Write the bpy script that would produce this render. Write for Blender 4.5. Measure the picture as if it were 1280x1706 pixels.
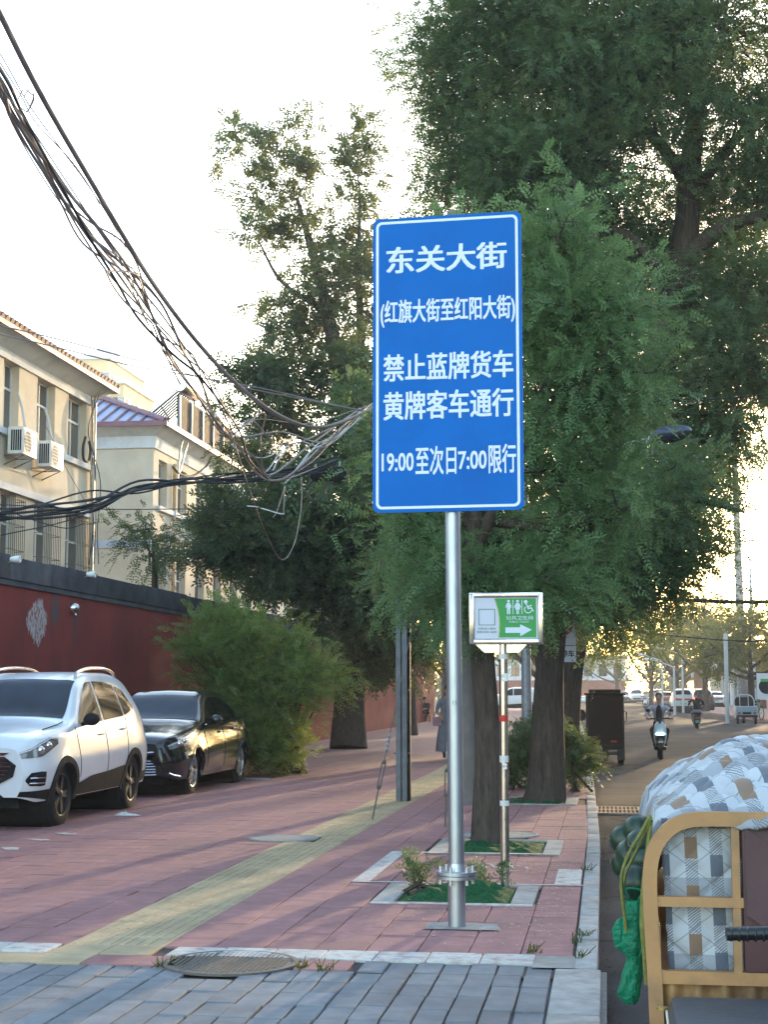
import bpy, bmesh, math, random
import numpy as np
from mathutils import Vector, Matrix
for o in list(bpy.data.objects): bpy.data.objects.remove(o)
sc = bpy.context.scene
COL = sc.collection
R = math.radians
# ------------------------------------------------------------------ camera, sky, sun, exposure
FPX = 2564.0                                   # focal length in pixels of a 1280 x 1706 picture
PITCH = math.atan(297/FPX); YAW = math.atan(370*math.cos(PITCH)/FPX)
EYE = 1.5
cam_data = bpy.data.cameras.new('camera'); cam = bpy.data.objects.new('camera', cam_data); COL.objects.link(cam)
cam_data.sensor_fit = 'VERTICAL'; cam_data.sensor_height = 24.0; cam_data.lens = 24.0*FPX/1706
cam_data.clip_start = 0.05; cam_data.clip_end = 3000
cam.location = (0, 0, EYE); cam.rotation_euler = (math.pi/2+PITCH, 0, YAW)
sc.camera = cam
SUN_EL, SUN_AZ = 5.5, 9.5                     # degrees; azimuth to the right of the street direction (+Y)
world = bpy.data.worlds.new('World'); sc.world = world; world.use_nodes = True
wn = world.node_tree.nodes; wl = world.node_tree.links
sky = wn.new('ShaderNodeTexSky'); sky.sky_type = 'NISHITA'; sky.sun_disc = False
sky.sun_elevation = R(SUN_EL); sky.sun_rotation = R(SUN_AZ); sky.air_density = 0.9; sky.dust_density = 0.9; sky.ozone_density = 1.1
wn['Background'].inputs['Strength'].default_value = 0.15
wl.new(sky.outputs[0], wn['Background'].inputs['Color'])
sun_data = bpy.data.lights.new('sun', 'SUN'); sun_data.energy = 1.0; sun_data.angle = R(0.6); sun_data.color = (1.0, 0.72, 0.42)
sun = bpy.data.objects.new('sun', sun_data); COL.objects.link(sun)
_d = Vector((math.sin(R(SUN_AZ))*math.cos(R(SUN_EL)), math.cos(R(SUN_AZ))*math.cos(R(SUN_EL)), math.sin(R(SUN_EL))))
sun.rotation_euler = _d.to_track_quat('Z', 'Y').to_euler(); sun.location = (10, 40, 30)
sc.view_settings.view_transform = 'Standard'; sc.view_settings.look = 'None'
sc.view_settings.exposure = 3.2; sc.view_settings.gamma = 1.0; sc.view_settings.use_curve_mapping = False
sc.render.engine = 'CYCLES'
sc.cycles.use_denoising = True
try: sc.cycles.denoiser = 'OPENIMAGEDENOISE'
except Exception: pass
sc.cycles.max_bounces = 8; sc.cycles.transparent_max_bounces = 8
# ------------------------------------------------------------------ measuring helpers (photo pixel -> point in the street)
_F = np.array([-math.sin(YAW)*math.cos(PITCH), math.cos(YAW)*math.cos(PITCH), math.sin(PITCH)])
_R = np.array([math.cos(YAW), math.sin(YAW), 0.0]); _U = np.cross(_R, _F); _C = np.array([0, 0, EYE])
def ray(px, py): return _F*FPX+_R*(px-640)-_U*(py-853)
def at(px, py, Y):
    d = ray(px, py); return _C+d*(Y/d[1])
def atx(px, py, X):
    d = ray(px, py); return _C+d*(X/d[0])
def gnd(px, py, z=0.0):
    d = ray(px, py); return _C+d*((z-EYE)/d[2])
rng = np.random.default_rng(7); random.seed(7)
ZR = -0.11                                     # road level; pavement tops are z = 0
# ------------------------------------------------------------------ materials
def newmat(name):
    m = bpy.data.materials.new(name); m.use_nodes = True
    return m, m.node_tree.nodes, m.node_tree.links, m.node_tree.nodes['Principled BSDF']
def ramp(n, stops):
    r = n.new('ShaderNodeValToRGB'); e = r.color_ramp.elements
    while len(e) < len(stops): e.new(0.5)
    for el, (p, c) in zip(e, stops): el.position = p; el.color = (c[0], c[1], c[2], 1) if len(c) == 3 else c
    return r
def mixc(n, l, a, b, fac, mode='MIX'):
    x = n.new('ShaderNodeMix'); x.data_type = 'RGBA'; x.blend_type = mode
    for s, v in ((0, fac), (6, a), (7, b)):
        if hasattr(v, 'is_output'): l.new(v, x.inputs[s])
        elif s == 0: x.inputs[0].default_value = v
        else: x.inputs[s].default_value = (v[0], v[1], v[2], 1)
    return x.outputs[2]
def mth(n, l, op, a, b=None, clamp=False):
    x = n.new('ShaderNodeMath'); x.operation = op; x.use_clamp = clamp
    for i, v in enumerate((a, b)):
        if v is None: continue
        if hasattr(v, 'is_output'): l.new(v, x.inputs[i])
        else: x.inputs[i].default_value = v
    return x.outputs[0]
def noise(n, l, scale, detail=4, vec=None, rough=0.55, dist=0.0):
    x = n.new('ShaderNodeTexNoise'); x.inputs['Scale'].default_value = scale; x.inputs['Detail'].default_value = detail
    x.inputs['Roughness'].default_value = rough; x.inputs['Distortion'].default_value = dist
    if vec is not None: l.new(vec, x.inputs['Vector'])
    return x.outputs['Fac']
def mat(name, col, rough=0.6, metal=0.0, var=0.25, scale=6.0, stain=None, stain_scale=1.2, stain_amt=0.5, bump=0.0, bump_scale=60.0,
        rnd=0.0, coat=0.0, spec=0.5, coords='Object', emit=None, stretch=None, rvar=0.1):
    m, n, l, p = newmat(name)
    if rough > .7 and spec == .5: spec = .1                       # dull surfaces have little sheen
    vec = n.new('ShaderNodeNewGeometry').outputs['Position'] if coords == 'World' else n.new('ShaderNodeTexCoord').outputs[coords]
    if stretch:
        mp = n.new('ShaderNodeMapping'); mp.inputs['Scale'].default_value = stretch; l.new(vec, mp.inputs[0]); vec = mp.outputs[0]
    f = noise(n, l, scale, 6, vec)
    lo = [c*(1-var) for c in col]; hi = [min(1, c*(1+var)) for c in col]
    r = ramp(n, [(0.28, lo), (0.72, hi)]); l.new(f, r.inputs[0]); c = r.outputs[0]
    if stain is not None:
        f2 = noise(n, l, stain_scale, 5, vec, 0.65); r2 = ramp(n, [(0.48, (0, 0, 0)), (0.68, (1, 1, 1))]); l.new(f2, r2.inputs[0])
        c = mixc(n, l, c, stain, mth(n, l, 'MULTIPLY', r2.outputs[0], stain_amt))
    if rnd:
        oi = n.new('ShaderNodeObjectInfo'); hs = n.new('ShaderNodeHueSaturation'); l.new(c, hs.inputs['Color'])
        l.new(mth(n, l, 'ADD', mth(n, l, 'MULTIPLY', oi.outputs['Random'], 2*rnd), 1-rnd), hs.inputs['Value']); c = hs.outputs[0]
    l.new(c, p.inputs['Base Color'])
    if rvar:
        f3 = noise(n, l, scale*1.7, 4, vec)
        l.new(mth(n, l, 'ADD', mth(n, l, 'MULTIPLY', f3, 2*rvar), rough-rvar, True), p.inputs['Roughness'])
    else: p.inputs['Roughness'].default_value = rough
    p.inputs['Metallic'].default_value = metal; p.inputs['Coat Weight'].default_value = coat; p.inputs['Coat Roughness'].default_value = 0.04
    p.inputs['Specular IOR Level'].default_value = spec
    if bump:
        b = n.new('ShaderNodeBump'); b.inputs['Strength'].default_value = bump; b.inputs['Distance'].default_value = 0.01
        l.new(noise(n, l, bump_scale, 5, vec, 0.6), b.inputs['Height']); l.new(b.outputs[0], p.inputs['Normal'])
    if emit:
        p.inputs['Emission Color'].default_value = (*emit[0], 1); p.inputs['Emission Strength'].default_value = emit[1]
    return m
def bark_mat(name, col, dark):
    m, n, l, p = newmat(name)
    tc = n.new('ShaderNodeTexCoord'); mp = n.new('ShaderNodeMapping'); mp.inputs['Scale'].default_value = (14, 14, 2.2); l.new(tc.outputs['Object'], mp.inputs[0])
    f = noise(n, l, 1.6, 8, mp.outputs[0], 0.7, 0.6)
    r = ramp(n, [(0.36, dark), (0.66, col)]); l.new(f, r.inputs[0])
    g = noise(n, l, 2.5, 3, tc.outputs['Object']); c = mixc(n, l, r.outputs[0], [x*0.7 for x in col], mth(n, l, 'MULTIPLY', g, 0.5))
    l.new(c, p.inputs['Base Color']); p.inputs['Roughness'].default_value = 0.92; p.inputs['Specular IOR Level'].default_value = 0.15
    b = n.new('ShaderNodeBump'); b.inputs['Strength'].default_value = 0.9; b.inputs['Distance'].default_value = 0.03; l.new(f, b.inputs['Height']); l.new(b.outputs[0], p.inputs['Normal'])
    return m
def leaf_mat(name, lo, hi, trans=0.42, tint=(0.22, 0.24, 0.03)):
    m, n, l, p = newmat(name)
    a = n.new('ShaderNodeAttribute'); a.attribute_name = 'tint'; a.attribute_type = 'GEOMETRY'
    tc = n.new('ShaderNodeTexCoord'); f = noise(n, l, 0.55, 3, tc.outputs['Object'])
    v = mth(n, l, 'ADD', mth(n, l, 'MULTIPLY', a.outputs['Fac'], 0.6), mth(n, l, 'MULTIPLY', f, 0.5))
    r = ramp(n, [(0.2, lo), (0.85, hi)]); l.new(v, r.inputs[0])
    l.new(r.outputs[0], p.inputs['Base Color']); p.inputs['Roughness'].default_value = 0.55; p.inputs['Specular IOR Level'].default_value = 0.3
    t = n.new('ShaderNodeBsdfTranslucent'); l.new(mixc(n, l, r.outputs[0], tint, 0.45), t.inputs[0])
    x = n.new('ShaderNodeMixShader'); x.inputs[0].default_value = trans
    l.new(p.outputs[0], x.inputs[1]); l.new(t.outputs[0], x.inputs[2]); l.new(x.outputs[0], n['Material Output'].inputs[0])
    return m
def glass_mat(name, col=(0.02, 0.025, 0.03), rough=0.05, coat=0.6):
    m, n, l, p = newmat(name)
    tc = n.new('ShaderNodeTexCoord'); f = noise(n, l, 1.3, 2, tc.outputs['Object'])
    r = ramp(n, [(0.3, [c*0.7 for c in col]), (0.7, [c*1.4 for c in col])]); l.new(f, r.inputs[0]); l.new(r.outputs[0], p.inputs['Base Color'])
    p.inputs['Roughness'].default_value = rough; p.inputs['Specular IOR Level'].default_value = 0.3+coat if coat else 0.08; p.inputs['Coat Weight'].default_value = coat; p.inputs['Coat Roughness'].default_value = 0.02
    return m
# ------------------------------------------------------------------ mesh builder
class MB:
    def __init__(s): s.v = []; s.f = []; s.m = []; s.cur = 0
    def add(s, vs, fs):
        o = len(s.v); s.v.extend([tuple(map(float, p)) for p in vs])
        for f in fs: s.f.append([i+o for i in f]); s.m.append(s.cur)
        return s
    def box(s, x0, x1, y0, y1, z0, z1):
        return s.add([(x0,y0,z0),(x1,y0,z0),(x1,y1,z0),(x0,y1,z0),(x0,y0,z1),(x1,y0,z1),(x1,y1,z1),(x0,y1,z1)],
                     [(3,2,1,0),(4,5,6,7),(0,1,5,4),(1,2,6,5),(2,3,7,6),(3,0,4,7)])
    def cbox(s, x0, x1, y0, y1, z0, z1, c):
        """box with every edge chamfered by c"""
        bm = bmesh.new(); bmesh.ops.create_cube(bm, size=1.0)
        for v in bm.verts: v.co = Vector(((x0+x1)/2+v.co.x*(x1-x0), (y0+y1)/2+v.co.y*(y1-y0), (z0+z1)/2+v.co.z*(z1-z0)))
        bmesh.ops.bevel(bm, geom=list(bm.edges), offset=c, segments=2, affect='EDGES', profile=0.6)
        bm.verts.index_update(); s.add([v.co[:] for v in bm.verts], [[v.index for v in f.verts] for f in bm.faces]); bm.free(); return s
    def tile(s, x0, x1, y0, y1, zb, zt, c):
        """paving piece without underside, chamfered top edge"""
        return s.add([(x0,y0,zb),(x1,y0,zb),(x1,y1,zb),(x0,y1,zb),(x0,y0,zt-c),(x1,y0,zt-c),(x1,y1,zt-c),(x0,y1,zt-c),
                      (x0+c,y0+c,zt),(x1-c,y0+c,zt),(x1-c,y1-c,zt),(x0+c,y1-c,zt)],
                     [(0,1,5,4),(1,2,6,5),(2,3,7,6),(3,0,4,7),(4,5,9,8),(5,6,10,9),(6,7,11,10),(7,4,8,11),(8,9,10,11)])
    def quad(s, a, b, c, d): return s.add([a, b, c, d], [(0,1,2,3)])
    def poly(s, pts): return s.add(pts, [tuple(range(len(pts)))])
    def tube(s, pts, r, n=8, cap=True):
        pts = [Vector(p) for p in pts]; k = len(pts)
        rs = r if hasattr(r, '__len__') else [r]*k
        vs = []; prev = None
        for i, p in enumerate(pts):
            t = (pts[min(i+1, k-1)]-pts[max(i-1, 0)]); t = t.normalized() if t.length > 1e-9 else Vector((0,0,1))
            if prev is None:
                a = Vector((0,0,1)) if abs(t.z) < 0.9 else Vector((1,0,0)); u = t.cross(a).normalized()
            else:
                u = prev-t*prev.dot(t); u = u.normalized() if u.length > 1e-6 else t.orthogonal().normalized()
            prev = u; w = t.cross(u)
            for j in range(n):
                an = 2*math.pi*j/n; vs.append(p+(u*math.cos(an)+w*math.sin(an))*rs[i])
        fs = [(i*n+j, i*n+(j+1) % n, (i+1)*n+(j+1) % n, (i+1)*n+j) for i in range(k-1) for j in range(n)]
        if cap: fs += [tuple(reversed(range(n))), tuple(range((k-1)*n, k*n))]
        return s.add(vs, fs)
    def lathe(s, prof, c=(0,0,0), axis='z', n=20, close=False):
        vs = []
        for r, h in prof:
            for j in range(n):
                a = 2*math.pi*j/n; x, y = r*math.cos(a), r*math.sin(a)
                p = {'z': (x, y, h), 'x': (h, x, y), 'y': (y, h, x)}[axis]; vs.append((p[0]+c[0], p[1]+c[1], p[2]+c[2]))
        k = len(prof); fs = [(i*n+j, i*n+(j+1) % n, (i+1)*n+(j+1) % n, (i+1)*n+j) for i in range(k-1) for j in range(n)]
        if close: fs += [((k-1)*n+j, (k-1)*n+(j+1) % n, (j+1) % n, j) for j in range(n)]
        return s.add(vs, fs)
    def ball(s, c, r, nu=12, nv=8, rot=None):
        r = r if hasattr(r, '__len__') else (r, r, r); vs = []; M = rot if rot is not None else Matrix.Identity(3)
        for i in range(nv+1):
            th = math.pi*i/nv
            for j in range(nu):
                ph = 2*math.pi*j/nu
                q = M @ Vector((r[0]*math.sin(th)*math.cos(ph), r[1]*math.sin(th)*math.sin(ph), r[2]*math.cos(th))); vs.append((c[0]+q.x, c[1]+q.y, c[2]+q.z))
        return s.add(vs, [((i+1)*nu+j, (i+1)*nu+(j+1) % nu, i*nu+(j+1) % nu, i*nu+j) for i in range(nv) for j in range(nu)])
    def grid(s, P):
        """P: rows x cols of points"""
        nu, nv = len(P), len(P[0])
        return s.add([p for row in P for p in row], [(i*nv+j, i*nv+j+1, (i+1)*nv+j+1, (i+1)*nv+j) for i in range(nu-1) for j in range(nv-1)])
    def slab(s, pts, d):
        """closed plate: polygon pts extruded by vector d"""
        k = len(pts); d = np.array(d, float); q = [np.array(p, float)+d for p in pts]
        return s.add(list(pts)+q, [tuple(reversed(range(k))), tuple(range(k, 2*k))]+[(i, (i+1) % k, k+(i+1) % k, k+i) for i in range(k)])
    def build(s, name, mats, parent=None, smooth=None, loc=None):
        me = bpy.data.meshes.new(name); me.from_pydata(s.v, [], s.f)
        mats = mats if isinstance(mats, (list, tuple)) else [mats]
        for m in mats: me.materials.append(m)
        if len(mats) > 1: me.polygons.foreach_set('material_index', s.m)
        me.update()
        bm = bmesh.new(); bm.from_mesh(me); bmesh.ops.remove_doubles(bm, verts=bm.verts, dist=1e-6); bmesh.ops.recalc_face_normals(bm, faces=bm.faces); bm.to_mesh(me); bm.free()
        if smooth:
            me.polygons.foreach_set('use_smooth', [True]*len(me.polygons)); me.set_sharp_from_angle(angle=R(smooth))
        return link(name, me, parent, loc)
def link(name, me, parent=None, loc=None):
    o = bpy.data.objects.new(name, me); COL.objects.link(o)
    if parent is not None: o.parent = parent
    if loc is not None: o.location = loc
    return o
def tag(o, label=None, cat=None, group=None, kind=None):
    for k, v in (('label', label), ('category', cat), ('group', group), ('kind', kind)):
        if v: o[k] = v
    return o
def thing(name, label, cat, loc=(0,0,0), rz=0.0, group=None):
    o = link(name, None, None, tuple(map(float, loc))); o.rotation_euler = (0, 0, rz); o.empty_display_size = 0.2
    return tag(o, label, cat, group)
def copy_tree(o, parent=None):
    c = o.copy(); COL.objects.link(c); c.parent = parent
    for ch in list(o.children): copy_tree(ch, c)
    return c
def spline(pts, k=8):
    """Catmull-Rom through pts"""
    P = [np.array(p, float) for p in pts]; P = [2*P[0]-P[1]]+P+[2*P[-1]-P[-2]]; out = []
    for i in range(1, len(P)-2):
        a, b, c, d = P[i-1:i+3]
        for t in np.linspace(0, 1, k, endpoint=False):
            out.append(0.5*((2*b)+(c-a)*t+(2*a-5*b+4*c-d)*t*t+(3*b-a-3*c+d)*t**3))
    out.append(P[-2]); return out
def text_mesh(body, w, h, bold=0.0):
    """lettering as a flat mesh in the XZ plane fitted to w x h, centred on the origin; heavier strokes are layered copies a hair apart"""
    cu = bpy.data.curves.new('t', 'FONT'); cu.body = body; cu.size = 1.0; cu.resolution_u = 3; cu.fill_mode = 'FRONT'
    o = bpy.data.objects.new('t', cu); COL.objects.link(o)
    dg = bpy.context.evaluated_depsgraph_get(); dg.update(); me = bpy.data.meshes.new_from_object(o.evaluated_get(dg))
    bpy.data.objects.remove(o); bpy.data.curves.remove(cu)
    n = len(me.vertices); co = np.zeros(n*3); me.vertices.foreach_get('co', co); co = co.reshape(-1, 3); F = [list(p.vertices) for p in me.polygons]; bpy.data.meshes.remove(me)
    offs = [(0, 0)] if not bold else [(-1,-.6),(1,-.6),(-1,.6),(1,.6),(0,0)]
    V, FF = [], []
    mn, mx = co.min(0)-bold, co.max(0)+bold; sx = w/(mx[0]-mn[0]); sy = h/(mx[1]-mn[1])
    for k, (a, b) in enumerate(offs):
        FF += [[i+n*k for i in f] for f in F]
        for c in co: V.append(((c[0]+a*bold-(mn[0]+mx[0])/2)*sx, -.0004*k, (c[1]+b*bold-(mn[1]+mx[1])/2)*sy))
    me = bpy.data.meshes.new('lettering'); me.from_pydata(V, [], FF); me.update(); return me
def put_text(name, body, w, h, x, z, y, m, parent, bold=0.0):
    me = text_mesh(body, w, h, bold); me.materials.append(m); return link(name, me, parent, (x, y, z))
# ------------------------------------------------------------------ palette
M = {}
M['asphalt'] = mat('asphalt', (0.044, 0.045, 0.049), 0.9, var=0.35, scale=0.9, stain=(0.085, 0.078, 0.07), stain_scale=0.4, stain_amt=0.6, bump=0.6, bump_scale=110, coords='World', spec=0.03)
m = M['asphalt']; n, l = m.node_tree.nodes, m.node_tree.links; p = n['Principled BSDF']; src = p.inputs['Base Color'].links[0].from_socket
pos = n.new('ShaderNodeNewGeometry').outputs['Position']; va = n.new('ShaderNodeVectorMath'); va.operation = 'ADD'; l.new(pos, va.inputs[0]); nz = n.new('ShaderNodeTexNoise'); nz.inputs['Scale'].default_value = .7; l.new(pos, nz.inputs['Vector']); l.new(nz.outputs['Color'], va.inputs[1])
vo = n.new('ShaderNodeTexVoronoi'); vo.feature = 'DISTANCE_TO_EDGE'; vo.inputs['Scale'].default_value = .38; l.new(va.outputs[0], vo.inputs['Vector'])      # open cracks
l.new(mixc(n, l, src, (.012,.012,.013), mth(n, l, 'MULTIPLY', mth(n, l, 'LESS_THAN', vo.outputs['Distance'], .012), .85)), p.inputs['Base Color'])
M['ground'] = mat('ground', (0.14, 0.12, 0.1), 0.95, scale=0.4, coords='World')
M['joint'] = mat('joint', (0.075, 0.062, 0.06), 0.95, scale=14, coords='World', bump=0.4)
def paver_mat(name, col, light, dirt, rnd):
    m = mat(name, col, 0.86, var=0.16, scale=7, stain=dirt, stain_scale=0.9, stain_amt=0.55, rnd=rnd, bump=0.35, bump_scale=130, coords='World', spec=0.12)
    n, l = m.node_tree.nodes, m.node_tree.links; p = n['Principled BSDF']; src = p.inputs['Base Color'].links[0].from_socket
    pos = n.new('ShaderNodeNewGeometry').outputs['Position']
    sp = noise(n, l, 85, 2, pos); rr = ramp(n, [(0.66, (0, 0, 0)), (0.74, (1, 1, 1))]); l.new(sp, rr.inputs[0])       # pale worn flecks
    l.new(mixc(n, l, src, light, mth(n, l, 'MULTIPLY', rr.outputs[0], 0.45)), p.inputs['Base Color'])
    return m
M['red_paver'] = paver_mat('red_paver', (0.325, 0.165, 0.16), (0.48, 0.36, 0.33), (0.24, 0.14, 0.135), 0.08)
M['tactile'] = paver_mat('tactile', (0.42, 0.325, 0.205), (0.55, 0.47, 0.33), (0.27, 0.215, 0.14), 0.08)
M['grey_paver'] = paver_mat('grey_paver', (0.212, 0.214, 0.224), (0.36, 0.36, 0.36), (0.13, 0.135, 0.145), 0.12)
M['white_paint'] = mat('white_paint', (0.52, 0.49, 0.45), 0.75, var=0.15, scale=20, stain=(0.33, 0.2, 0.19), stain_scale=9, stain_amt=0.9, coords='World', rnd=0.05)
M['kerb'] = mat('kerb', (0.37, 0.35, 0.33), 0.9, var=0.2, scale=9, stain=(0.2, 0.185, 0.165), stain_scale=2.2, stain_amt=0.7, bump=0.6, bump_scale=70, coords='World', rnd=0.08)
M['concrete'] = mat('concrete', (0.32, 0.3, 0.28), 0.9, var=0.2, scale=8, stain=(0.18, 0.17, 0.15), stain_scale=2.5, bump=0.5, bump_scale=60)
M['iron'] = mat('iron', (0.15, 0.13, 0.115), 0.7, 0.4, scale=30, stain=(0.16, 0.1, 0.06), stain_scale=6, bump=0.4, bump_scale=120)
M['soil'] = mat('soil', (0.075, 0.055, 0.04), 0.95, var=0.4, scale=20, bump=1.0, bump_scale=60, coords='World')
M['net'] = mat('net', (0.016, 0.085, 0.03), 0.85, var=0.6, scale=40, bump=1.0, bump_scale=150, coords='World')
# ------------------------------------------------------------------ ground, road, pavement
def interp(tab):
    xs = [a for a, b in tab]; ys = [b for a, b in tab]
    return lambda y: float(np.interp(y, xs, ys))
XL = interp([(0,-.06),(9,-.07),(16,-.08),(26,-.22),(50,-.65),(79,-1.3),(131,-2.5),(300,-6.5)])     # road edge on our side
XRR = interp([(0,8.9),(50,8.6),(77,8.1),(107,6.9),(131,5.9),(300,1.0)])                             # far road edge
tag(MB().quad((-900,-200,-.35),(900,-200,-.35),(900,2200,-.35),(-900,2200,-.35)).build('ground', M['ground']), kind='structure')
ys = list(np.linspace(-8, 60, 30))+list(np.linspace(66, 300, 30))
tag(MB().grid([[(XL(y)+(XRR(y)-XL(y))*t, y, ZR+0.05*math.sin(math.pi*t)) for t in np.linspace(-0.004, 1.004, 9)] for y in ys]).build('road', M['asphalt'], smooth=40), kind='structure')
# pavement bed (its tiles are parts of it)
SWX0, SWX1, SWY0 = -8.61, -0.21, 9.04
slab = MB(); slab.grid([[(SWX0-.2, y, -.014), (XL(y)-.06, y, -.014)] for y in list(np.linspace(8.4, 34, 12))])
pavement = tag(slab.build('pavement', M['joint']), kind='structure')
far_pav_m, n, l, p = newmat('far_paving')
bt = n.new('ShaderNodeTexBrick'); bt.offset = 0; bt.inputs['Scale'].default_value = 1.0; bt.inputs['Brick Width'].default_value = 0.3; bt.inputs['Row Height'].default_value = 0.3
bt.inputs['Mortar Size'].default_value = 0.006; bt.inputs['Color1'].default_value = (.33,.165,.16,1); bt.inputs['Color2'].default_value = (.28,.15,.145,1); bt.inputs['Mortar'].default_value = (.08,.06,.06,1)
pos = n.new('ShaderNodeNewGeometry').outputs['Position']; l.new(pos, bt.inputs['Vector'])
l.new(mixc(n, l, bt.outputs[0], (.19,.115,.11), mth(n, l, 'MULTIPLY', noise(n, l, 0.7, 5, pos), 0.6)), p.inputs['Base Color']); p.inputs['Roughness'].default_value = .85; p.inputs['Specular IOR Level'].default_value = .3
fs = MB(); fs.grid([[(SWX0-.2, y, -.002), (XL(y)-.10, y, -.002)] for y in list(np.linspace(30.0, 90, 12))+list(np.linspace(95, 300, 20))]); fs.build('far_paving', far_pav_m, pavement)
fs = MB(); fs.quad((-3.21,30.0,.003),(-2.61,30.0,.003),(-2.61-.9,75,.003),(-3.21-.9,75,.003)); fs.build('far_tactile_strip', M['tactile'], pavement)
PITS = [(-1.66,-.55,11.08,12.05), (-1.64,-.46,14.45,15.72), (-1.5,-.42,20.75,22.0), (-7.4,-5.9,40.2,41.3)]
MH = [(-2.09, 8.57, .38), (-3.28, 15.65, .36), (-1.13, 16.35, .42)]
def blocked(x, y, pad=.07):
    if any(a-pad < x < b+pad and c-pad < y < d+pad for a, b, c, d in PITS): return True
    return any((x-a)**2+(y-b)**2 < (r*.93)**2 for a, b, r in MH)
def meshlink(mb, m):
    o = mb.build('proto', m); me = o.data; bpy.data.objects.remove(o); return me
T_ = .3-.006
tile_me = meshlink(MB().tile(-T_/2, T_/2, -T_/2, T_/2, -.014, 0, .004), M['red_paver'])
tac = MB().tile(-T_/2, T_/2, -T_/2, T_/2, -.014, 0, .004)
for k in range(4):
    x = -.105+.07*k; tac.tile(x-.016, x+.016, -.135, .135, -.001, .005, .004)
tac_me = meshlink(tac, M['tactile'])
spots = []
for j in range(70):
    y = SWY0+.15+.3*j
    for i in range(28):
        x = SWX1-.15-.3*i
        if x-.15 < SWX0 or x-.15 > XL(y)-.2: continue
        if blocked(x, y): continue
        tacq = -3.21 < x < -2.61
        px = 640+FPX*(np.dot(np.array([x,y,-EYE]), _R))/np.dot(np.array([x,y,-EYE]), _F)
        spots.append((y if px > -60 else y+30, x, y, tacq))
spots.sort()
rest = MB(); nr = 0
for _, x, y, tq in spots:
    if tq:
        o = link('tactile_tile', tac_me, pavement, (x, y, random.uniform(-.002, .002)))
    elif nr < 300:
        nr += 1; w_ = min(.3, XL(y)-.122-(x-.15)); o = link('paving_tile', tile_me, pavement, (x-.15+w_/2, y, random.gauss(0, .0018))); o.scale.x = w_/.3; o.rotation_euler = (random.gauss(0, .004), random.gauss(0, .004), random.gauss(0, .003))
    else:
        dz = random.gauss(0, .0015); rest.tile(x-T_/2, min(x+T_/2, XL(y)-.125), y-T_/2, y+T_/2, -.014, dz, .004)
tag(rest.build('farther_paving_tiles', M['red_paver'], pavement), kind='stuff')
# narrow infill strip of red paving beside the kerb
# white edging bricks and the short half-row in front of them
wt = meshlink(MB().tile(-.147, .147, -.145, .145, -.014, .004, .005), M['white_paint'])
yt = meshlink(MB().tile(-.147, .147, -.145, .145, -.014, .001, .004), M['tactile'])
rt = meshlink(MB().tile(-.147, .147, -.145, .145, -.014, .0, .004), M['red_paver'])
for k in range(7): link('edging_brick', wt, pavement, (-.57-.3*k, 8.885+random.gauss(0,.003), random.gauss(0,.002)))
for k in range(5): link('edging_brick', wt, pavement, (-3.38-.3*k, 8.885, random.gauss(0,.002)))
for k in range(2): link('edging_tile', yt, pavement, (-2.76-.3*k, 8.885, 0))
for k in range(11): link('edging_tile', yt if k > 0 else rt, pavement, (-2.76-.3*k, 8.57, random.gauss(0,.002)))
for k in range(4):
    if not blocked(-1.56-.3*k, 8.57, 0): link('edging_tile', rt, pavement, (-1.56-.3*k, 8.57, 0))
MB().poly([(-.425,8.66,-.003),(-.19,8.66,-.003),(-.19,9.045,-.003),(-.425,9.045,-.003)]).build('mortar_fill', M['concrete'], pavement)
# grey block driveway
drv = tag(MB().quad((-9,-4,-.03),(-.02,-4,-.03),(-.02,8.72,-.03),(-9,8.72,-.03)).build('driveway', mat('grit', (.17,.165,.16), .95, scale=30, coords='World')), kind='structure')
gp = [meshlink(MB().tile(-.0695, .0695, -.1490, .1490, -.03, z, .004), M['grey_paver']) for z in (0, -.002, .002)]
cand = []
for i in range(60):
    x = -.385-.15*i
    for j in range(30):
        y = (8.59 if x > -1.35 else 8.27)-.3*j-(.02+.02*math.sin(i*2.3) if j else 0)
        if not blocked(x, y, 0) and y < (8.6 if x > -1.35 else 8.29): cand.append((abs(y-7.7)*1.0+max(0, -x-3.4)*2, x, y))
cand.sort(); gr = MB()
for k, (_, x, y) in enumerate(cand):
    if k < 300:
        o = link('paving_block', gp[random.randrange(3)], drv, (x+random.gauss(0,.0025), y+random.gauss(0,.004), -.008+random.gauss(0,.002))); o.rotation_euler = (random.gauss(0,.002), random.gauss(0,.006), random.gauss(0,.003))
    elif y > 0: gr.tile(x-.0705, x+.0705, y-.1475, y+.1475, -.03, -.008, .005)
tag(gr.build('other_paving_blocks', M['grey_paver'], drv), kind='stuff')
# kerb: long stones, then a continuous far run
kerb = tag(MB().grid([[(XL(y)-.13, y, .0), (XL(y), y, .0), (XL(y)+.005, y, ZR-.05)] for y in list(np.linspace(44, 90, 16))+list(np.linspace(96, 300, 20))]).build('kerb', M['kerb']), kind='structure')
y = 8.68
while y < 44:
    L = 1.0 if y > 9.2 else .95
    xa, xb = XL(y), XL(y+L); o = MB().cbox(-.125, 0, -L/2+.006, L/2-.006, -.22, .004, .012).build('kerb_stone', M['kerb'], kerb, 30, ((xa+xb)/2, y+L/2, random.gauss(0, .004)))
    o.rotation_euler = (0, 0, -math.atan2(xb-xa, L)+random.gauss(0, .003)); y += L
for k in range(6):
    y = 8.66-1.2*k
    MB().cbox(-.3, -.05, y-1.19, y, -.22, -.004, .015).build('ramp_stone', M['kerb'], kerb, 30)
fk = MB().grid([[(XRR(y), y, ZR-.05), (XRR(y)+.005, y, .02), (XRR(y)+.15, y, .02), (XRR(y)+7, y, .02)] for y in list(np.linspace(5, 90, 22))+list(np.linspace(96, 300, 20))])
tag(fk.build('opposite_pavement', far_pav_m), kind='structure')
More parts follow.
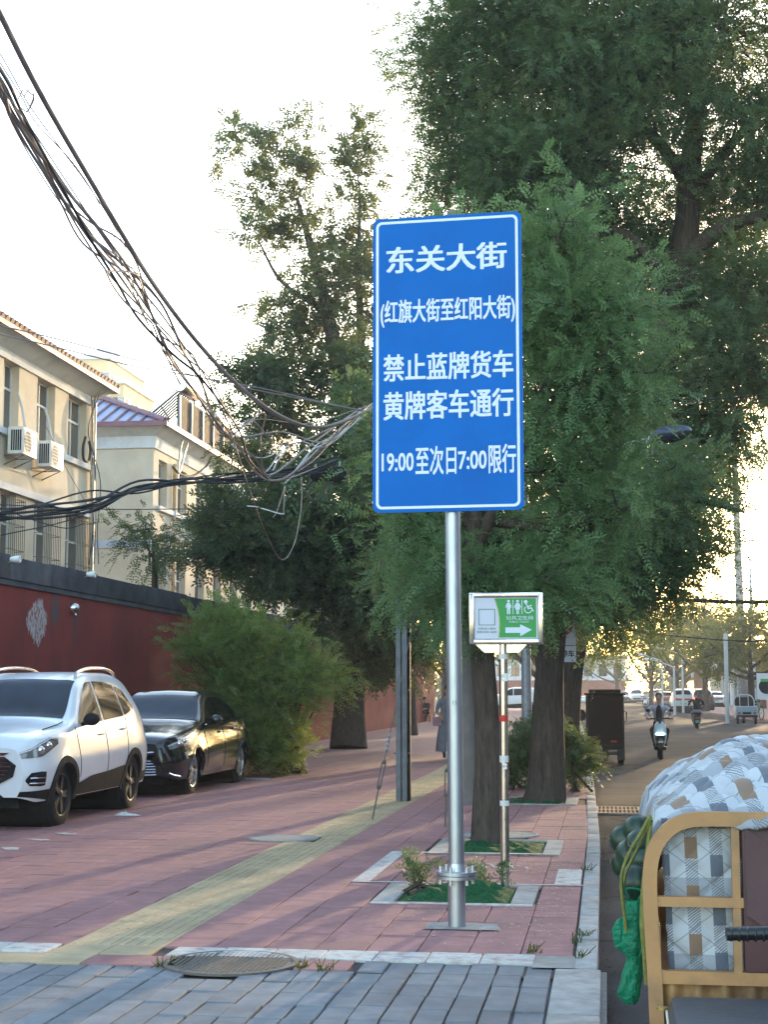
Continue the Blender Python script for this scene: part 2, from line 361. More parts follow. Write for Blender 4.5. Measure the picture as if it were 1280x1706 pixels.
# dirt line between kerb and road
gu = MB()
for k in range(900):
    y = 7+rng.random()**1.6*30; x = XL(y)+.01+abs(rng.normal(0,.05)); s = .003+.006*rng.random()
    gu.add([(x-s,y-s,ZR+.006),(x+s,y-s*.6,ZR+.009),(x+s*.4,y+s,ZR+.014)], [(0,1,2)])
tag(gu.build('gutter_litter', M['soil']), 'dry leaf scraps and grit lying along the kerb gutter', 'litter', kind='stuff')
# tree pits
pitA = None
for k, (x0, x1, y0, y1) in enumerate(PITS[:3]):
    lab = ['concrete framed tree pit with green netting in front of the blue sign post', 'concrete framed tree pit round the slim trunk behind the painted bay', 'tree pit with a green net at the foot of the thick ribbed trunk'][k]
    t = thing('tree_pit', lab, 'tree pit', (0, 0, 0))
    w = .14
    MB().cbox(x0-.02, x0+w, y0, y1, -.014, .012, .006).build('frame_stone', M['kerb'], t)
    MB().cbox(x1-w, x1+.02, y0, y1, -.014, .013, .006).build('frame_stone', M['kerb'], t)
    MB().cbox(x0-.02, x1+.02, y0-.06, y0-.001, -.014, .010, .006).build('frame_stone', M['white_paint'] if k < 2 else M['kerb'], t)
    MB().cbox(x0-.02, x1+.02, y1+.001, y1+.06, -.014, .011, .006).build('frame_stone', M['kerb'], t)
    MB().quad((x0+w,y0,-.008),(x1-w,y0,-.008),(x1-w,y1,-.008),(x0+w,y1,-.008)).build('soil', M['soil'], t)
    hx = rng.random((30,30)); nx, ny = 26, 20
    def hz(u, v):
        e = min(u, 1-u, v, 1-v)*5; e = min(1, e)
        return -.006+e*(.012+.03*max(0, math.sin(3.1*u+1.7*k))*max(0, math.sin(3*v))+.022*math.sin(19*u+7*v+k)*math.sin(13*v+2)+.02*hx[int(u*28)][int(v*28)])+(.045*math.exp(-((u-.76)**2+(v-.75)**2)/.03) if k == 0 else 0)
    MB().grid([[(x0+w+.01+(x1-x0-2*w-.02)*u, y0+.01+(y1-y0-.02)*v, hz(u, v)) for v in np.linspace(0,.999,ny)] for u in np.linspace(0,.999,nx)]).build('green_netting', M['net'], t, 60)
# painted bicycle bay
bay = thing('bicycle_bay_marking', 'worn white painted bicycle parking bay between the two tree pits', 'road marking')
def paint(name, pts, z=.0045, par=bay): return MB().poly([(x, y, z) for x, y in pts]).build(name, M['white_paint'], par)
paint('side_line', [(-2.01,12.2),(-1.87,12.2),(-1.87,14.55),(-2.01,14.55)])
paint('front_line', [(-1.868,12.2),(-.2,12.2),(-.2,12.26),(-1.868,12.26)], .0045)
paint('back_line', [(-1.868,14.36),(-.45,14.36),(-.45,14.44),(-1.868,14.44)], .014)
paint('short_line', [(-.42,12.27),(-.22,12.27),(-.22,13.3),(-.42,13.3)])
bk = MB()
def ringp(cx, cy, r, w=.02, z=.005, n=18):
    for k in range(n):
        a, b = 2*math.pi*k/n, 2*math.pi*(k+1)/n
        if random.random() < .15: continue
        bk.quad((cx+r*math.cos(a), cy+1.6*r*math.sin(a), z), (cx+r*math.cos(b), cy+1.6*r*math.sin(b), z), (cx+(r-w)*math.cos(b), cy+1.6*(r-w)*math.sin(b), z), (cx+(r-w)*math.cos(a), cy+1.6*(r-w)*math.sin(a), z))
ringp(-1.15, 13.3, .13); ringp(-.8, 13.3, .13)
for (ax, ay), (bx_, by) in [((-1.15,13.3),(-1.03,13.65)),((-1.03,13.65),(-.85,13.6)),((-.85,13.6),(-.8,13.3)),((-1.03,13.65),(-.95,13.3)),((-1.15,13.3),(-.95,13.3)),((-.95,13.3),(-.85,13.6)),((-.85,13.6),(-.86,13.75)),((-.86,13.75),(-.78,13.75)),((-1.08,13.75),(-.99,13.75))]:
    bk.quad((ax-.01,ay,.0055),(bx_-.01,by,.0055),(bx_+.01,by,.0055),(ax+.01,ay,.0055))
bk.build('bicycle_symbol', M['white_paint'], bay)
# faded paint scraps by the parked cars
for k, (a, b) in enumerate([((40,1398),(78,1402)), ((0,1412),(16,1420)), ((90,1388),(120,1393)), ((408,1296),(436,1302))]):
    p0, p1 = gnd(*a), gnd(*b)
    tag(MB().poly([(p0[0],p0[1],.0045),(p0[0]+.09,p0[1]+.03,.0045),(p1[0]-.06,p0[1]-.02,.0045),(p1[0],(p0[1]+p1[1])/2,.0045),(p1[0]-.08,(p0[1]+p1[1])/2-.04,.0045),(p0[0]+.12,(p0[1]+p1[1])/2+.02,.0045)]).build('paint_scrap', M['white_paint']), ['worn scrap of white bay line beside the white car, the longer one','broken end of a white bay line, farthest from the black sedan','faint smear of white paint next to the front tyre of the white car','pale worn line beside the rear wheel of the black sedan'][k], 'road marking')
# manholes and drain
def manhole(x, y, r, label, m, z=.006):
    t = thing('manhole_cover', label, 'manhole cover', (x, y, z))
    MB().lathe([(r, -.01), (r, .004), (r-.03, .006), (r-.035, .0)], n=40).build('rim', M['iron'] if m is M['iron'] else M['concrete'], t, 30)
    d = MB().lathe([(r-.037, 0.001), (.0001, .001)], n=40)
    if m is M['iron']:
        q = int(r/.028)
        for i in range(-q, q+1):
            for j in range(-q, q+1):
                a, b = i*.028, j*.028
                if a*a+b*b < (r-.055)**2: d.box(a-.009, a+.009, b-.004 if (i+j) % 2 else b-.009, b+.004 if (i+j) % 2 else b+.009, .001, .005)
    d.build('lid', m, t)
    return t
manhole(*MH[0], 'round studded iron manhole cover at the edge of the grey driveway', M['iron'], -.001)
manhole(*MH[1], 'round grey concrete manhole cover on the yellow tactile strip', M['concrete'])
manhole(*MH[2], 'round concrete manhole cover right behind the slim tree trunk', M['concrete'])
dr = gnd(1028, 1352, ZR); t = thing('drain_grate', 'rusty rectangular drain grate in the road by the kerb', 'drain', (dr[0]+.02, dr[1], ZR+.012))
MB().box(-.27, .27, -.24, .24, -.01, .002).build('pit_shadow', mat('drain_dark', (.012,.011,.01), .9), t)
for a in ((-.29,-.26,-.25,.25),(.26,.29,-.25,.25)): MB().box(*a, -.01, .014).build('frame_bar', M['iron'], t)
for a in ((-.259,.259,-.25,-.22),(-.259,.259,.22,.25),(-.259,.259,-.02,.02)): MB().box(*a, -.01, .013).build('frame_bar', M['iron'], t)
gb = meshlink(MB().box(-.012, .012, -.215, .215, -.01, .012), mat('rust', (.21,.105,.05), .8, .2, scale=25))
for k in range(9): link('grate_bar', gb, t, (-.22+.055*k, 0, 0))
t.scale = (1, 2.4, 1)
# fallen blossom
M['petal'] = mat('petal', (.5,.45,.3), .8, var=.3, scale=40)
fp = MB()
for k in range(1500):
    x = -.25-abs(rng.normal(0, .55)); y = rng.uniform(13, 24) if k % 3 else rng.uniform(9.3, 14); s = rng.uniform(.006,.014); a = rng.uniform(0, 6.3)
    if x < -3.5: continue
    c, q = math.cos(a)*s, math.sin(a)*s; fp.quad((x-c,y-q,.008),(x+q*.5,y-c*.5,.010),(x+c,y+q,.009),(x-q*.5,y+c*.5,.012))
tag(fp.build('fallen_petals', M['petal']), 'pale fallen locust petals scattered over the red pavement', 'petals', kind='stuff')
# weed tufts in the joints
M['weed'] = leaf_mat('weed', (.03,.055,.015), (.09,.13,.035))
def weeds(pts, label, h=.06):
    w = MB()
    for (x, y, z) in pts:
        for k in range(16):
            a = rng.uniform(0, 6.3); r = rng.uniform(.01, .07); hh = h*rng.uniform(.3, 1); b = (x+rng.normal(0,.02), y+rng.normal(0,.03))
            w.add([(b[0]-.004,b[1],z),(b[0]+.004,b[1],z),(b[0]+r*math.cos(a)+.003,b[1]+r*math.sin(a),z+hh),(b[0]+r*math.cos(a),b[1]+r*math.sin(a),z+hh*1.05)], [(0,1,2,3)])
    return tag(w.build('weeds', M['weed']), label, 'weeds', kind='stuff')
weeds([gnd(*q) for q in ((965,1595),(975,1560),(960,1570),(540,1616),(268,1610),(890,1586),(505,1612),(980,1450))], 'small green weeds sprouting from the kerb and manhole joints')

# ------------------------------------------------------------------ red wall
m, n, l, p = newmat('red_stucco')
pos = n.new('ShaderNodeNewGeometry').outputs['Position']
f = noise(n, l, 0.8, 6, pos); r = ramp(n, [(.3,(.17,.034,.03)),(.7,(.255,.05,.042))]); l.new(f, r.inputs[0]); c = r.outputs[0]
mp = n.new('ShaderNodeMapping'); mp.inputs['Scale'].default_value = (1, 2.2, .3); l.new(pos, mp.inputs[0])
st = ramp(n, [(.5,(0,0,0)),(.75,(1,1,1))]); l.new(noise(n, l, 1.5, 5, mp.outputs[0], .7), st.inputs[0]); c = mixc(n, l, c, (.11,.045,.04), mth(n, l, 'MULTIPLY', st.outputs[0], .5))
def spot(cy, cz, ry, rz, col, thr, sc_=9, base=None):
    """peeling patch of paint with a ragged outline at one place on the wall"""
    s = n.new('ShaderNodeSeparateXYZ'); l.new(pos, s.inputs[0])
    a = mth(n, l, 'POWER', mth(n, l, 'DIVIDE', mth(n, l, 'SUBTRACT', s.outputs[1], cy), ry), 2.0); b = mth(n, l, 'POWER', mth(n, l, 'DIVIDE', mth(n, l, 'SUBTRACT', s.outputs[2], cz), rz), 2.0)
    d = mth(n, l, 'SUBTRACT', 1.0, mth(n, l, 'SQRT', mth(n, l, 'ADD', a, b)), True)
    mp = n.new('ShaderNodeMapping'); mp.inputs['Scale'].default_value = (1, 1.6, .7); l.new(pos, mp.inputs[0])
    k = mth(n, l, 'ADD', d, mth(n, l, 'MULTIPLY', noise(n, l, sc_, 6, mp.outputs[0], .75), 1.0)); rr = ramp(n, [(thr,(0,0,0)),(min(.999,thr+.05),(1,1,1))]); l.new(k, rr.inputs[0])
    r2_ = ramp(n, [(.42,(0,0,0)),(.5,(1,1,1))]); l.new(noise(n, l, 17, 4, mp.outputs[0], .7), r2_.inputs[0])
    return mixc(n, l, base, col, mth(n, l, 'MULTIPLY', rr.outputs[0], r2_.outputs[0]))
WX = -8.6
q1, q2, q3 = atx(62,1035,WX), atx(92,1012,WX), atx(125,1030,WX)
c = spot(q1[1], q1[2], .75, .62, (.42,.38,.38), .96, 4, c); c = spot(q2[1], q2[2], .28, .5, (.085,.08,.085), .88, 3, c); c = spot(q3[1], q3[2]-.1, .2, .6, (.1,.06,.06), .9, 5, c)
l.new(c, p.inputs['Base Color']); p.inputs['Roughness'].default_value = .9; p.inputs['Specular IOR Level'].default_value = .2
b = n.new('ShaderNodeBump'); b.inputs['Strength'].default_value = .5; b.inputs['Distance'].default_value = .01; l.new(noise(n, l, 28, 6, pos, .7), b.inputs['Height']); l.new(b.outputs[0], p.inputs['Normal'])
M['red_stucco'] = m
M['coping'] = mat('coping', (.075,.075,.085), .9, var=.3, scale=3, stain=(.14,.135,.135), stain_scale=1.4, bump=.6, bump_scale=40, coords='World', rnd=.3)
wall = thing('boundary_wall', 'long dull red rendered wall with dark grey coping behind the parked cars', 'wall')
MB().box(WX-.3, WX, 6, 78, -.2, 3.12).build('rendered_face', M['red_stucco'], wall)
y = 6.0; k = 0
while y < 78:
    L = [2.6, 3.1, 1.7, 2.2][k % 4]; L = min(L, 78-y)
    o = MB().cbox(WX-.36, WX+.06, y+.004, y+L-.004, 3.1, 3.44+.02*(k % 2), .015).build('coping_block', M['coping'], wall, 30); y += L; k += 1
MB().box(WX-.03, WX+.035, 6, 78, 3.02, 3.098).build('drip_moulding', M['coping'], wall)
M['white_plastic'] = mat('white_plastic', (.7,.7,.68), .45, var=.08, scale=10, stain=(.5,.48,.44), stain_scale=4)
M['grey_metal'] = mat('grey_metal', (.3,.31,.33), .5, .5, var=.2, scale=12)
M['galv'] = mat('galv', (.46,.48,.52), .42, .95, var=.12, scale=18, stain=(.42,.44,.48), stain_scale=5, stain_amt=.5, stretch=(1,1,.3), rvar=.08)
M['steel'] = mat('steel', (.62,.58,.56), .24, 1.0, var=.1, scale=15, rvar=.08)
M['black_rubber'] = mat('black_rubber', (.02,.02,.022), .75, var=.3, scale=14)
M['black_plastic'] = mat('black_plastic', (.02,.02,.022), .65, var=.25, scale=10, spec=.08)
for k, (px, py) in enumerate([(12,932),(140,957),(368,1017),(414,1027)]):
    q = atx(px, py, WX+.06); t = thing('wall_lamp', ['small white floodlight on the wall coping below the first air conditioner','small white floodlight on the coping below the building corner downpipe','small white floodlight on the coping in front of the second building','small white floodlight on the coping over the bush'][k], 'lamp', (WX+.06, q[1], q[2]))
    MB().tube([(0,0,-.05),(.07,0,-.02)], .012, 6).build('bracket', M['grey_metal'], t)
    MB().lathe([(.0,-.08),(.035,-.075),(.05,.0),(.055,.07),(.045,.075),(.001,.06)], (.12,0,0), 'x', 14).build('lamp_head', M['white_plastic'], t, 40)
q = atx(118, 1013, WX); t = thing('wall_bulkhead', 'round metal cap fixed to the red wall beside the peeling patch', 'vent cap', (WX, q[1], q[2]))
MB().lathe([(.0001,.14),(.05,.13),(.085,.08),(.09,.0)], (0,0,0), 'x', 16).build('cap', M['steel'], t, 50)
MB().tube([(.05,0,-.05),(.09,0,-.12)], .012, 6).build('spout', M['steel'], t)
# ------------------------------------------------------------------ buildings behind the wall
M['cream'] = mat('cream', (.67,.585,.46), .9, var=.07, scale=1.2, stain=(.5,.41,.31), stain_scale=.5, stain_amt=.6, bump=.25, bump_scale=50, coords='World', spec=.2)
M['trim_white'] = mat('trim_white', (.66,.68,.70), .85, var=.08, scale=2, stain=(.42,.41,.39), stain_scale=.9, stain_amt=.6, coords='World', spec=.2)
M['roof_red'] = mat('roof_red', (.17,.075,.065), .7, var=.25, scale=5, coords='World', bump=.4, bump_scale=12)
M['roof_lilac'] = mat('roof_lilac', (.30,.32,.46), .4, .3, var=.12, scale=2, coords='World')
M['ridge_mauve'] = mat('ridge_mauve', (.22,.10,.12), .5, .1, var=.15, scale=3, coords='World')
M['win_frame'] = mat('win_frame', (.62,.63,.63), .5, var=.06, scale=8)
M['win_glass'] = glass_mat('win_glass', (.03,.036,.04), .04)
M['curtain'] = mat('curtain', (.3,.3,.27), .9, var=.3, scale=3)
M['rust_bar'] = mat('rust_bar', (.16,.13,.11), .7, .4, var=.3, scale=20)
def facade_x(t, X, y0, y1, z0, z1, wins, th=.28):
    """wall facing +X made of piers and spandrels round real openings; wins: (ya, yb, za, zb)"""
    zs = sorted({z0, z1, *[w[2] for w in wins], *[w[3] for w in wins]}); mb = MB()
    for a, b in zip(zs, zs[1:]):
        row = sorted([w for w in wins if w[2] <= a+1e-6 and w[3] >= b-1e-6]); y = y0
        for w in row: mb.box(X-th, X, y, w[0], a, b); y = w[1]
        mb.box(X-th, X, y, y1, a, b)
    return mb.build('wall', M['cream'], t)
win_cache = {}
def window_x(t, X, ya, yb, za, zb, bars=False):
    """casement with transom, set back in its opening, facing +X"""
    w, h = yb-ya, zb-za; key = (round(w,2), round(h,2)); fx = X-.2
    if key not in win_cache:
        fr = MB(); k = .055
        for a in ((0,k,0,h),(w-k,w,0,h)): fr.box(-.03,.03,a[0],a[1],a[2],a[3])
        for a in ((k,w-k,0,k),(k,w-k,h-k,h)): fr.box(-.03,.03,*a)
        fr.box(-.028,.032,k,w-k,h*.62,h*.62+k); fr.box(-.026,.028,w/2-.025,w/2+.025,k,h*.62); fr.box(-.026,.028,w*.5-.02,w*.5+.02,h*.62+k,h-k)
        pl = MB().quad((-.005,.02,.02),(-.005,w/2,.02),(-.005,w/2,h*.62),(-.005,.02,h*.62)); pr = MB().quad((.008,w/2,.02),(.008,w-.02,.02),(.008,w-.02,h*.62),(.008,w/2,h*.62)); pt = MB().quad((-.002,.02,h*.63),(-.002,w-.02,h*.63),(-.002,w-.02,h-.02),(-.002,.02,h-.02))
        bg = None
        win_cache[key] = [meshlink(fr, M['win_frame'])]+[meshlink(q, M['win_glass']) for q in (pl, pr, pt)]
    ms = win_cache[key]; o = link('window', ms[0], t, (fx, ya, za))
    for q in ms[1:]: link('pane', q, o)
    MB().box(-.24,-.2,.03,w*.4,.02,h-.02).build('curtain', M['curtain'], o)
    if bars:
        c = MB(); k = int(w/.11)
        for i in range(k+1): c.tube([(.42,w*i/k,0),(.42,w*i/k,h*.92)], .008, 4)
        for s in (0, w):
            for j in range(4): c.tube([(.2,s,h*.3*j),(.42,s,h*.3*j)], .008, 4)
        for j in range(4): c.tube([(.42,0,h*.3*j),(.42,w,h*.3*j)], .009, 4)
        c.build('security_bars', M['rust_bar'], o)
    return o
BX = -13.0
def eave_roof(t, x0, x1, y0, y1, zf, ze, o, rise_t=math.tan(R(24)), south=None, north=True):
    # frieze, flared soffit and hip roof
    MB().box(x1-.02, x1+.05, y0-.05, y1+.05, zf, ze-.32).build('frieze', M['trim_white'], t)
    if south: MB().box(x0, x1-.021, y0-.05, y0+.02, zf, ze-.32).build('frieze', M['trim_white'], t)
    s = MB(); s.quad((x1+.05,y0-.05,ze-.32),(x1+.05,y1+.05,ze-.32),(x1+o,y1+o,ze-.05),(x1+o,y0-o,ze-.05)); s.quad((x0,y0-.05,ze-.32),(x1+.05,y0-.05,ze-.32),(x1+o,y0-o,ze-.05),(x0-o,y0-o,ze-.05)); s.quad((x1+.05,y1+.05,ze-.32),(x0,y1+.05,ze-.32),(x0-o,y1+o,ze-.05),(x1+o,y1+o,ze-.05)); s.build('soffit', M['trim_white'], t)
    f = MB(); f.box(x1+o, x1+o+.05, y0-o-.05, y1+o+.05, ze-.1, ze+.05); f.box(x0-o, x1+o-.001, y0-o-.05, y0-o, ze-.1, ze+.05); f.box(x0-o, x1+o-.001, y1+o, y1+o+.05, ze-.1, ze+.05); f.build('fascia', M['ridge_mauve'], t)
    hw = (x1-x0)/2+o; xc = (x0+x1)/2; za = ze+hw*rise_t
    A = (xc, y0-o+hw, za); B = (xc, y1+o-hw, za); c1 = (x1+o, y0-o, ze); c2 = (x1+o, y1+o, ze); c3 = (x0-o, y1+o, ze); c4 = (x0-o, y0-o, ze)
    if B[1] < A[1]: A = B = (xc, (y0+y1)/2, za)
    rf = MB().poly([c1,c2,B,A]).poly([c3,c4,A,B]).poly([c2,c3,B]).build('roof', M['roof_red'], t)
    MB().poly([c4,c1,A]).build('roof_hip', south or M['roof_red'], rf)
    for a, b in ((c1,A),(c4,A),(c2,B),(c3,B),(A,B)):
        if np.linalg.norm(np.array(a)-np.array(b)) > .1: MB().tube([np.array(a)+(0,0,.03), np.array(b)+(0,0,.03)], .11, 8).build('ridge_cap', M['ridge_mauve'] if south else M['roof_red'], rf)
    return rf, c1, c4, A
def rows_of_tiles(rf, x, y0, y1, z):
    """scalloped tile ends showing along an eave"""
    e = meshlink(MB().tube([(-.5,0,.22),(.06,0,0)], .1, 8), M['roof_red'])
    k = int((y1-y0)/.26)
    for i in range(k): link('roof_tile', e, rf, (x, y0+.26*i+.13, z+.03))
# building 1
b1 = thing('cream_building', 'cream two storey building with two air conditioners and a red tiled eave', 'building')
y0, y1 = 19.0, float(atx(150, 800, BX)[1])
def Yat(px): return float(atx(px, 800, BX)[1])
w_r = [(Yat(111), Yat(141)), (Yat(58), Yat(88)), (Yat(5)-.15, Yat(27))]
per = 2.15
for k in range(5): w_r.append((w_r[2][0]-per*(k+1), w_r[2][0]-per*(k+1)+1.2))
ZF1, ZE1, ZS1, ZH1 = 8.76, 9.28, 7.2, 5.85
wins1 = [(a, b, ZS1, ZF1) for a, b in w_r]+[(a, b, 4.0, ZH1) for a, b in w_r]+[(a, b, 1.0, 2.8) for a, b in w_r]
facade_x(b1, BX, y0, y1, -.3, ZF1+.4, wins1)
MB().box(-24, BX-.281, y1-.3, y1, -.3, ZF1+.4).box(-24, BX-.281, y0, y0+.3, -.3, ZF1+.4).box(-24.3, -24, y0, y1, -.3, ZF1+.4).build('end_wall', M['cream'], b1)
for i, (a, b, c_, d) in enumerate(wins1): window_x(b1, BX, a, b, c_, d, bars=8 <= i < 16)
MB().box(BX-.02, BX+.1, y0-.02, y1+.03, ZS1-.14, ZS1).build('sill_band', M['trim_white'], b1)
MB().box(BX-.02, BX+.1, y0-.02, y1+.03, ZH1, ZH1+.16).build('string_course', M['trim_white'], b1)
rf, c1, c4, A = eave_roof(b1, -24, BX, y0, y1, ZF1, ZE1, .5)
rows_of_tiles(rf, BX+.5, y1-14, y1+.5, ZE1)
MB().tube([(BX+.08, y1-.12, 0), (BX+.08, y1-.12, ZE1-.4), (BX+.35, y1+.1, ZE1-.1)], .055, 8).build('downpipe', M['cream'], b1, 40)
MB().tube([(BX+.08, y1+.06, 0), (BX+.08, y1+.06, ZE1-.35)], .03, 6).build('downpipe', M['grey_metal'], b1, 40)
def ac_unit(px, py, label, w=.85, h=.6):
    q = atx(px, py, BX+.2); t = thing('air_conditioner', label, 'air conditioner', (BX, q[1], q[2]))
    b = MB().cbox(.12, .47, -w/2, w/2, -h/2, h/2, .02).build('casing', M['white_plastic'], t, 30)
    g = MB()
    MB().lathe([(.24,.472),(.24,.474),(.001,.474)], (0,-w*.13,0), 'x', 20).build('fan_opening', M['black_plastic'], t)
    for k in range(7): g.box(.476,.484,-w*.13-.24,-w*.13+.24,-.235+.075*k,-.225+.075*k)
    for k in range(7): g.box(.4845,.49,-w*.13-.235+.075*k,-w*.13-.225+.075*k,-.24,.24)
    g.build('fan_grille', M['win_frame'], t)
    for k in range(5): MB().box(.2+.05*k,.235+.05*k,-w/2-.004,-w/2+.002,-h*.38,h*.38).build('side_louvre', M['black_plastic'], t)
    for s in (-.3,.3): MB().tube([(0,s,-h/2-.22),(.45,s,-h/2-.02),(0,s,-h/2-.02)], .016, 6).build('bracket', M['rust_bar'], t)
    MB().tube(spline([(.2,w/2,.1),(.15,w/2+.15,.25),(.05,w/2+.1,.9),(.0,w/2-.05,1.2)],5), .03, 6).build('hose', M['trim_white'], t)
ac_unit(30, 738, 'white air conditioner under the cream wall window, first along the sill band')
ac_unit(76, 760, 'white air conditioner under the cream wall window, next to the building corner')
# building 2
b2 = thing('cream_annex', 'cream building with lilac metal hip roof and a pale band on its end wall', 'building')
ya = Yat(255); yb = 74.0
w2 = []; k = 0
wp = [(264,278),(296,311),(327,342)]
for a, b in wp: w2.append((Yat(a), Yat(b)))
while w2[-1][1] < yb-4: w2.append((w2[-1][0]+2.3, w2[-1][0]+3.4))
ZF2, ZE2 = 8.55, 9.22
wins2 = [(a, b, 6.9, ZF2-.25) for a, b in w2]+[(a, b, 3.7, 5.55) for a, b in w2]
facade_x(b2, BX, ya, yb, -.3, ZF2+.4, wins2)
MB().box(-24, BX-.281, ya, ya+.3, -.3, ZF2+.4).box(-24.3, -24, ya, yb, -.3, ZF2+.4).box(-24, BX-.281, yb-.3, yb, -.3, ZF2+.4).build('end_wall', M['cream'], b2)
MB().box(-24, BX, ya-.03, ya-.001, 5.62, 5.86).build('pale_band', mat('pale_band', (.5,.52,.6), .85, coords='World', scale=2), b2)
for i, (a, b, c_, d) in enumerate(wins2): window_x(b2, BX, a, b, c_, d)
MB().box(BX-.02, BX+.1, Yat(262), yb, 6.76, 6.9).build('sill_band', M['trim_white'], b2)
MB().box(BX-.02, BX+.1, Yat(262), yb, 5.55, 5.68).build('string_course', M['trim_white'], b2)
rf, c1, c4, A = eave_roof(b2, -24, BX, ya, yb, ZF2, ZE2, .5, south=M['roof_lilac'])
c1, c4, A = map(np.array, (c1, c4, A)); nn = np.cross(c1-c4, A-c4); nn = nn/np.linalg.norm(nn)
for k in range(1, 30):                                   # standing seams of the hip
    x = c4[0]+(c1[0]-c4[0])*k/30; tt = 1-abs(x-A[0])/(c1[0]-A[0]); e0 = np.array([x, c4[1], c4[2]]); e1 = e0+(np.array([x, A[1], A[2]])-e0)*tt
    MB().tube([e0+nn*.03, e1+nn*.03], .035, 5).build('standing_seam', M['ridge_mauve'], rf)
MB().tube([(BX+.07, Yat(287), 0), (BX+.07, Yat(287), ZF2-.2)], .06, 8).build('downpipe', mat('pipe_ochre', (.5,.36,.2), .7), b2, 40)
ac_unit(348, 885, 'white air conditioner on the cream building with the lilac roof', .8, .6)
# roof clutter: dark screen boards and solar heaters
sb = thing('roof_screen', 'dark brown board screen on posts along the lilac roof eave', 'screen', (0,0,0))
Y0s = Yat(282); M['brown_board'] = mat('brown_board', (.05,.036,.03), .8, var=.3, scale=4)
for k in range(8): MB().box(BX+.2, BX+.26, Y0s+1.35*k, Y0s+1.35*k+1.33, ZE2+.16, ZE2+1.25).build('board', M['brown_board'], sb)
for k in range(9): MB().box(BX+.262, BX+.32, Y0s+1.35*k-.03, Y0s+1.35*k+.03, ZE2+.07, ZE2+1.2).build('post', M['grey_metal'], sb)
for k, (px, py) in enumerate([(312,650),(362,700)]):
    q = at(px, py, 47.5+6*k); t = thing('solar_water_heater', ['solar water heater with a silver tank showing its end disc above the lilac roof', 'solar water heater rack farther along the lilac roof'][k], 'solar heater', (q[0], q[1], 0)); zt = q[2]
    MB().lathe([(.001,-.9),(.2,-.9),(.22,-.87),(.22,.87),(.2,.9),(.001,.9)], (0,0,zt), 'y', 18).build('tank', M['steel'], t, 40)
    for i in range(8): MB().tube([(-.1,-.8+.22*i,zt-.12),(-1.35,-.8+.22*i,zt-1.15)], .03, 6).build('vacuum_tube', M['black_plastic'], t)
    for s in (-.85,.85):
        MB().tube([(-.12,s,zt-.2),(-1.4,s,zt-1.22)], .03, 5).build('rail', M['steel'], t); MB().tube([(0,s,zt-.2),(.1,s,ZE2+.1)], .03, 5).build('leg', M['rust_bar'], t); MB().tube([(-.65,s,zt-.62),(.1,s,ZE2+.2)], .025, 5).build('brace', M['rust_bar'], t)
# far apartment towers
M['far_yellow'] = mat('far_yellow', (.62,.5,.3), .9, var=.06, scale=.2, coords='World'); M['far_pink'] = mat('far_pink', (.5,.42,.36), .9, var=.06, scale=.2, coords='World')
def tower(name, label, px0, px1, py, Y, depth, m, floors=4, cols=5, sub=None):
    a, b = at(px0, py, Y), at(px1, py, Y); t = thing(name, label, 'building'); H = a[2]; x0, x1 = a[0], b[0]
    MB().box(x0, x1, Y, Y+depth, -.3, H).build('wall', m, t); MB().box(x0-.3, x1+.3, Y-.3, Y+depth+.3, H, H+.5).build('roof', M['trim_white'], t)
    wm = meshlink(MB().box(-.55,.55,-.06,.05,0,1.4), M['win_glass']); fm = meshlink(MB().box(-.65,.65,-.03,.04,-.1,1.5), M['win_frame'])
    for f_ in range(floors):
        for c_ in range(cols):
            o = link('window', fm, t, (x0+(x1-x0)*(c_+.5)/cols, Y, H-3.0*(f_+1))); link('pane', wm, o, (0,-.03,0))
    for f_ in range(floors):
        for c_ in range(3):
            o = link('window', fm, t, (x1, Y+depth*(c_+.5)/3, H-3.0*(f_+1))); o.rotation_euler.z = R(90); link('pane', wm, o, (0,-.03,0))
    return t, x0, x1, H
t, x0, x1, H = tower('apartment_tower', 'far yellow apartment tower rising above the roof gap', 120, 180, 600, 170, 14, M['far_yellow'])
MB().lathe([(1.6,0),(1.6,1.2),(1.2,2.0),(.001,2.6)], (x0+2.2, 176, H+.5), n=16).build('roof_tank', M['trim_white'], t, 40)
tower('apartment_block', 'lower yellow apartment block stepped beside the far tower', 180, 206, 640, 172, 12, M['far_yellow'], 5, 2)
tower('pale_apartment_block', 'pale pinkish block glimpsed through the left tree branches', 408, 452, 706, 190, 14, M['far_pink'], 5, 3)
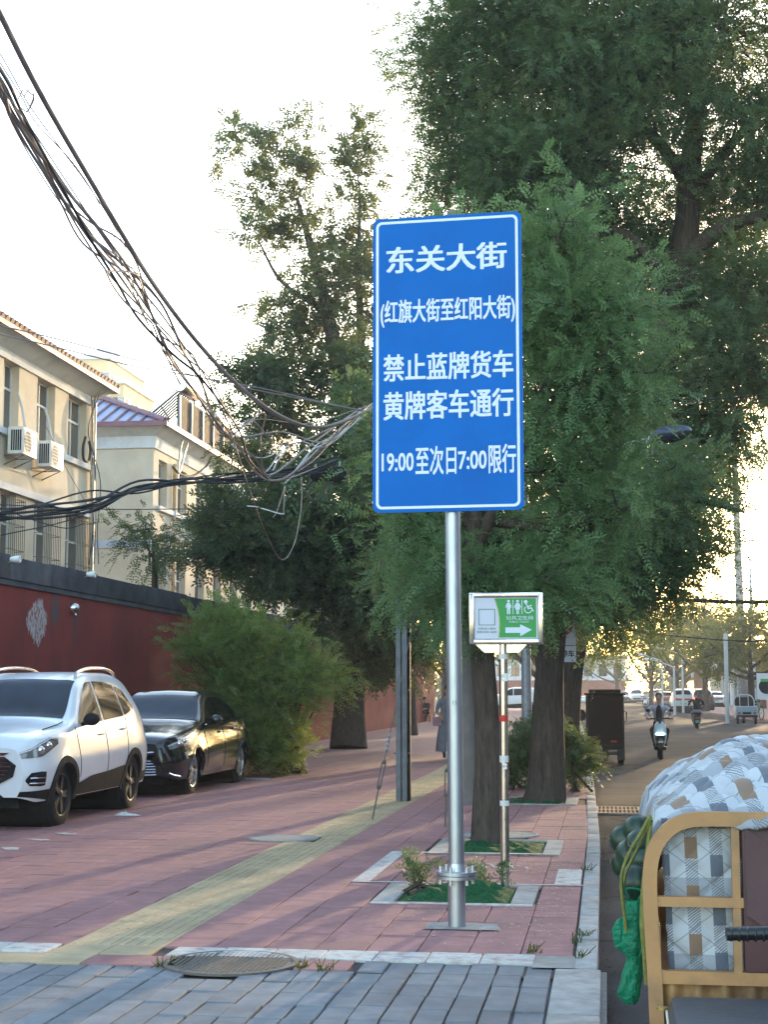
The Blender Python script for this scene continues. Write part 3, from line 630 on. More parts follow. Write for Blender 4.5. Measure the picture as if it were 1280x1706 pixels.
# ------------------------------------------------------------------ trees
def leaf_mesh(name, P, D, L, pairs, ll, lw, m, parent, g, droop=.25):
    n = len(P); D = D/np.linalg.norm(D, axis=1)[:, None]; L = L*(.75+.5*g.random(n))[:, None]
    up = np.tile([0.,0.,1.], (n,1))+g.normal(0,.55,(n,3)); S = np.cross(D, up); S /= np.linalg.norm(S, axis=1)[:, None]+1e-9; N = np.cross(S, D)
    parts = [((i+.7)/(pairs+.2), s) for i in range(pairs) for s in (-1, 1)]+[(1.0, 0)]
    V = np.zeros((n, len(parts), 4, 3))
    for k, (t, s) in enumerate(parts):
        base = P+D*L*t-np.array([0,0,1.])*L*droop*t*t
        d = (S*s*.88+D*.5+g.normal(0,.16,(n,3))-np.array([0,0,.12])) if s else D+g.normal(0,.1,(n,3))-np.array([0,0,.2]); d /= np.linalg.norm(d, axis=1)[:, None]
        w = np.cross(d, N); w /= np.linalg.norm(w, axis=1)[:, None]+1e-9; q = ll*(.8+.4*g.random(n))[:, None]
        V[:, k, 0] = base; V[:, k, 1] = base+d*q*.45+w*lw/2; V[:, k, 2] = base+d*q; V[:, k, 3] = base+d*q*.45-w*lw/2
    nf = n*len(parts); me = bpy.data.meshes.new(name)
    me.vertices.add(nf*4); me.vertices.foreach_set('co', V.reshape(-1).astype(np.float32)); me.loops.add(nf*4); me.loops.foreach_set('vertex_index', np.arange(nf*4, dtype=np.int32))
    me.polygons.add(nf); me.polygons.foreach_set('loop_start', np.arange(0, nf*4, 4, dtype=np.int32)); me.polygons.foreach_set('loop_total', np.full(nf, 4, dtype=np.int32))
    at_ = me.attributes.new('tint', 'FLOAT', 'FACE'); at_.data.foreach_set('value', np.repeat(g.random(n), len(parts)).astype(np.float32))
    me.materials.append(m); me.update(); me.validate()
    o = link(name, me, parent); o['kind'] = 'stuff'; return o
def bark_tube(mb, pts, rad, n=10, rough=.0, g=None, k=5):
    pts = [np.array(p, float) for p in pts]; P = spline(pts, k); Rr = [float(np.interp(i/(len(P)-1)*(len(rad)-1), range(len(rad)), rad)) for i in range(len(P))]
    o = len(mb.v); mb.tube(P, Rr, n)
    if rough:
        ph = g.uniform(0, 6.3, 4)
        for i in range(len(P)):
            for j in range(n):
                a = 2*math.pi*j/n; f = 1+rough*(math.sin(3*a+ph[0]+i*.13)+.7*math.sin(5*a+ph[1]-i*.1)+.6*math.sin(9*a+ph[2]))
                v = np.array(mb.v[o+i*n+j]); mb.v[o+i*n+j] = tuple(P[i]+(v-P[i])*f)
def tree(name, label, trunk, trad, limbs, blobs, lm, bm_, seed, leaf=(.2,4,.05,.024), dens=1.0, group=None, sig=.3, per=26, rough=0., twig=.012, clump_r=.75):
    """trunk/limbs: point lists in metres; blobs: (centre, radii, number of leaf sprays)"""
    g = np.random.default_rng(seed); base = np.array(trunk[0], float)
    t = thing(name, label, 'tree', base, 0, group); loc = lambda p: np.array(p, float)-base
    tb = MB(); n = 28 if rough else 9
    P = [loc(p) for p in trunk]; bark_tube(tb, P, trad, n, rough, g, 8 if rough else 4)
    tb.build('trunk', bm_, t, 70)
    if limbs:
        for pts, rad in limbs:
            lb = MB(); bark_tube(lb, [loc(p) for p in pts], rad, 8, 0, g); lb.build('limb', bm_, t, 70)
    PP, DD = [], []; tw = MB()
    for c, r, ns in blobs:
        c = loc(c); r = np.array(r, float); ns = max(3, int(ns*dens))
        u = g.normal(0,1,(ns,3)); u /= np.linalg.norm(u, axis=1)[:, None]; rr = g.random(ns)**(1/2.4); rr = rr*(1+.22*np.sin(3*u[:,0]+5*u[:,2]+seed))
        q = c+u*rr[:, None]*r
        for i in range(ns):
            k = per; out = (q[i]-c)/(np.linalg.norm(q[i]-c)+.2)
            ax = out*.8+g.normal(0,.5,3)+np.array([0,0,.15]); ax /= np.linalg.norm(ax); ln = clump_r*(.6+.8*g.random())
            s = (g.random(k)**.8)[:, None]; pp = q[i]+ax*ln*(s-.4)+g.normal(0,1,(k,3))*sig*np.array([1,1,.75])*(1.15-.7*s)
            PP.append(pp); DD.append(ax*.7+(pp-q[i])*1.2+g.normal(0,.45,(k,3))-np.array([0,0,.12]))
            if g.random() < .55: tw.tube([c+(q[i]-c)*.25+g.normal(0,.08,3), c+(q[i]-c)*.7+g.normal(0,.08,3), q[i], q[i]+ax*ln*.5], [twig*1.6, twig, twig*.7, twig*.3], 4, False)
    if len(tw.v): tag(tw.build('twigs', bm_, t), kind='stuff')
    leaf_mesh('crown', np.concatenate(PP), np.concatenate(DD), leaf[0], leaf[1], leaf[2], leaf[3], lm, t, g)
    return t
BARK1 = bark_mat('bark_dark', (.115,.088,.072), (.028,.022,.019)); BARK2 = bark_mat('bark_brown', (.13,.1,.08), (.04,.03,.025))
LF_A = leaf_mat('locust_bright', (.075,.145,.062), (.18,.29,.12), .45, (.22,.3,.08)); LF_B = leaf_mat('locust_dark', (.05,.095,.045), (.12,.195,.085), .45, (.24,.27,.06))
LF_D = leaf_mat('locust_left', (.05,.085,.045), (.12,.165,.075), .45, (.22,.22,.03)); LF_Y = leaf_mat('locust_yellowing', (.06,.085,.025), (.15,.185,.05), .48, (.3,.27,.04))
def bl(px, py, Y, rx, ry, rd, n): 
    s = Y/FPX; return (at(px, py, Y), (rx*s, rd, ry*s), n)
# slim tree standing in the pit behind the sign
tree('locust_tree', 'slim locust tree with feathery bright green leaves behind the blue sign',
     [(-1.2,15.4,-.03), (-1.17,15.42,1.0), (-1.22,15.42,2.0), (-1.28,15.45,3.2), (-1.1,15.5,4.4)], [.15,.127,.118,.115,.09,.05],
     [([(-1.25,15.45,3.0),(-.8,15.3,3.8),(-.3,15.2,4.6),(.1,15.2,5.3)],[.08,.06,.045,.02]), ([(-1.25,15.45,3.1),(-1.9,15.5,3.7),(-2.4,15.7,4.3)],[.07,.05,.02]), ([(-1.1,15.5,4.3),(-.9,15.6,5.2),(-.7,15.6,6.0)],[.06,.045,.02]), ([(-1.1,15.45,3.2),(-.4,15.3,3.1),(.3,15.2,3.3)],[.06,.04,.015])],
     [bl(930,430,15.2,60,70,.7,26), bl(990,520,15.2,88,80,.8,56), bl(930,560,15.4,90,90,.9,50), bl(1025,610,15.0,62,60,.7,34), bl(940,670,15.2,95,60,.9,46), bl(890,480,15.6,60,80,.8,26),
      bl(770,520,15.9,90,120,.8,30), bl(740,720,15.9,110,130,.8,36), bl(930,790,15.2,90,60,.8,34), bl(820,900,16,110,50,.7,26), bl(700,880,16,60,60,.6,22), bl(790,985,15.2,100,45,.6,30), bl(880,985,14.9,80,40,.6,24), bl(720,990,16.5,60,60,.6,20), bl(1010,860,15.2,90,55,.7,26)],
     LF_A, BARK2, 11, (.2,6,.05,.02), 1.0, rough=.045, per=26, sig=.17, clump_r=.75)
# thick ribbed trunk with the no-parking sign
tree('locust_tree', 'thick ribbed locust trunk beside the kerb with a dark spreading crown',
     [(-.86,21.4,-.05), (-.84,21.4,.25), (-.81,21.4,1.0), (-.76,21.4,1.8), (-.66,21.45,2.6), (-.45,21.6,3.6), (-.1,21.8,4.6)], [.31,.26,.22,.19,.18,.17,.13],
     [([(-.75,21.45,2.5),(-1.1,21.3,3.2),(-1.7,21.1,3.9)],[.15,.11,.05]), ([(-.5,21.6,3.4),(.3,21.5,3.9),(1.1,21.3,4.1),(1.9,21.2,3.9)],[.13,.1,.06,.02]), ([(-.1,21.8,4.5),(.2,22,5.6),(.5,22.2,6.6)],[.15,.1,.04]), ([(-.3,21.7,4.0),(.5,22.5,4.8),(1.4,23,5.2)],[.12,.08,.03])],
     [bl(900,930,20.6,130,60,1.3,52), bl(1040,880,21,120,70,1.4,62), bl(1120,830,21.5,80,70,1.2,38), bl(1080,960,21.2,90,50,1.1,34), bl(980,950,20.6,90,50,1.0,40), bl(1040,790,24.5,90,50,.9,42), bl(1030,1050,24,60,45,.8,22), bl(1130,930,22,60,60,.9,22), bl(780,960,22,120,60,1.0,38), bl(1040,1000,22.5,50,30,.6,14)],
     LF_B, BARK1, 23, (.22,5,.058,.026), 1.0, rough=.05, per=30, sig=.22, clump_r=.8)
# the giant leaning over the road
S27 = 27/FPX
def w27(px, py, Y=27): return at(px, py, Y)
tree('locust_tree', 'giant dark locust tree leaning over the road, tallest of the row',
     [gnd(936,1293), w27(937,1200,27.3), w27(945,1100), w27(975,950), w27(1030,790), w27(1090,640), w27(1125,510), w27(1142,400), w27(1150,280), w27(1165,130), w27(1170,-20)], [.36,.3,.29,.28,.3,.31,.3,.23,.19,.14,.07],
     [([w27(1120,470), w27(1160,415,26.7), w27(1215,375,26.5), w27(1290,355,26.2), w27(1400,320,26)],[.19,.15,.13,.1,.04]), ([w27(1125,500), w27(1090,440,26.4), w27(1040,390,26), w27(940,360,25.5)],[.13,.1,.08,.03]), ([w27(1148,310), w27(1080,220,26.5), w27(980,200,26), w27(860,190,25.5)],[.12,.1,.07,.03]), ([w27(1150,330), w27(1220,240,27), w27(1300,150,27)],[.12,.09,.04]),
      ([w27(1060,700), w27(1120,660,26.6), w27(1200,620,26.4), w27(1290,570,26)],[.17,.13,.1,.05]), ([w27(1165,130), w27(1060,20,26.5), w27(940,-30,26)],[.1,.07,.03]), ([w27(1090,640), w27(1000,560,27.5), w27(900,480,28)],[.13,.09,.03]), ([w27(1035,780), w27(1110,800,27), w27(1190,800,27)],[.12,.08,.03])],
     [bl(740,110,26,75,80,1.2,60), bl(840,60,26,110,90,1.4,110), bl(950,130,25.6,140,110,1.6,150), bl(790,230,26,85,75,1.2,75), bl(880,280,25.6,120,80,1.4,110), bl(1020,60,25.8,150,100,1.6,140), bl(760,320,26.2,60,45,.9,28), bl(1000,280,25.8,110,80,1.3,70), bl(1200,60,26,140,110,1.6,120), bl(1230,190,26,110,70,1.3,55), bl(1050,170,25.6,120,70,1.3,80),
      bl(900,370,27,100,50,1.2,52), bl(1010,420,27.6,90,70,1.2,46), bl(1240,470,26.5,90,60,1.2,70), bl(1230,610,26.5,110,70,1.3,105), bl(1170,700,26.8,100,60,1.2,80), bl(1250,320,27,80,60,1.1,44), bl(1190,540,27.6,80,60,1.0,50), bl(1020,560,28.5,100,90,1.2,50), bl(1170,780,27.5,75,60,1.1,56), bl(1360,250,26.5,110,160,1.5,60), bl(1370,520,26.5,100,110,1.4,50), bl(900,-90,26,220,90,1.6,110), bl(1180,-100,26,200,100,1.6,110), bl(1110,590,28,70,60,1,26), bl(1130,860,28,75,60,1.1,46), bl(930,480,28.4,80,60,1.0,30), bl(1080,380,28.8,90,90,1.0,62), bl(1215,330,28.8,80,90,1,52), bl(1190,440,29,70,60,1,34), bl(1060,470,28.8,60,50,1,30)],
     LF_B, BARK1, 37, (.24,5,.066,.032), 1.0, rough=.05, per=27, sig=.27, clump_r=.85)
# tree on the left, thin towards its top
w40 = lambda px, py, Y=38: at(px, py, Y)
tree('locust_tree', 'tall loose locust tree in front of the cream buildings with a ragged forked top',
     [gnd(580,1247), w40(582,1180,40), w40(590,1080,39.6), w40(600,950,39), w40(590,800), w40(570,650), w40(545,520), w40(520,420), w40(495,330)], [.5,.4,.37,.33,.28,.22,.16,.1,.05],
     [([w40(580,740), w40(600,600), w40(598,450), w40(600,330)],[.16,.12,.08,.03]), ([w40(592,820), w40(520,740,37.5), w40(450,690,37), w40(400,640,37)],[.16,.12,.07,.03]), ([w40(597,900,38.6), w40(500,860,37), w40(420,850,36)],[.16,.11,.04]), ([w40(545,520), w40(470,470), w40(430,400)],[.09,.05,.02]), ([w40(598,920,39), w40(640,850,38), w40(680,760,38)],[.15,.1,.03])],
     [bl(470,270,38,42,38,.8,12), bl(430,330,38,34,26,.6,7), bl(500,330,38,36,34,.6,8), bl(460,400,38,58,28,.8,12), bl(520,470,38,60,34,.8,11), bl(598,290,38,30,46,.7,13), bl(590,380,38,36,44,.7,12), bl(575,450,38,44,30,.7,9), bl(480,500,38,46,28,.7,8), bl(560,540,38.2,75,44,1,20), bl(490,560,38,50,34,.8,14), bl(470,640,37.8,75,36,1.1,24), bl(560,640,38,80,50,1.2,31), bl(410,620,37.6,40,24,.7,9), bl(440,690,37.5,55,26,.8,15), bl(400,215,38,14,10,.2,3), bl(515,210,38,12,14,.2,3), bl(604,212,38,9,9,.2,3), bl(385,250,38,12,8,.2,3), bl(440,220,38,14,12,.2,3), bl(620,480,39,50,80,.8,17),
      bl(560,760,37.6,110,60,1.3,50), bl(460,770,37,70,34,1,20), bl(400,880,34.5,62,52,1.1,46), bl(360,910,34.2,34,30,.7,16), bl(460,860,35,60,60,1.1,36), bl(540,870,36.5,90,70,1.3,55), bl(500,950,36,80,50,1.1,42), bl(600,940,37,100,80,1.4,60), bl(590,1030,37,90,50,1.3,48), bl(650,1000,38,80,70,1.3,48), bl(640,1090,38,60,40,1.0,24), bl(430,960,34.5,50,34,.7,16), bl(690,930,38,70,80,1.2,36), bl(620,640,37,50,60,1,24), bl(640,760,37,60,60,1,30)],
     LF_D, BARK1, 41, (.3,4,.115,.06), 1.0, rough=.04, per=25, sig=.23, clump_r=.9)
# small tree sprouting on the buildings side of the wall
tree('small_tree', 'small bare stemmed tree behind the wall coping before the lilac roofed building', [(-9.4,31.5,-.3),(-9.4,31.5,2.0),(-9.45,31.6,3.6),(-9.5,31.6,4.6)], [.1,.09,.07,.03],
     [([(-9.45,31.6,3.6),(-9.2,31,4.3)],[.04,.015]), ([(-9.4,31.5,3.2),(-9.7,30.5,3.5),(-10,29.5,3.6)],[.04,.03,.01])], [(( -9.5,31.5,4.9),(.6,.6,.4),12), ((-9.3,30.6,4.4),(.5,.5,.3),9)], LF_D, BARK1, 5, (.25,5,.07,.035), 1, per=18, sig=.2)
# sapling growth by the black sedan: a bush of many stems
def bush(label, base, blobs, seed, lm, leaf, stems, per=26, sig=.15, cl=.95):
    g = np.random.default_rng(seed); t = thing('bush', label, 'bush', base); b0 = np.array(base, float); PP, DD = [], []; st = MB()
    for c, r, ns in blobs:
        c = c-b0; u = g.normal(0,1,(ns,3)); u /= np.linalg.norm(u, axis=1)[:, None]; q = c+u*(g.random(ns)**(1/2.4))[:, None]*np.array(r); q[:, 2] = np.maximum(q[:, 2], .05)
        for i in range(ns):
            ax = np.array([q[i][0]*.25, q[i][1]*.25, .5])+g.normal(0,.45,3); ax /= np.linalg.norm(ax); s = (g.random(per)**.8)[:, None]
            pp = q[i]+ax*cl*(s-.4)+g.normal(0,1,(per,3))*sig*(1.15-.7*s); pp[:, 2] = np.maximum(pp[:, 2], .02); PP.append(pp); DD.append(ax+(pp-q[i])*1.2+g.normal(0,.4,(per,3)))
            if i % stems == 0: st.tube(spline([(g.normal(0,.15),g.normal(0,.15),0), q[i]*np.array([.5,.5,.55]), q[i], q[i]+ax*cl*.4],3), [.018]*3+[.014]*3+[.008]*3+[.003], 4, False)
    tag(st.build('stems', BARK2, t), kind='stuff'); leaf_mesh('foliage', np.concatenate(PP), np.concatenate(DD), *leaf, lm, t, g); return t
LF_BU = leaf_mat('bush_leaf', (.075,.145,.045), (.23,.31,.085), .45, (.26,.26,.03))
bush('large locust bush growing against the red wall behind the black sedan', gnd(480,1288), [bl(345,1085,28,36,36,.6,26), bl(415,1090,27.6,50,42,.7,40), bl(485,1105,27.2,34,36,.6,30), bl(430,1170,27.4,66,44,.8,50), bl(505,1150,26.8,36,28,.6,26), bl(435,1235,27.2,60,38,.7,46), bl(475,1262,26.9,28,20,.5,14), bl(540,1140,27,20,16,.3,8), bl(360,1150,28,44,54,.5,28), bl(400,1050,28,40,24,.5,14)], 61, LF_BU, (.24,5,.06,.026), 4)
bush('leafy shrub at the foot of the thick ribbed trunk, on its wall side', (-1.45,24.0,0), [((-1.35,24.0,.35),(.32,.3,.3),26), ((-1.15,24.2,.75),(.2,.2,.2),10)], 62, LF_B, (.2,4,.06,.03), 4, 22, .12, .35)
bush('leafy shrub between the thick ribbed trunk and the kerb', (-.5,23.5,0), [((-.48,23.6,.3),(.2,.4,.3),16), ((-.5,23.5,.7),(.16,.3,.22),9)], 63, LF_B, (.2,4,.06,.03), 4, 22, .12, .35)
bush('small dark leafy shoot in the netted tree pit before the sign post', (-1.42,11.8,.0), [((-1.42,11.8,.12),(.12,.08,.06),7), ((-1.0,11.95,.05),(.2,.05,.03),6)], 64, LF_B, (.13,4,.035,.016), 3, 9, .04, .2)
for k, (px, py, Y) in enumerate([(655,1195,58),(690,1185,63)]):
    b_ = gnd(px, 1205 if k == 0 else 1200)
    bush(['young shrub growing by the wall behind the twin steel post','thin shrub in front of the sunlit stretch of wall'][k], (b_[0], Y, 0), [((b_[0],Y,1.2),(.8,.6,1.1),30), ((b_[0]+.3,Y,2.2),(.6,.5,.6),14)], 70+k, LF_BU, (.3,4,.1,.045), 4, 22, .25, .7)
# row continuing on our side, and the row over the road
def street_tree(x, y, h, r, label, seed, lm, bm_=BARK1, lean=0., ns=90, fork=2.2, group=None, yfrac=.6):
    g = np.random.default_rng(seed); fz = fork+g.uniform(-.3,.3); tr = .012*h+.12
    trunk = [(x,y,-.1), (x+lean*.2,y,fz*.5), (x+lean*.5,y,fz), (x+lean,y+.2,h*.5), (x+lean*1.3,y,h*.78)]; limbs = []; blobs = []
    for k in range(6):
        a = 2*math.pi*k/6+g.uniform(-.4,.4); rr = r*g.uniform(.45,.85); zz = h*g.uniform(.45,.8)
        e = np.array([x+lean+rr*math.cos(a), y+rr*math.sin(a), zz]); s = np.array([x+lean*.5, y, fz-.1+.3*(k % 3)]); mid = (s+e)/2+np.array([0,0,-.25*rr*.4])
        limbs.append(([s, mid, e], [tr*.55, tr*.38, .03])); blobs.append((e+np.array([0,0,.3]), np.array([.52*r,.52*r,.3*r+.3]), ns//7))
    blobs.append(((x+lean*1.2,y,h*.85), (.6*r,.6*r,.18*h), ns//5)); blobs.append(((x+lean,y,h*.62), (.8*r,.8*r,.16*h), ns//5))
    return tree('street_tree', label, trunk, [tr*1.35,tr,tr*.9,tr*.6,.05], limbs, blobs, lm, bm_, seed, (.32,3,.15,.08), 1, group, .4, 20, twig=.02, clump_r=1.0)
LEFT = [(-3.0,34.0,9.5,3.2,'street tree next after the leaning giant on our pavement',LF_B), (-6.6,52,10,3.4,'dark street tree before the sunlit stretch of red wall',LF_B), (-2.2,58,8.5,3.0,'street tree by the kerb level with the parked bicycles',LF_D), (-3.4,82,9,3.6,'street tree by the kerb before the parked white van',LF_Y), (-3.6,102,9,3.8,'yellowing street tree by the kerb past the parked white van',LF_Y), (-5.0,128,10,4.2,'hazy street tree towards the end of our kerb',LF_Y), (-6.5,160,11,4.6,'last street tree along our kerb',LF_Y), (-9.5,92,11,4.5,'broad tree at the end of the red wall',LF_D)]
for k, (x, y, h, r, lab, lm) in enumerate(LEFT): street_tree(x, y, h, r, lab, 100+k, lm, ns=140 if y < 90 else 120)
RIGHT = [(10.3,30,10.5,4.2,'roadside tree opposite the pavement, first across the road',LF_D), (10.6,42,11,4.3,'roadside tree across the road, second of its row',LF_B), (11.2,56,9.5,3.8,'roadside tree across the road beside the tall concrete pole',LF_D), (12.2,72,7.5,3.4,'roadside tree across the road behind the little cargo trike',LF_Y), (8.0,88,6.4,4.2,'open forked tree across the road with widely spread limbs',LF_Y), (7.0,112,8.5,4.0,'yellow green tree across the road past the forked one',LF_Y), (6.0,134,9.5,4.2,'tree across the road beside the queue of cars',LF_Y), (4.6,160,10,4.5,'far tree across the road near the bend',LF_Y), (1.5,205,11,6,'far tree closing the view at the bend',LF_Y), (-6,215,11,6,'far tree left of the bend, before the brick building',LF_Y), (9.5,190,12,6,'tall far tree behind the row across the road',LF_D)]
for k, (x, y, h, r, lab, lm) in enumerate(RIGHT): street_tree(x, y, h, r, lab, 200+k, lm, ns=150 if y < 100 else 110, fork=2.2)
# far wood closing the view
g = np.random.default_rng(900); PP, DD = [], []
for k in range(60):
    x = -70+150*k/59+g.normal(0,1.5); y = 262+g.uniform(0,40); h = g.uniform(6,13); r = g.uniform(3,5)
    u = g.normal(0,1,(150,3)); u /= np.linalg.norm(u, axis=1)[:, None]; PP.append(np.array([x,y,h*.55])+u*(g.random(150)**.4)[:, None]*np.array([r,r,h*.55])); DD.append(u+g.normal(0,.3,(150,3)))
fw = leaf_mesh('far_wood', np.concatenate(PP), np.concatenate(DD), .9, 2, .8, .5, LF_Y, None, g); tag(fw, 'hazy yellow green wood far beyond the bend', 'trees', kind='stuff')
# ------------------------------------------------------------------ big blue sign
M['sign_blue'] = mat('sign_blue', (.003,.125,.46), .6, var=.06, scale=2.5, rvar=.05, spec=.15, stain=(.008,.09,.36), stain_scale=3, stain_amt=.4)
M['sign_white'] = mat('sign_white', (.66,.72,.84), .5, var=.05, scale=60)
M['sign_dark'] = mat('sign_dark', (.01,.05,.18), .5)
sg = thing('road_sign', 'tall blue traffic restriction sign with white Chinese lettering on a galvanised post', 'sign', (-.965, 10.01, 0), R(-3))
MB().tube([(0,0,-.02),(0,0,.34)], .057, 20).build('lower_post', M['galv'], sg, 40)
MB().tube([(0,0,.36),(-.01,0,1.9),(-.02,0,4.5)], .051, 20).build('post', M['galv'], sg, 40)
fl = MB().lathe([(.05,.305),(.13,.305),(.13,.325),(.05,.325)], n=28).lathe([(.05,.33),(.13,.33),(.13,.35),(.062,.352),(.055,.40)], n=28); fl.build('flange', M['galv'], sg, 30)
for k in range(6):
    a = k*math.pi/3+.3; x, y = .105*math.cos(a), .105*math.sin(a); MB().lathe([(.001,.27),(.012,.27),(.012,.38),(.001,.385)], (x,y,0), n=6).build('bolt', M['galv'], sg)
MB().lathe([(.014,0),(.014,.02),(.001,.022)], (0,-.06,1.42), 'y', 8).build('bolt', M['iron'], sg)
def rrect(x0, x1, z0, z1, r, n=6):
    out = []
    for cx, cz, a0 in ((x1-r,z1-r,0),(x0+r,z1-r,90),(x0+r,z0+r,180),(x1-r,z0+r,270)):
        for k in range(n+1): a = R(a0+90*k/n); out.append((cx+r*math.cos(a), cz+r*math.sin(a)))
    return out
def frame_strip(mb, o, i, y):
    k = len(o)
    for j in range(k):
        a, b = j, (j+1) % k; mb.quad((o[a][0],y,o[a][1]),(o[b][0],y,o[b][1]),(i[b][0],y,i[b][1]),(i[a][0],y,i[a][1]))
SW, SZ0, SZ1 = 1.0, 2.66, 4.65; SXC = -.035; fy = -.075
pl = MB().slab([(SXC+x, fy, z) for x, z in rrect(-SW/2, SW/2, SZ0, SZ1, .045)], (0,.012,0)).build('panel', M['sign_blue'], sg)
b_ = MB(); frame_strip(b_, [(SXC+x,z) for x,z in rrect(-SW/2+.022,SW/2-.022,SZ0+.022,SZ1-.022,.04)], [(SXC+x,z) for x,z in rrect(-SW/2+.04,SW/2-.04,SZ0+.04,SZ1-.04,.025)], fy-.0025); b_.build('border', M['sign_white'], pl)
for z in (2.95,3.65,4.35):
    MB().box(SXC-.42, SXC+.42, fy+.013, fy+.045, z-.03, z+.03).build('rail', M['galv'], sg)
    MB().lathe([(.066,z-.025),(.066,z+.025)], (-.015,0,0), n=20).build('clamp', M['galv'], sg, 40)
def SP(px): return SXC+(px-747)/250*SW                         # place on the panel from the photo's proportions
def SZ(py): return SZ1-(py-353)/497*(SZ1-SZ0)
for body, x0, x1, y0_, y1_ in (('东关大街',645,848,402,449), ('(红旗大街至红阳大街)',635,861,493,540), ('禁止蓝牌货车',640,857,585,632), ('黄牌客车通行',640,857,648,697)):
    put_text('lettering', body, (x1-x0)/250*SW, (y1_-y0_)/497*(SZ1-SZ0), SP((x0+x1)/2), SZ((y0_+y1_)/2), fy-.003, M['sign_white'], pl, .026)
for body, x0, x1, y0_, y1_ in (('19:00',637,691,751,782), ('至次日',694,762,741,790), ('7:00',765,812,751,782), ('限行',815,860,741,790)):
    put_text('lettering', body, (x1-x0)/250*SW, (y1_-y0_)/497*(SZ1-SZ0), SP((x0+x1)/2), SZ((y0_+y1_)/2), fy-.003, M['sign_white'], pl, .022)
q = gnd(762,1545); MB().poly([(-.19,-.16,.0085),(.3,-.13,.0085),(.24,.12,.0085),(-.05,.17,.0085),(-.2,.1,.0085)]).build('mortar_patch', M['concrete'], sg)
# ------------------------------------------------------------------ public toilet sign
M['green_sign'] = mat('green_sign', (.03,.30,.06), .45, var=.06, scale=5, rvar=.04); M['pale_sign'] = mat('pale_sign', (.6,.62,.72), .45, var=.04, scale=5, rvar=.04)
M['print_green'] = mat('print_green', (.07,.16,.13), .6); M['red_tape'] = mat('red_tape', (.5,.03,.02), .5); M['paper'] = mat('paper', (.65,.63,.6), .8, var=.1, scale=30); M['lime'] = mat('lime', (.35,.45,.06), .5)
ts = thing('toilet_sign', 'green and white public toilet direction sign in a steel frame on a banded pole', 'sign', (-.785, 12.0, 0), R(4))
MB().tube([(0,0,-.02),(0,0,1.86)], .034, 16).build('pole', M['steel'], ts, 40)
cx, cz, hw, hh = .025, 2.055, .285, .2
fr = MB(); k = .038
for a in ((cx-hw,cx+hw,cz+hh-k,cz+hh),(cx-hw,cx+hw,cz-hh,cz-hh+k)): fr.cbox(a[0],a[1],-.06,.03,a[2],a[3],.008)
for a in ((cx-hw-.001,cx-hw+k,cz-hh+.01,cz+hh-.01),(cx+hw-k,cx+hw+.001,cz-hh+.01,cz+hh-.01)): fr.cbox(a[0],a[1],-.062,.03,a[2],a[3],.008)
fr.build('frame', M['steel'], ts, 30)
MB().slab([(cx-.24,-.02,cz-hh-.001),(cx+.16,-.02,cz-hh-.001),(cx+.1,-.02,cz-hh-.065),(cx-.17,-.02,cz-hh-.065)], (0,.02,0)).build('bracket', M['steel'], ts)
def TX(u): return cx-hw+k+.003+(u-60)/1105*(2*(hw-k)-.006)      # the photo enlargement's own proportions
def TZ(v): return cz+hh-k-.003-(v-85)/745*(2*(hh-k)-.006)
fp_ = MB().quad((TX(60),-.05,TZ(830)),(TX(1165),-.05,TZ(830)),(TX(1165),-.05,TZ(85)),(TX(60),-.05,TZ(85))).build('face', M['pale_sign'], ts)
arc = [(405,97),(440,200),(470,320),(488,450),(490,600),(485,720),(475,808)]
MB().poly([(TX(u),-.0515,TZ(v)) for u, v in arc+[(1140,808),(1140,97)]]).build('green_field', M['green_sign'], fp_)
lm_ = MB()
for (u0,v0),(u1,v1) in zip(arc, arc[1:]): lm_.quad((TX(u0),-.0522,TZ(v0)),(TX(u0+12),-.0522,TZ(v0)),(TX(u1+22),-.0522,TZ(v1)),(TX(u1),-.0522,TZ(v1)))
lm_.build('lime_edge', M['lime'], fp_)
def tpoly(name, pts, m=M['sign_white'], d=-.053): return MB().poly([(TX(u), d, TZ(v)) for u, v in pts]).build(name, m, fp_)
tpoly('arrow', [(600,625),(858,625),(858,570),(1060,670),(858,785),(858,725),(600,725)])
def disc(u, v, r, n=16): return [(u+r*math.cos(2*math.pi*k/n), v+r*math.sin(2*math.pi*k/n)) for k in range(n)]
def pict(name, polys):
    mb = MB()
    for pts in polys: mb.poly([(TX(u), -.053, TZ(v)) for u, v in pts])
    return mb.build(name, M['sign_white'], fp_)
pict('man_pictogram', [disc(658,150,24), [(630,180),(686,180),(712,262),(696,270),(688,240),(688,385),(664,385),(662,295),(654,295),(652,385),(630,385),(630,240),(620,270),(602,262)]])
pict('woman_pictogram', [disc(817,150,24), [(792,180),(842,180),(880,262),(862,270),(846,235),(862,300),(838,300),(838,385),(820,385),(820,300),(814,300),(814,385),(795,385),(795,300),(772,300),(788,235),(770,270),(750,262)]])
tpoly('divider', [(730,125),(742,125),(742,385),(730,385)]); tpoly('divider', [(888,125),(900,125),(900,385),(888,385)])
arcw = [(1000+70*math.cos(a), 300+72*math.sin(a)) for a in np.linspace(.25, 4.0, 16)]
wp_ = [disc(960,162,33), [(945,190),(975,190),(1000,240),(1060,215),(1068,235),(1000,262)], [(975,240),(1005,240),(1015,275),(1060,258),(1100,330),(1082,340),(1052,285),(995,300)]]+[[a, b, (1000+(b[0]-1000)*.78, 300+(b[1]-300)*.78), (1000+(a[0]-1000)*.78, 300+(a[1]-300)*.78)] for a, b in zip(arcw, arcw[1:])]
pict('wheelchair_pictogram', wp_)
def ttext(body, u0, u1, v0, v1, m=M['sign_white'], bold=.0): put_text('lettering', body, TX(u1)-TX(u0), TZ(v0)-TZ(v1), TX((u0+u1)/2), TZ((v0+v1)/2), -.053, m, fp_, bold)
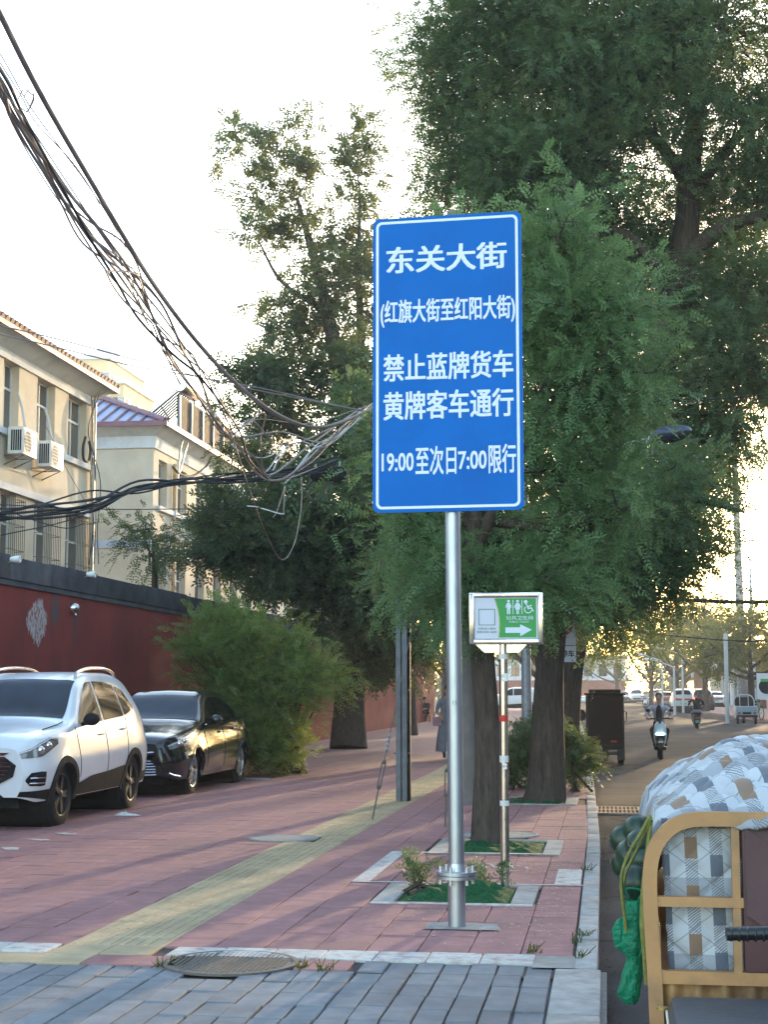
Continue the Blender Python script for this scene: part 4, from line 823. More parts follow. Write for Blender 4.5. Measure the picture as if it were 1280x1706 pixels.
ttext('公共卫生间', 610, 1085, 415, 488, bold=.015); ttext('PUBLIC TOILET', 665, 1015, 505, 540)
ttext('扫码进入落当', 120, 425, 625, 665, M['print_green']); ttext('智慧寻厕小程序', 98, 445, 687, 728, M['print_green'])
sq = MB(); frame_strip(sq, [(TX(a),TZ(b)) for a,b in ((132,290),(420,290),(420,585),(132,585))], [(TX(a),TZ(b)) for a,b in ((142,300),(410,300),(410,575),(142,575))], -.053); sq.build('square_outline', M['print_green'], fp_)
MB().lathe([(.0345,.95),(.0352,.95),(.0352,1.0),(.0345,1.0)], n=16, close=True).build('white_band', M['paper'], ts); MB().lathe([(.0345,.62),(.0352,.62),(.0352,.66),(.0345,.66)], n=16, close=True).build('white_band', M['paper'], ts)
MB().lathe([(.0345,1.26),(.0354,1.26),(.0354,1.31),(.0345,1.31)], n=16, close=True).build('red_band', M['red_tape'], ts); MB().lathe([(.0345,1.74),(.036,1.74),(.036,1.78),(.0345,1.78)], n=16, close=True).build('white_band', M['paper'], ts)
for z, s in ((1.6,1),(.92,.7)):
    MB().grid([[(.0 +.03*a*s, -.036-.012*abs(a)-.006*math.sin(5*b), z+.03*b*s) for b in (-1,-.3,.4,1)] for a in (-.6,0,.5,1)]).build('torn_paper', M['paper'], ts, 60)
# ------------------------------------------------------------------ no parking sign half hidden by the ribbed trunk
ns = thing('no_parking_sign', 'white sign with a red disc and black lettering half hidden by the trunk', 'sign', (-.62, 22.2, 0))
a, b = at(925,1000,22.2), at(960,1075,22.2); a2 = at(944,1104,22.2)
x1, zt, zm, zb = b[0]+.62, a[2]-.0, b[2], at(950,1103,22.2)[2]
MB().box(x1-.42, x1, -.01, .01, zm, zt+.35).build('plate', M['sign_white'], ns); MB().box(x1-.42, x1, -.012, .008, zb, zm-.012).build('lower_plate', M['sign_white'], ns)
zc = at(940,1040,22.2)[2]; MB().lathe([(.17,-.012),(.17,-.013),(.001,-.013)], (x1-.2,0,zc), 'y', 28).build('red_disc', M['red_tape'], ns)
put_text('lettering', '停车', .19, .1, x1-.115, (zb+zm)/2, -.0135, M['black_plastic'], ns, .02)
MB().tube([(x1-.21,.03,0),(x1-.21,.03,zt+.2)], .028, 10).build('post', M['grey_metal'], ns, 40)
# ------------------------------------------------------------------ posts
M['rail_steel'] = mat('rail_steel', (.13,.14,.16), .55, .5, var=.25, scale=9, stain=(.09,.07,.06), stain_scale=3)
tp = thing('twin_steel_post', 'pair of dark steel channel posts bolted together beside the tactile strip', 'post', (gnd(670,1335)[0], 21.05, 0))
for s in (-1, 1):
    c_ = MB(); x = s*.042
    c_.box(x-.034, x+.034, -.045, -.037, -.02, 2.82+.02*s); c_.box(x-.034, x-.027, -.0365, .04, -.02, 2.82+.02*s); c_.box(x+.027, x+.034, -.0365, .04, -.02, 2.82+.02*s); c_.build('channel', M['rail_steel'], tp)
MB().box(-.06, .06, .051, .06, -.02, 2.7).build('gap_filler', M['black_plastic'], tp); MB().box(.04, .11, .062, .11, -.02, 2.6).build('back_leg', M['black_plastic'], tp)  # black filler added behind the channels so no sky shows in the gap
for z in (.55,1.4,2.2): MB().box(-.085, .085, .041, .05, z-.03, z+.03).build('strap', M['rail_steel'], tp); MB().tube([(-.11,-.02,z+.1),(.11,-.02,z+.1)], .012, 6).build('bolt', M['iron'], tp)
up_ = thing('utility_pole', 'tapered concrete utility pole standing behind the blue sign', 'pole', (gnd(775,1337)[0], 21.0, 0))
MB().tube([(.02,0,-.1),(0,0,.1),(-.06,0,5),(-.1,0,8.2)], [.19,.185,.14,.11], 18).build('shaft', mat('pole_concrete', (.19,.17,.16), .9, var=.2, scale=5, bump=.4, bump_scale=40), up_, 40)
MB().box(-.75,.6,-.16,-.1,5.35,5.42).build('cross_arm', M['grey_metal'], up_); MB().lathe([(.15,5.2),(.15,5.5)], (-.07,0,0), n=16).build('pole_band', M['grey_metal'], up_)
M['wire'] = mat('wire', (.16,.13,.12), .5, .4, var=.2, scale=8)
def guy(label, base, top, zturn, m=M['wire'], cloth=False):
    t = thing('guy_wire', label, 'guy wire', base); d = np.array(top)-np.array(base); u = d/np.linalg.norm(d)
    MB().tube([(0,0,-.02), u*zturn], .011, 6).build('anchor_rod', M['iron'], t)
    tb = MB().tube([u*zturn+(.018,0,0), u*(zturn+.32)+(.022,0,0)], .009, 5).tube([u*zturn-(.018,0,0), u*(zturn+.32)-(.022,0,0)], .009, 5).ball(u*zturn, .028, 8, 6).ball(u*(zturn+.33), .026, 8, 6); tb.build('turnbuckle', M['iron'], t)
    for k in range(4): MB().lathe([(.03,-.012),(.034,0),(.03,.012)], u*(zturn+.5+.06*k), 'x', 8).build('wire_clip', M['grey_metal'], t)
    MB().tube([u*(zturn+.34), d], .006, 5).build('wire', m, t)
    return t
guy('guy wire with a clamped turnbuckle anchored on the tactile strip edge', gnd(620,1366), (-2.0,20.9,5.2), .42)
guy('rusty guy rod with a looped turnbuckle, behind the blue sign post', gnd(742,1378), (-1.95,20.95,5.0), .42)
# ------------------------------------------------------------------ overhead cables
M['cable_black'] = mat('cable_black', (.022,.022,.025), .6, var=.2, scale=6); M['cable_brown'] = mat('cable_brown', (.26,.2,.185), .6, var=.2, scale=6); M['cable_white'] = mat('cable_white', (.5,.5,.5), .5, var=.1, scale=6)
def path(pts, Ya, Yb):
    """photo points of a span that runs from depth Ya to depth Yb (evenly in 1/depth)"""
    d = [0]
    for a, b in zip(pts, pts[1:]): d.append(d[-1]+math.hypot(b[0]-a[0], b[1]-a[1]))
    return [at(p[0], p[1], 1/((1-s/d[-1])/Ya+s/d[-1]/Yb)) for p, s in zip(pts, d)]
def cable(par, P, r, m, jit=0., g=rng, k=6, name='cable'):
    P = [np.array(q)+(g.normal(0,jit,3)*np.array([1,.6,1]) if 0 < i < len(P)-1 else 0) for i, q in enumerate(P)]
    return MB().tube(spline(P, k), r, 6).build(name, m, par, 60)
g5 = np.random.default_rng(5)
main = thing('main_cable', 'thick steel-lashed cable sweeping down from the upper left to the pole', 'cable', (0,0,0))
cable(main, path([(-70,-110),(0,25),(50,125),(100,215),(150,300),(200,385),(260,480),(330,572),(400,645),(470,695),(530,712),(590,695),(660,660),(745,630)], 7.6, 20.8), .02, M['cable_brown'])
bd = thing('cable_bundle', 'tangled bundle of brown cables hanging from the upper left past the rooftops', 'cables', (0,0,0))
pb = [(-60,40),(0,140),(30,200),(100,320),(150,395),(200,455),(245,520),(290,590),(330,640),(380,720)]
tails = [[(410,790),(440,880),(470,930),(492,905),(500,840),(502,785)], [(430,790),(480,790),(560,720),(620,672)], [(420,760),(450,790),(520,740),(600,680)], [(430,700),(520,705),(600,680)], [(440,690),(430,740),(450,800),(540,775)], [(470,720),(540,735),(600,690)], [(400,745),(450,800),(520,770),(580,700)], [(420,700),(470,740),(540,720),(610,676)], [(415,770),(470,800),(540,745),(612,678)]]
for k, tl in enumerate(tails):
    ph_ = g5.uniform(0, 6.3); sprd = [6,8,10,13,15,17,18,15,14,10]; wob = [(x+sprd[i]*math.sin(ph_+i*.8)+4, y-sprd[i]*.6*math.sin(ph_+i*.8)) for i, (x, y) in enumerate(pb)]
    cable(bd, path(wob+tl, 7.8, 20.4), .005+.003*(k % 3), M['cable_brown'] if k < 8 else M['cable_black'], .012, g5)
for k in range(2): cable(bd, path([(x+(8 if k else -4), y+4*k) for x, y in pb[:7]], 7.9, 14.5), .013, M['cable_brown'], .004, g5)
ld = thing('slack_cables', 'thin slack wires with small loops above the tangled cable bundle', 'cables', (0,0,0))
for k, pts in enumerate([[(-20,60),(0,90),(20,125),(48,175),(95,240),(140,300),(180,360),(215,425),(240,480),(262,530)], [(-20,70),(0,105),(35,160),(60,205),(120,270),(160,330),(190,395),(225,455)], [(30,165),(38,150),(50,155),(56,165),(45,185),(35,180)], [(40,160),(48,150),(56,158),(50,176),(44,188)], [(100,330),(150,370),(200,400),(228,440),(245,500),(270,560),(320,590),(338,640)], [(175,450),(190,480),(215,510),(250,535),(262,560),(280,600),(300,640)], [(176,452),(200,452),(228,458),(240,490),(256,530),(300,580),(330,625)]]):
    cable(ld, path(pts, 8.2+ (2 if k > 3 else 0), 9.6 if k in (2,3) else 13.5), .0045+.003*(k > 3), M['cable_brown'], 0, g5)
hb = thing('black_cable_bundle', 'black cable bundle running from the buildings across to the pole', 'cables', (0,0,0))
for k in range(8):
    o = g5.normal(0, 6, 8); pts = [(-30,866),(60,853),(150,838),(230,818),(320,803),(400,793),(490,783),(560,777)]
    cable(hb, path([(x, y+dy*(1.4 if i < 3 else 1)) for i, ((x, y), dy) in enumerate(zip(pts, o))], 15.5, 20.4), .011+.004*(k % 2), M['cable_black'], .004, g5)
cable(hb, path([(0,892),(110,868),(180,838),(230,815)], 15.6, 17.2), .007, M['cable_black']); cable(hb, path([(-10,840),(150,848),(300,848),(420,846),(470,845)], 15.6, 19.5), .006, M['cable_black'])
cable(hb, path([(0,846),(60,868),(110,880),(140,872)], 15.6, 16.5), .006, M['cable_black'])
sp_ = thing('splice_closure', 'black cable splice cylinder hung on the bundle beside the sign', 'splice closure', at(548,790,20.3))
MB().lathe([(.0001,-.26),(.06,-.25),(.095,-.2),(.1,0),(.1,.2),(.06,.24),(.0001,.25)], (0,0,0), 'x', 16).build('body', M['black_plastic'], sp_, 40)
MB().tube([(.12*math.cos(a)-.18, .02, .14*math.sin(a)-.22) for a in np.linspace(0,6.283,22)], .015, 6).build('coil', M['cable_black'], sp_)
for s in (-.18,.15): MB().tube([(s,0,.09),(s,0,.17)], .012, 5).build('hanger', M['grey_metal'], sp_)
wc = thing('white_cables', 'loose white wires twisted below the pole, left of the blue sign', 'cables', (0,0,0))
for k, pts in enumerate([[(385,740),(400,752),(430,762),(455,758),(470,740)], [(425,805),(450,780),(470,750),(500,735),(540,745),(580,715),(612,680)], [(420,803),(445,798),(462,770),(478,748)], [(475,805),(490,790),(505,770),(530,740),(570,720),(600,685)], [(478,802),(500,775),(520,750),(560,730),(610,690)], [(475,810),(462,850),(455,862)], [(474,812),(473,850),(468,856),(430,845),(412,843)]]):
    cable(wc, path(pts, 19.4, 20.6), .008, M['cable_white'], .004, g5)
for k, (pts, Ya, Yb, r, lab) in enumerate([([(-30,536),(100,566),(250,606),(380,640),(520,668),(640,690),(760,708)], 13, 20.9, .007, 'thin wire crossing above the red eave to the pole, upper of two'), ([(-30,550),(100,580),(210,607),(330,628),(450,650),(600,684),(755,712)], 13, 20.9, .007, 'thin wire crossing above the red eave to the pole, lower of two'), ([(770,700),(880,681),(1000,676),(1150,668),(1300,655),(1420,640)], 20.9, 15, .006, 'thin dark wire running right from the blue sign across the leaves'), ([(990,985),(1060,995),(1150,1000),(1240,1003),(1330,1000),(1420,995)], 26, 24, .035, 'thick dark cable slung low across the road under the trees'), ([(1000,1040),(1060,1052),(1150,1062),(1240,1068),(1330,1068)], 44, 40, .018, 'thin cable over the road below the thick one'), ([(1140,966),(1200,963),(1290,957)], 58, 58, .012, 'faint wire tied to the tall cross-armed pole')]):
    o = MB().tube(spline(path(pts, Ya, Yb), 6), r, 6).build('overhead_wire', M['cable_black'] if k > 1 else M['cable_brown'], None, 60); tag(o, lab, 'wire')
q = at(165,840,36)
dw = thing('wall_wires', 'loose wires hanging down the corner downpipe of the cream building', 'cables', (0,0,0))
for k in range(5):
    a = [(152+3*k,660),(156-2*k,720),(150+4*k,800),(154+2*k,880),(148+4*k,940)]; cable(dw, [atx(x, y, BX+.16+.02*k) for x, y in a], .012, [M['cable_black'],M['cable_white']][k % 2], .03, g5)
cable(dw, [atx(x, y, BX+.25) for x, y in [(142,728),(138,745),(139,765),(147,768),(150,750),(148,735)]], .035, M['cable_black'])
cable(dw, [atx(*q_) for q_ in [(76,710,BX+.2),(110,780,BX+.3),(150,850,BX+.4)]], .01, M['cable_brown'])
dv = thing('facade_wires', 'white and black hoses drooping from the lilac roofed building eave', 'cables', (0,0,0))
for pts, r, m in [([(296,800),(298,770),(302,740),(308,728),(312,738),(306,760),(298,790)],.03,M['cable_white']), ([(330,738),(345,748),(351,765),(350,782)],.03,M['cable_white']), ([(288,778),(300,790),(320,793),(335,785)],.04,M['cable_black']), ([(352,760),(345,775),(335,785)],.04,M['cable_black']), ([(296,990),(285,960),(278,930),(282,900),(290,880),(292,850)],.02,M['cable_white']), ([(262,940),(275,925),(285,910)],.02,M['cable_white'])]:
    cable(dv, [atx(x, y, BX+.35) for x, y in pts], r, m)
# ------------------------------------------------------------------ street lamps and far poles
M['lamp_dark'] = mat('lamp_dark', (.06,.07,.1), .3, .4, var=.1); M['pale_pole'] = mat('pale_pole', (.5,.5,.48), .6, var=.1, scale=3)
def street_lamp(label, base, h, reach, side, detail=True, rise=.5, group=None, m=M['galv']):
    t = thing('street_lamp', label, 'street lamp', base, 0, group)
    MB().tube([(0,0,-.1),(0,0,h-rise)], [.09,.06], 12).build('pole', m, t, 40)
    MB().tube(spline([(0,0,h-rise-.1),(side*.15,0,h-rise+.12),(side*reach*.6,0,h-rise*.35),(side*reach,0,h)],5), .035, 8).build('arm', m, t, 40)
    Mx = Matrix.Rotation(R(-8*side), 3, 'Y')
    MB().ball((side*(reach+.34),0,h+.06), (.36,.15,.085), 16, 10, Mx).build('lamp_head', M['lamp_dark'] if detail else M['white_plastic'], t, 60)
    MB().ball((side*(reach+.36),0,h+.0), (.28,.12,.07), 14, 8, Mx).build('lamp_glass', M['win_glass'] if detail else M['white_plastic'], t, 60)
    return t
# lamp on a long arm clamped to the concrete pole
LY = 19.2; tip, hd0, hd1, st0 = at(1056,738,LY), at(1090,732,LY), at(1145,718,LY), at(770,812,20.9)
ol = thing('street_lamp', 'street lamp with a dark boat shaped head poking out of the leaves', 'street lamp', (st0[0], 20.95, st0[2])); o0 = np.array([st0[0], 20.95, st0[2]])
MB().tube([(0,0,0), at(985,757,LY)-o0, tip-o0, hd0-o0], .03, 10).build('arm', M['pale_pole'], ol, 40); MB().lathe([(.16,-.05),(.16,.05)], (-.02,.05,0), n=16).build('clamp', M['grey_metal'], ol, 40)
hc_ = (hd0+hd1)/2-o0; mx_ = Matrix.Rotation(R(-9), 3, 'Y')
MB().ball(hc_+np.array([0,0,.02]), (.27,.14,.1), 18, 12, mx_).build('lamp_head', M['lamp_dark'], ol, 60); MB().ball(hc_+np.array([.01,0,-.03]), (.21,.11,.065), 16, 10, mx_).build('lamp_glass', M['win_glass'], ol, 60); MB().tube([hd0-o0-np.array([.05,0,0]), hc_-np.array([.16,0,.01])], .05, 10).build('socket', M['galv'], ol, 40)
xb = at(878,1180,29)[0]; gp_ = thing('thin_pole', 'thin grey pole standing between the slim and the thick ribbed trunks', 'pole', (xb,29,0)); MB().tube([(0,0,-.1),(0,0,5.5)], [.1,.075], 12).build('shaft', M['grey_metal'], gp_, 40); MB().lathe([(.13,0),(.13,.12),(.1,.14)], n=14).build('base_collar', M['grey_metal'], gp_, 40)
for k, (px, py, base_y, lab) in enumerate([(1098,1100,1189,'pale street lamp in the distance, nearest to the queue of cars'),(1115,1081,1184,'pale street lamp in the distance with the longest arm'),(1083,1092,1182,'thin pale street lamp in the distance beside the far scooter')]):
    Y = [100,112,122][k]; b_ = at(px, 1160, Y); street_lamp(lab, (b_[0]+1.0,Y,0), at(px,py,Y)[2], 1.2, -1, False, m=M['pale_pole'])
tpole = thing('tall_utility_pole', 'tall concrete pole with two cross arms against the bright sky', 'pole', (at(1237,1100,95)[0], 95, 0)); H = at(1230,740,95)[2]
MB().tube([(0,0,-.1),(0,0,3),(-.12,0,H)], [.3,.27,.17], 16).build('shaft', M['concrete'], tpole, 40)
for py, w in ((885,1.7),(903,1.95)):
    z = at(1230,py,95)[2]
    for s in (-1,1):
        MB().tube(spline([(0,0,z),(s*w*.4,0,z+.1),(s*w,0,z+.42)],4), .05, 6).build('cross_arm', M['grey_metal'], tpole); MB().lathe([(.03,0),(.06,.05),(.03,.1),(.06,.15),(.02,.22)], (s*w,0,z+.42), n=8).build('insulator', M['white_plastic'], tpole)
for k in range(5): MB().lathe([(.29-.012*k,0),(.3-.012*k,.06),(.29-.012*k,.12)], (-.02*k,0,4+1.6*k), n=14).build('band', M['grey_metal'], tpole)
tp2 = thing('far_pole', 'slender far pole with one cross arm beside the tall concrete pole', 'pole', (at(1255,1100,105)[0],105,0)); H = at(1255,930,105)[2]
MB().tube([(0,0,-.1),(0,0,H)], [.22,.08], 10).build('shaft', M['pale_pole'], tp2, 40); z = at(1255,985,105)[2]
for s in (-1,1): MB().tube([(0,0,z),(s*.9,0,z+.35)], .04, 5).build('cross_arm', M['grey_metal'], tp2)
for k, (px, Y, lab) in enumerate([(1212,76,'pale post at the far kerb behind the cargo trike'),(1226,92,'pale post at the far kerb beside the forked tree')]):
    b_ = at(px,1150,Y); t = thing('far_post', lab, 'post', (b_[0],Y,0)); MB().tube([(0,0,-.1),(0,0,4.2)], .1, 10).build('shaft', M['pale_pole'], t, 40); MB().lathe([(.1,4.2),(.001,4.28)], n=10).build('cap', M['grey_metal'], t)
# ------------------------------------------------------------------ cars (front at local y = 0, tail at y = L)
def pchip(tab):
    x = np.array([a for a, b in tab], float); y = np.array([b for a, b in tab], float); h = np.diff(x); d = np.diff(y)/h
    mm = np.zeros(len(x)); mm[0], mm[-1] = d[0], d[-1]
    for i in range(1, len(x)-1): mm[i] = 0 if d[i-1]*d[i] <= 0 else 2*d[i-1]*d[i]/(d[i-1]+d[i])
    def f(s):
        i = int(np.clip(np.searchsorted(x, s)-1, 0, len(h)-1)); t = min(1, max(0, (s-x[i])/h[i]))
        return float((2*t**3-3*t**2+1)*y[i]+(t**3-2*t**2+t)*h[i]*mm[i]+(-2*t**3+3*t**2)*y[i+1]+(t**3-t**2)*h[i]*mm[i+1])
    return f
class Body:
    def __init__(s, L, keys): s.L = L; s.k = {a: pchip([(x, (y if y < .38 else .38+(y-.38)*1.08) if a[0] == 'z' else y) for x, y in b]) for a, b in keys.items()}; s.memo = {}; s.pm = {}
    def ctrl(s, q):
        if q not in s.memo: s.memo[q] = s.ctrl_(q)
        return s.memo[q]
    def ctrl_(s, q):
        k = {a: f(q) for a, f in s.k.items()}; zb = k['zb']; zm = k['zm']
        return [(k['yb'], zb), (k['yb']+(k['ym']-k['yb'])*.75, zb+(zm-zb)*.42), (k['ym'], zm), (k['yw'], k['zw']), (k['yt'], k['zt']), (k['yt']*.55, k['zt']+(k['zc']-k['zt'])*.8), (0, k['zc'])]
    def pt(s, q, v):
        P = s.ctrl(q); i = int(min(v, 5.9999)); t = v-i
        a = P[i-1] if i else (2*P[0][0]-P[1][0], 2*P[0][1]-P[1][1]); b, c = P[i], P[i+1]; d = P[i+2] if i < 5 else (-P[5][0], P[5][1])
        r = [(b[j]*(1-t)+c[j]*t)*.35+.325*((2*b[j])+(c[j]-a[j])*t+(2*a[j]-5*b[j]+4*c[j]-d[j])*t*t+(3*b[j]-a[j]-3*c[j]+d[j])*t**3) for j in (0, 1)]
        return np.array([max(0, r[0]), q, r[1]])
    def nrm(s, q, v):
        e = 1e-3; a = s.pt(min(s.L, q+.01), v)-s.pt(max(0, q-.01), v); b = s.pt(q, min(6, v+.02))-s.pt(q, max(0, v-.02)); n = np.cross(a, b); k = np.linalg.norm(n)
        n = n/k if k > 1e-9 else np.array([1., 0, 0])
        return n if (n[0] >= -1e-6 if v < 4 else n[2] >= 0) else -n
    def vz(s, q, z, lo=0., hi=4.):
        if z > .38: z = .38+(z-.38)*1.08
        for _ in range(14):
            m = (lo+hi)/2
            if s.pt(q, m)[2] < z: lo = m
            else: hi = m
        return (lo+hi)/2
    def side(s, q, z, off=0., sx=1):
        v = s.vz(q, z); p = s.pt(q, v)+s.nrm(q, v)*off; return np.array([sx*p[0], p[1], p[2]])
def car(name, label, loc, rz, spec, paint, detail=True, group=None, taillit=False):
    B = spec['B']; L = B.L; t = thing(name, label, 'car', loc, rz, group); axles = spec['axles']; wr = spec['wr']; ar = spec['arch']; G = MATC
    nq, nv = (90, 42) if detail else (30, 18)
    qs = np.linspace(0, L, nq); vs_ = np.linspace(0, 6, nv); mb = MB()
    P = {sx: [[B.pt(q, v)*np.array([sx,1,1]) for v in vs_] for q in qs] for sx in (1, -1)}
    for sx in (1, -1):
        for i in range(nq-1):
            for j in range(nv-1):
                a, b, c, d = P[sx][i][j], P[sx][i+1][j], P[sx][i+1][j+1], P[sx][i][j+1]; m_ = (a+b+c+d)/4
                if vs_[j] < 2.6 and any((m_[1]-ax)**2+(m_[2]-wr)**2 < (ar-.01)**2 for ax in axles): continue
                mb.add([a, b, c, d], [(0,1,2,3)])
        mb.add(P[sx][0]+[np.array([0,0,P[sx][0][0][2]])], [tuple(range(nv+1))]); mb.add(P[sx][-1]+[np.array([0,L,P[sx][-1][0][2]])], [tuple(range(nv+1))])
    body = mb.build('body', paint, t, 38)
    # dark underside and wheel housings
    u = MB().box(-.62, .62, .12, L-.12, spec['gc'], .62)
    for ax in axles: u.lathe([(.001,-.8),(ar+.02,-.8),(ar+.02,.8),(.001,.8)], (0,ax,wr), 'x', 24)
    mw = min(B.side(ax, .62)[0] for ax in axles)
    u.v = [(max(-mw+.06, min(mw-.06, x)), y, z) for x, y, z in u.v]; u.build('underbody', G['dark'], t)
    def patch(nm, m, q0, q1, zlo, zhi, off=.006, n=14, k=5, par=t, sides=(1,-1)):
        o = None
        for sx in sides:
            g = MB().grid([[B.side(q, zlo(q)+(zhi(q)-zlo(q))*w, off, sx) for w in np.linspace(0,1,k)] for q in np.linspace(q0,q1,n)]); o = g.build(nm, m, par, 60)
        return o
    def lin(*tab): return interp(tab)
    # glass
    for (q0, q1, lo, hi) in spec['side_windows']: patch('side_window', G['glass'], q0, q1, lin(*lo), lin(*hi), .005, 18, 5)
    for nm, (q0, q1, v0) in (('windscreen', spec['screen']), ('rear_window', spec['rear'])):
        g = MB(); rows = []
        for q in np.linspace(q0, q1, 16):
            r_ = [B.pt(q, v)+B.nrm(q, v)*.006 for v in np.linspace(v0, 6, 8)]; rows.append([p*np.array([-1,1,1]) for p in r_]+[p for p in reversed(r_[:-1])])
        g.grid(rows).build(nm, G['glass'] if nm == 'rear_window' else G['screen'], t, 60)
    # wheels
    wm = spec['wheel']
    for ax in axles:
        for sx in (1, -1):
            xo = B.side(ax, wr+ar+.06)[0]-.035; wh = link('wheel', None, t, (sx*xo, ax, wr)); wh.empty_display_size = .1
            if sx < 0: wh.rotation_euler.z = math.pi
            for nm, me in wm: link(nm, me, wh)
    # arch trims
    for ax in axles:
        for sx in (1, -1):
            rows = []
            for a in np.linspace(R(-14), R(194), 30 if detail else 14):
                ca, sa = math.cos(a), math.sin(a); row = []
                for rr, off in ((ar-.03,-.09),(ar-.028,.012),(ar+spec['trim'],.014),(ar+spec['trim']+.004,.0)):
                    z = wr+rr*sa; q = ax+rr*ca; z = max(z, spec['gc']+.03); p = B.side(min(L-.01,max(.01,q)), max(z, B.k['zb'](q)+.005), off, sx); p[2] = z; row.append(p)
                rows.append(row)
            MB().grid(rows).build('wheel_arch', G['dark'] if spec['trim'] > .02 else paint, t, 40)
    if spec.get('cladding'): 
        for q0, q1, lo, hi in spec['cladding']: patch('cladding', G['dark'], q0, q1, lin(*lo), lin(*hi), .008, 16, 4)
    hl = None
    q0, q1, lo, hi = spec['head']; hl = patch('headlight', G['lampglass'], q0, q1, lin(*lo), lin(*hi), .008, 16, 5)
    q0, q1, lo, hi = spec['tail']; patch('tail_light', G['tail_lit'] if taillit else G['tail'], q0, q1, lin(*lo), lin(*hi), .008, 8, 4)
    wt_, zt_ = B.k['ym'](L), B.k['zw'](L)
    MB().box(-.62*wt_*1.3, .62*wt_*1.3, L+.001, L+.02, zt_-.2, zt_-.06).build('tail_panel', G['tail'], t); MB().box(-.22,.22,L+.001,L+.012,.62,.73).build('number_plate', G['plate'], t); MB().box(-.6,.6,L-.02,L+.03,.3,.5).build('rear_bumper', G['dark'], t)
    if not detail: 
        MB().box(-.5,.5,-.012,.0,.42,.62).build('grille', G['dark'], t); return t
    for q0, q1, zz in spec['seams']:
        for sx in (1,-1): MB().tube([B.side(q0+(q1-q0)*k/10, zz[0]+(zz[1]-zz[0])*k/10, .001, sx) for k in range(11)], .005, 4).build('door_seam', G['dark'], t)
    for q, z in spec['handles']:
        for sx in (1,-1):
            p = B.side(q, z, .022, sx); MB().ball(p, (.014,.09,.018), 10, 6).build('door_handle', paint if spec['trim'] > .02 else G['chrome'], t, 60)
    for sx in (1,-1):
        q, z = spec['mirror']; p = B.side(q, z, .0, sx); mr = MB().ball(p+np.array([sx*.13,-.03,.06]), (.1,.075,.075), 14, 10).build('mirror', spec.get('mirror_mat') or paint, t, 60)
        MB().tube([p, p+np.array([sx*.08,-.02,.02])], .025, 8).build('mirror_foot', G['dark'], mr); MB().ball(p+np.array([sx*.13,.035,.06]), (.085,.02,.06), 12, 8).build('mirror_glass', G['chrome'], mr, 60)
    # lamp insides
    q0, q1, lo, hi = spec['head']
    for sx in (1,-1):
        for w, r_ in ((.35,.05),(.62,.042)):
            q = q0+(q1-q0)*w; z = (lin(*lo)(q)+lin(*hi)(q))/2; p = B.side(q, z, .004, sx); MB().ball(p, r_, 14, 8).build('lamp_projector', G['chrome'], t, 60)
        MB().tube([B.side(q0+(q1-q0)*k/8, lin(*hi)(q0+(q1-q0)*k/8)-.012, .013, sx) for k in range(9)], .009, 5).build('lamp_strip', G['whitelens'], t)
    return t
def wheel_set(r, w, spokes, rim_m, hub_r=.06, y_split=False):
    tyre = MB().lathe([(r*.66,-w+.02),(r*.86,-w),(r*.97,-w+.03),(r,-w*.6),(r,-w*.2),(r*.97,-.012),(r*.86,.0),(r*.66,-.02)], (0,0,0), 'x', 36, True)
    rim = MB().lathe([(r*.66,-w+.03),(r*.64,-.05),(r*.66,-.008),(r*.70,-.004),(r*.70,-.02)], (0,0,0), 'x', 32); rim.lathe([(.001,-.075),(r*.64,-.075)], (0,0,0), 'x', 24)
    for k in range(spokes):
        a = 2*math.pi*k/spokes
        for da in ((-.13,.13) if y_split else (0,)):
            a2 = a+da; c, s = math.cos(a2), math.sin(a2); c0, s0 = math.cos(a), math.sin(a)
            p0 = np.array([-.02, hub_r*.6*c0, hub_r*.6*s0]); p1 = np.array([-.022, r*.66*c, r*.66*s]); u = np.array([0,-s,c])
            rim.slab([p0-u*.024, p0+u*.024, p1+u*.016, p1-u*.016], (-.035,0,0))
    hub = MB().lathe([(.001,-.008),(hub_r*.6,-.01),(hub_r,-.02),(hub_r,-.06)], (0,0,0), 'x', 18)
    disc = MB().lathe([(.001,-.07),(r*.45,-.07),(r*.45,-.085),(.001,-.085)], (0,0,0), 'x', 24)
    def sm(mb, m):
        o = mb.build('proto', m, None, 35); me = o.data; bpy.data.objects.remove(o); return me
    return [('tyre', sm(tyre, M['black_rubber'])), ('rim', sm(rim, rim_m)), ('hub', sm(hub, rim_m)), ('brake_disc', sm(disc, M['grey_metal']))]
def paint_mat(name, col, rough=.22, metal=0., spec=.5):
    m = mat(name, col, rough, metal, var=.05, scale=2, coat=.35, rvar=.04, stain=tuple(c*.8+.02 for c in col), stain_scale=1.5, stain_amt=.35, spec=spec); return m
MATC = dict(dark=M['black_plastic'], glass=glass_mat('car_glass', (.006,.007,.008), .08, .0), screen=glass_mat('windscreen', (.045,.05,.065), .08, .0), chrome=mat('chrome', (.7,.7,.72), .1, 1., var=.03, rvar=.02),
            lampglass=glass_mat('lamp_glass', (.16,.165,.17), .04), whitelens=mat('white_lens', (.6,.6,.58), .2, var=.05), tail=mat('tail_red', (.25,.012,.012), .2, var=.05, coat=.6), tail_lit=mat('tail_lit', (.5,.02,.02), .2, var=.05, emit=((1,.05,.03), 1.5)), plate=mat('plate', (.12,.35,.3), .5, var=.1))
RIM_D = mat('rim_dark', (.03,.03,.033), .5, .2, var=.1, spec=.25); RIM_S = mat('rim_silver', (.6,.6,.62), .28, .9, var=.06)
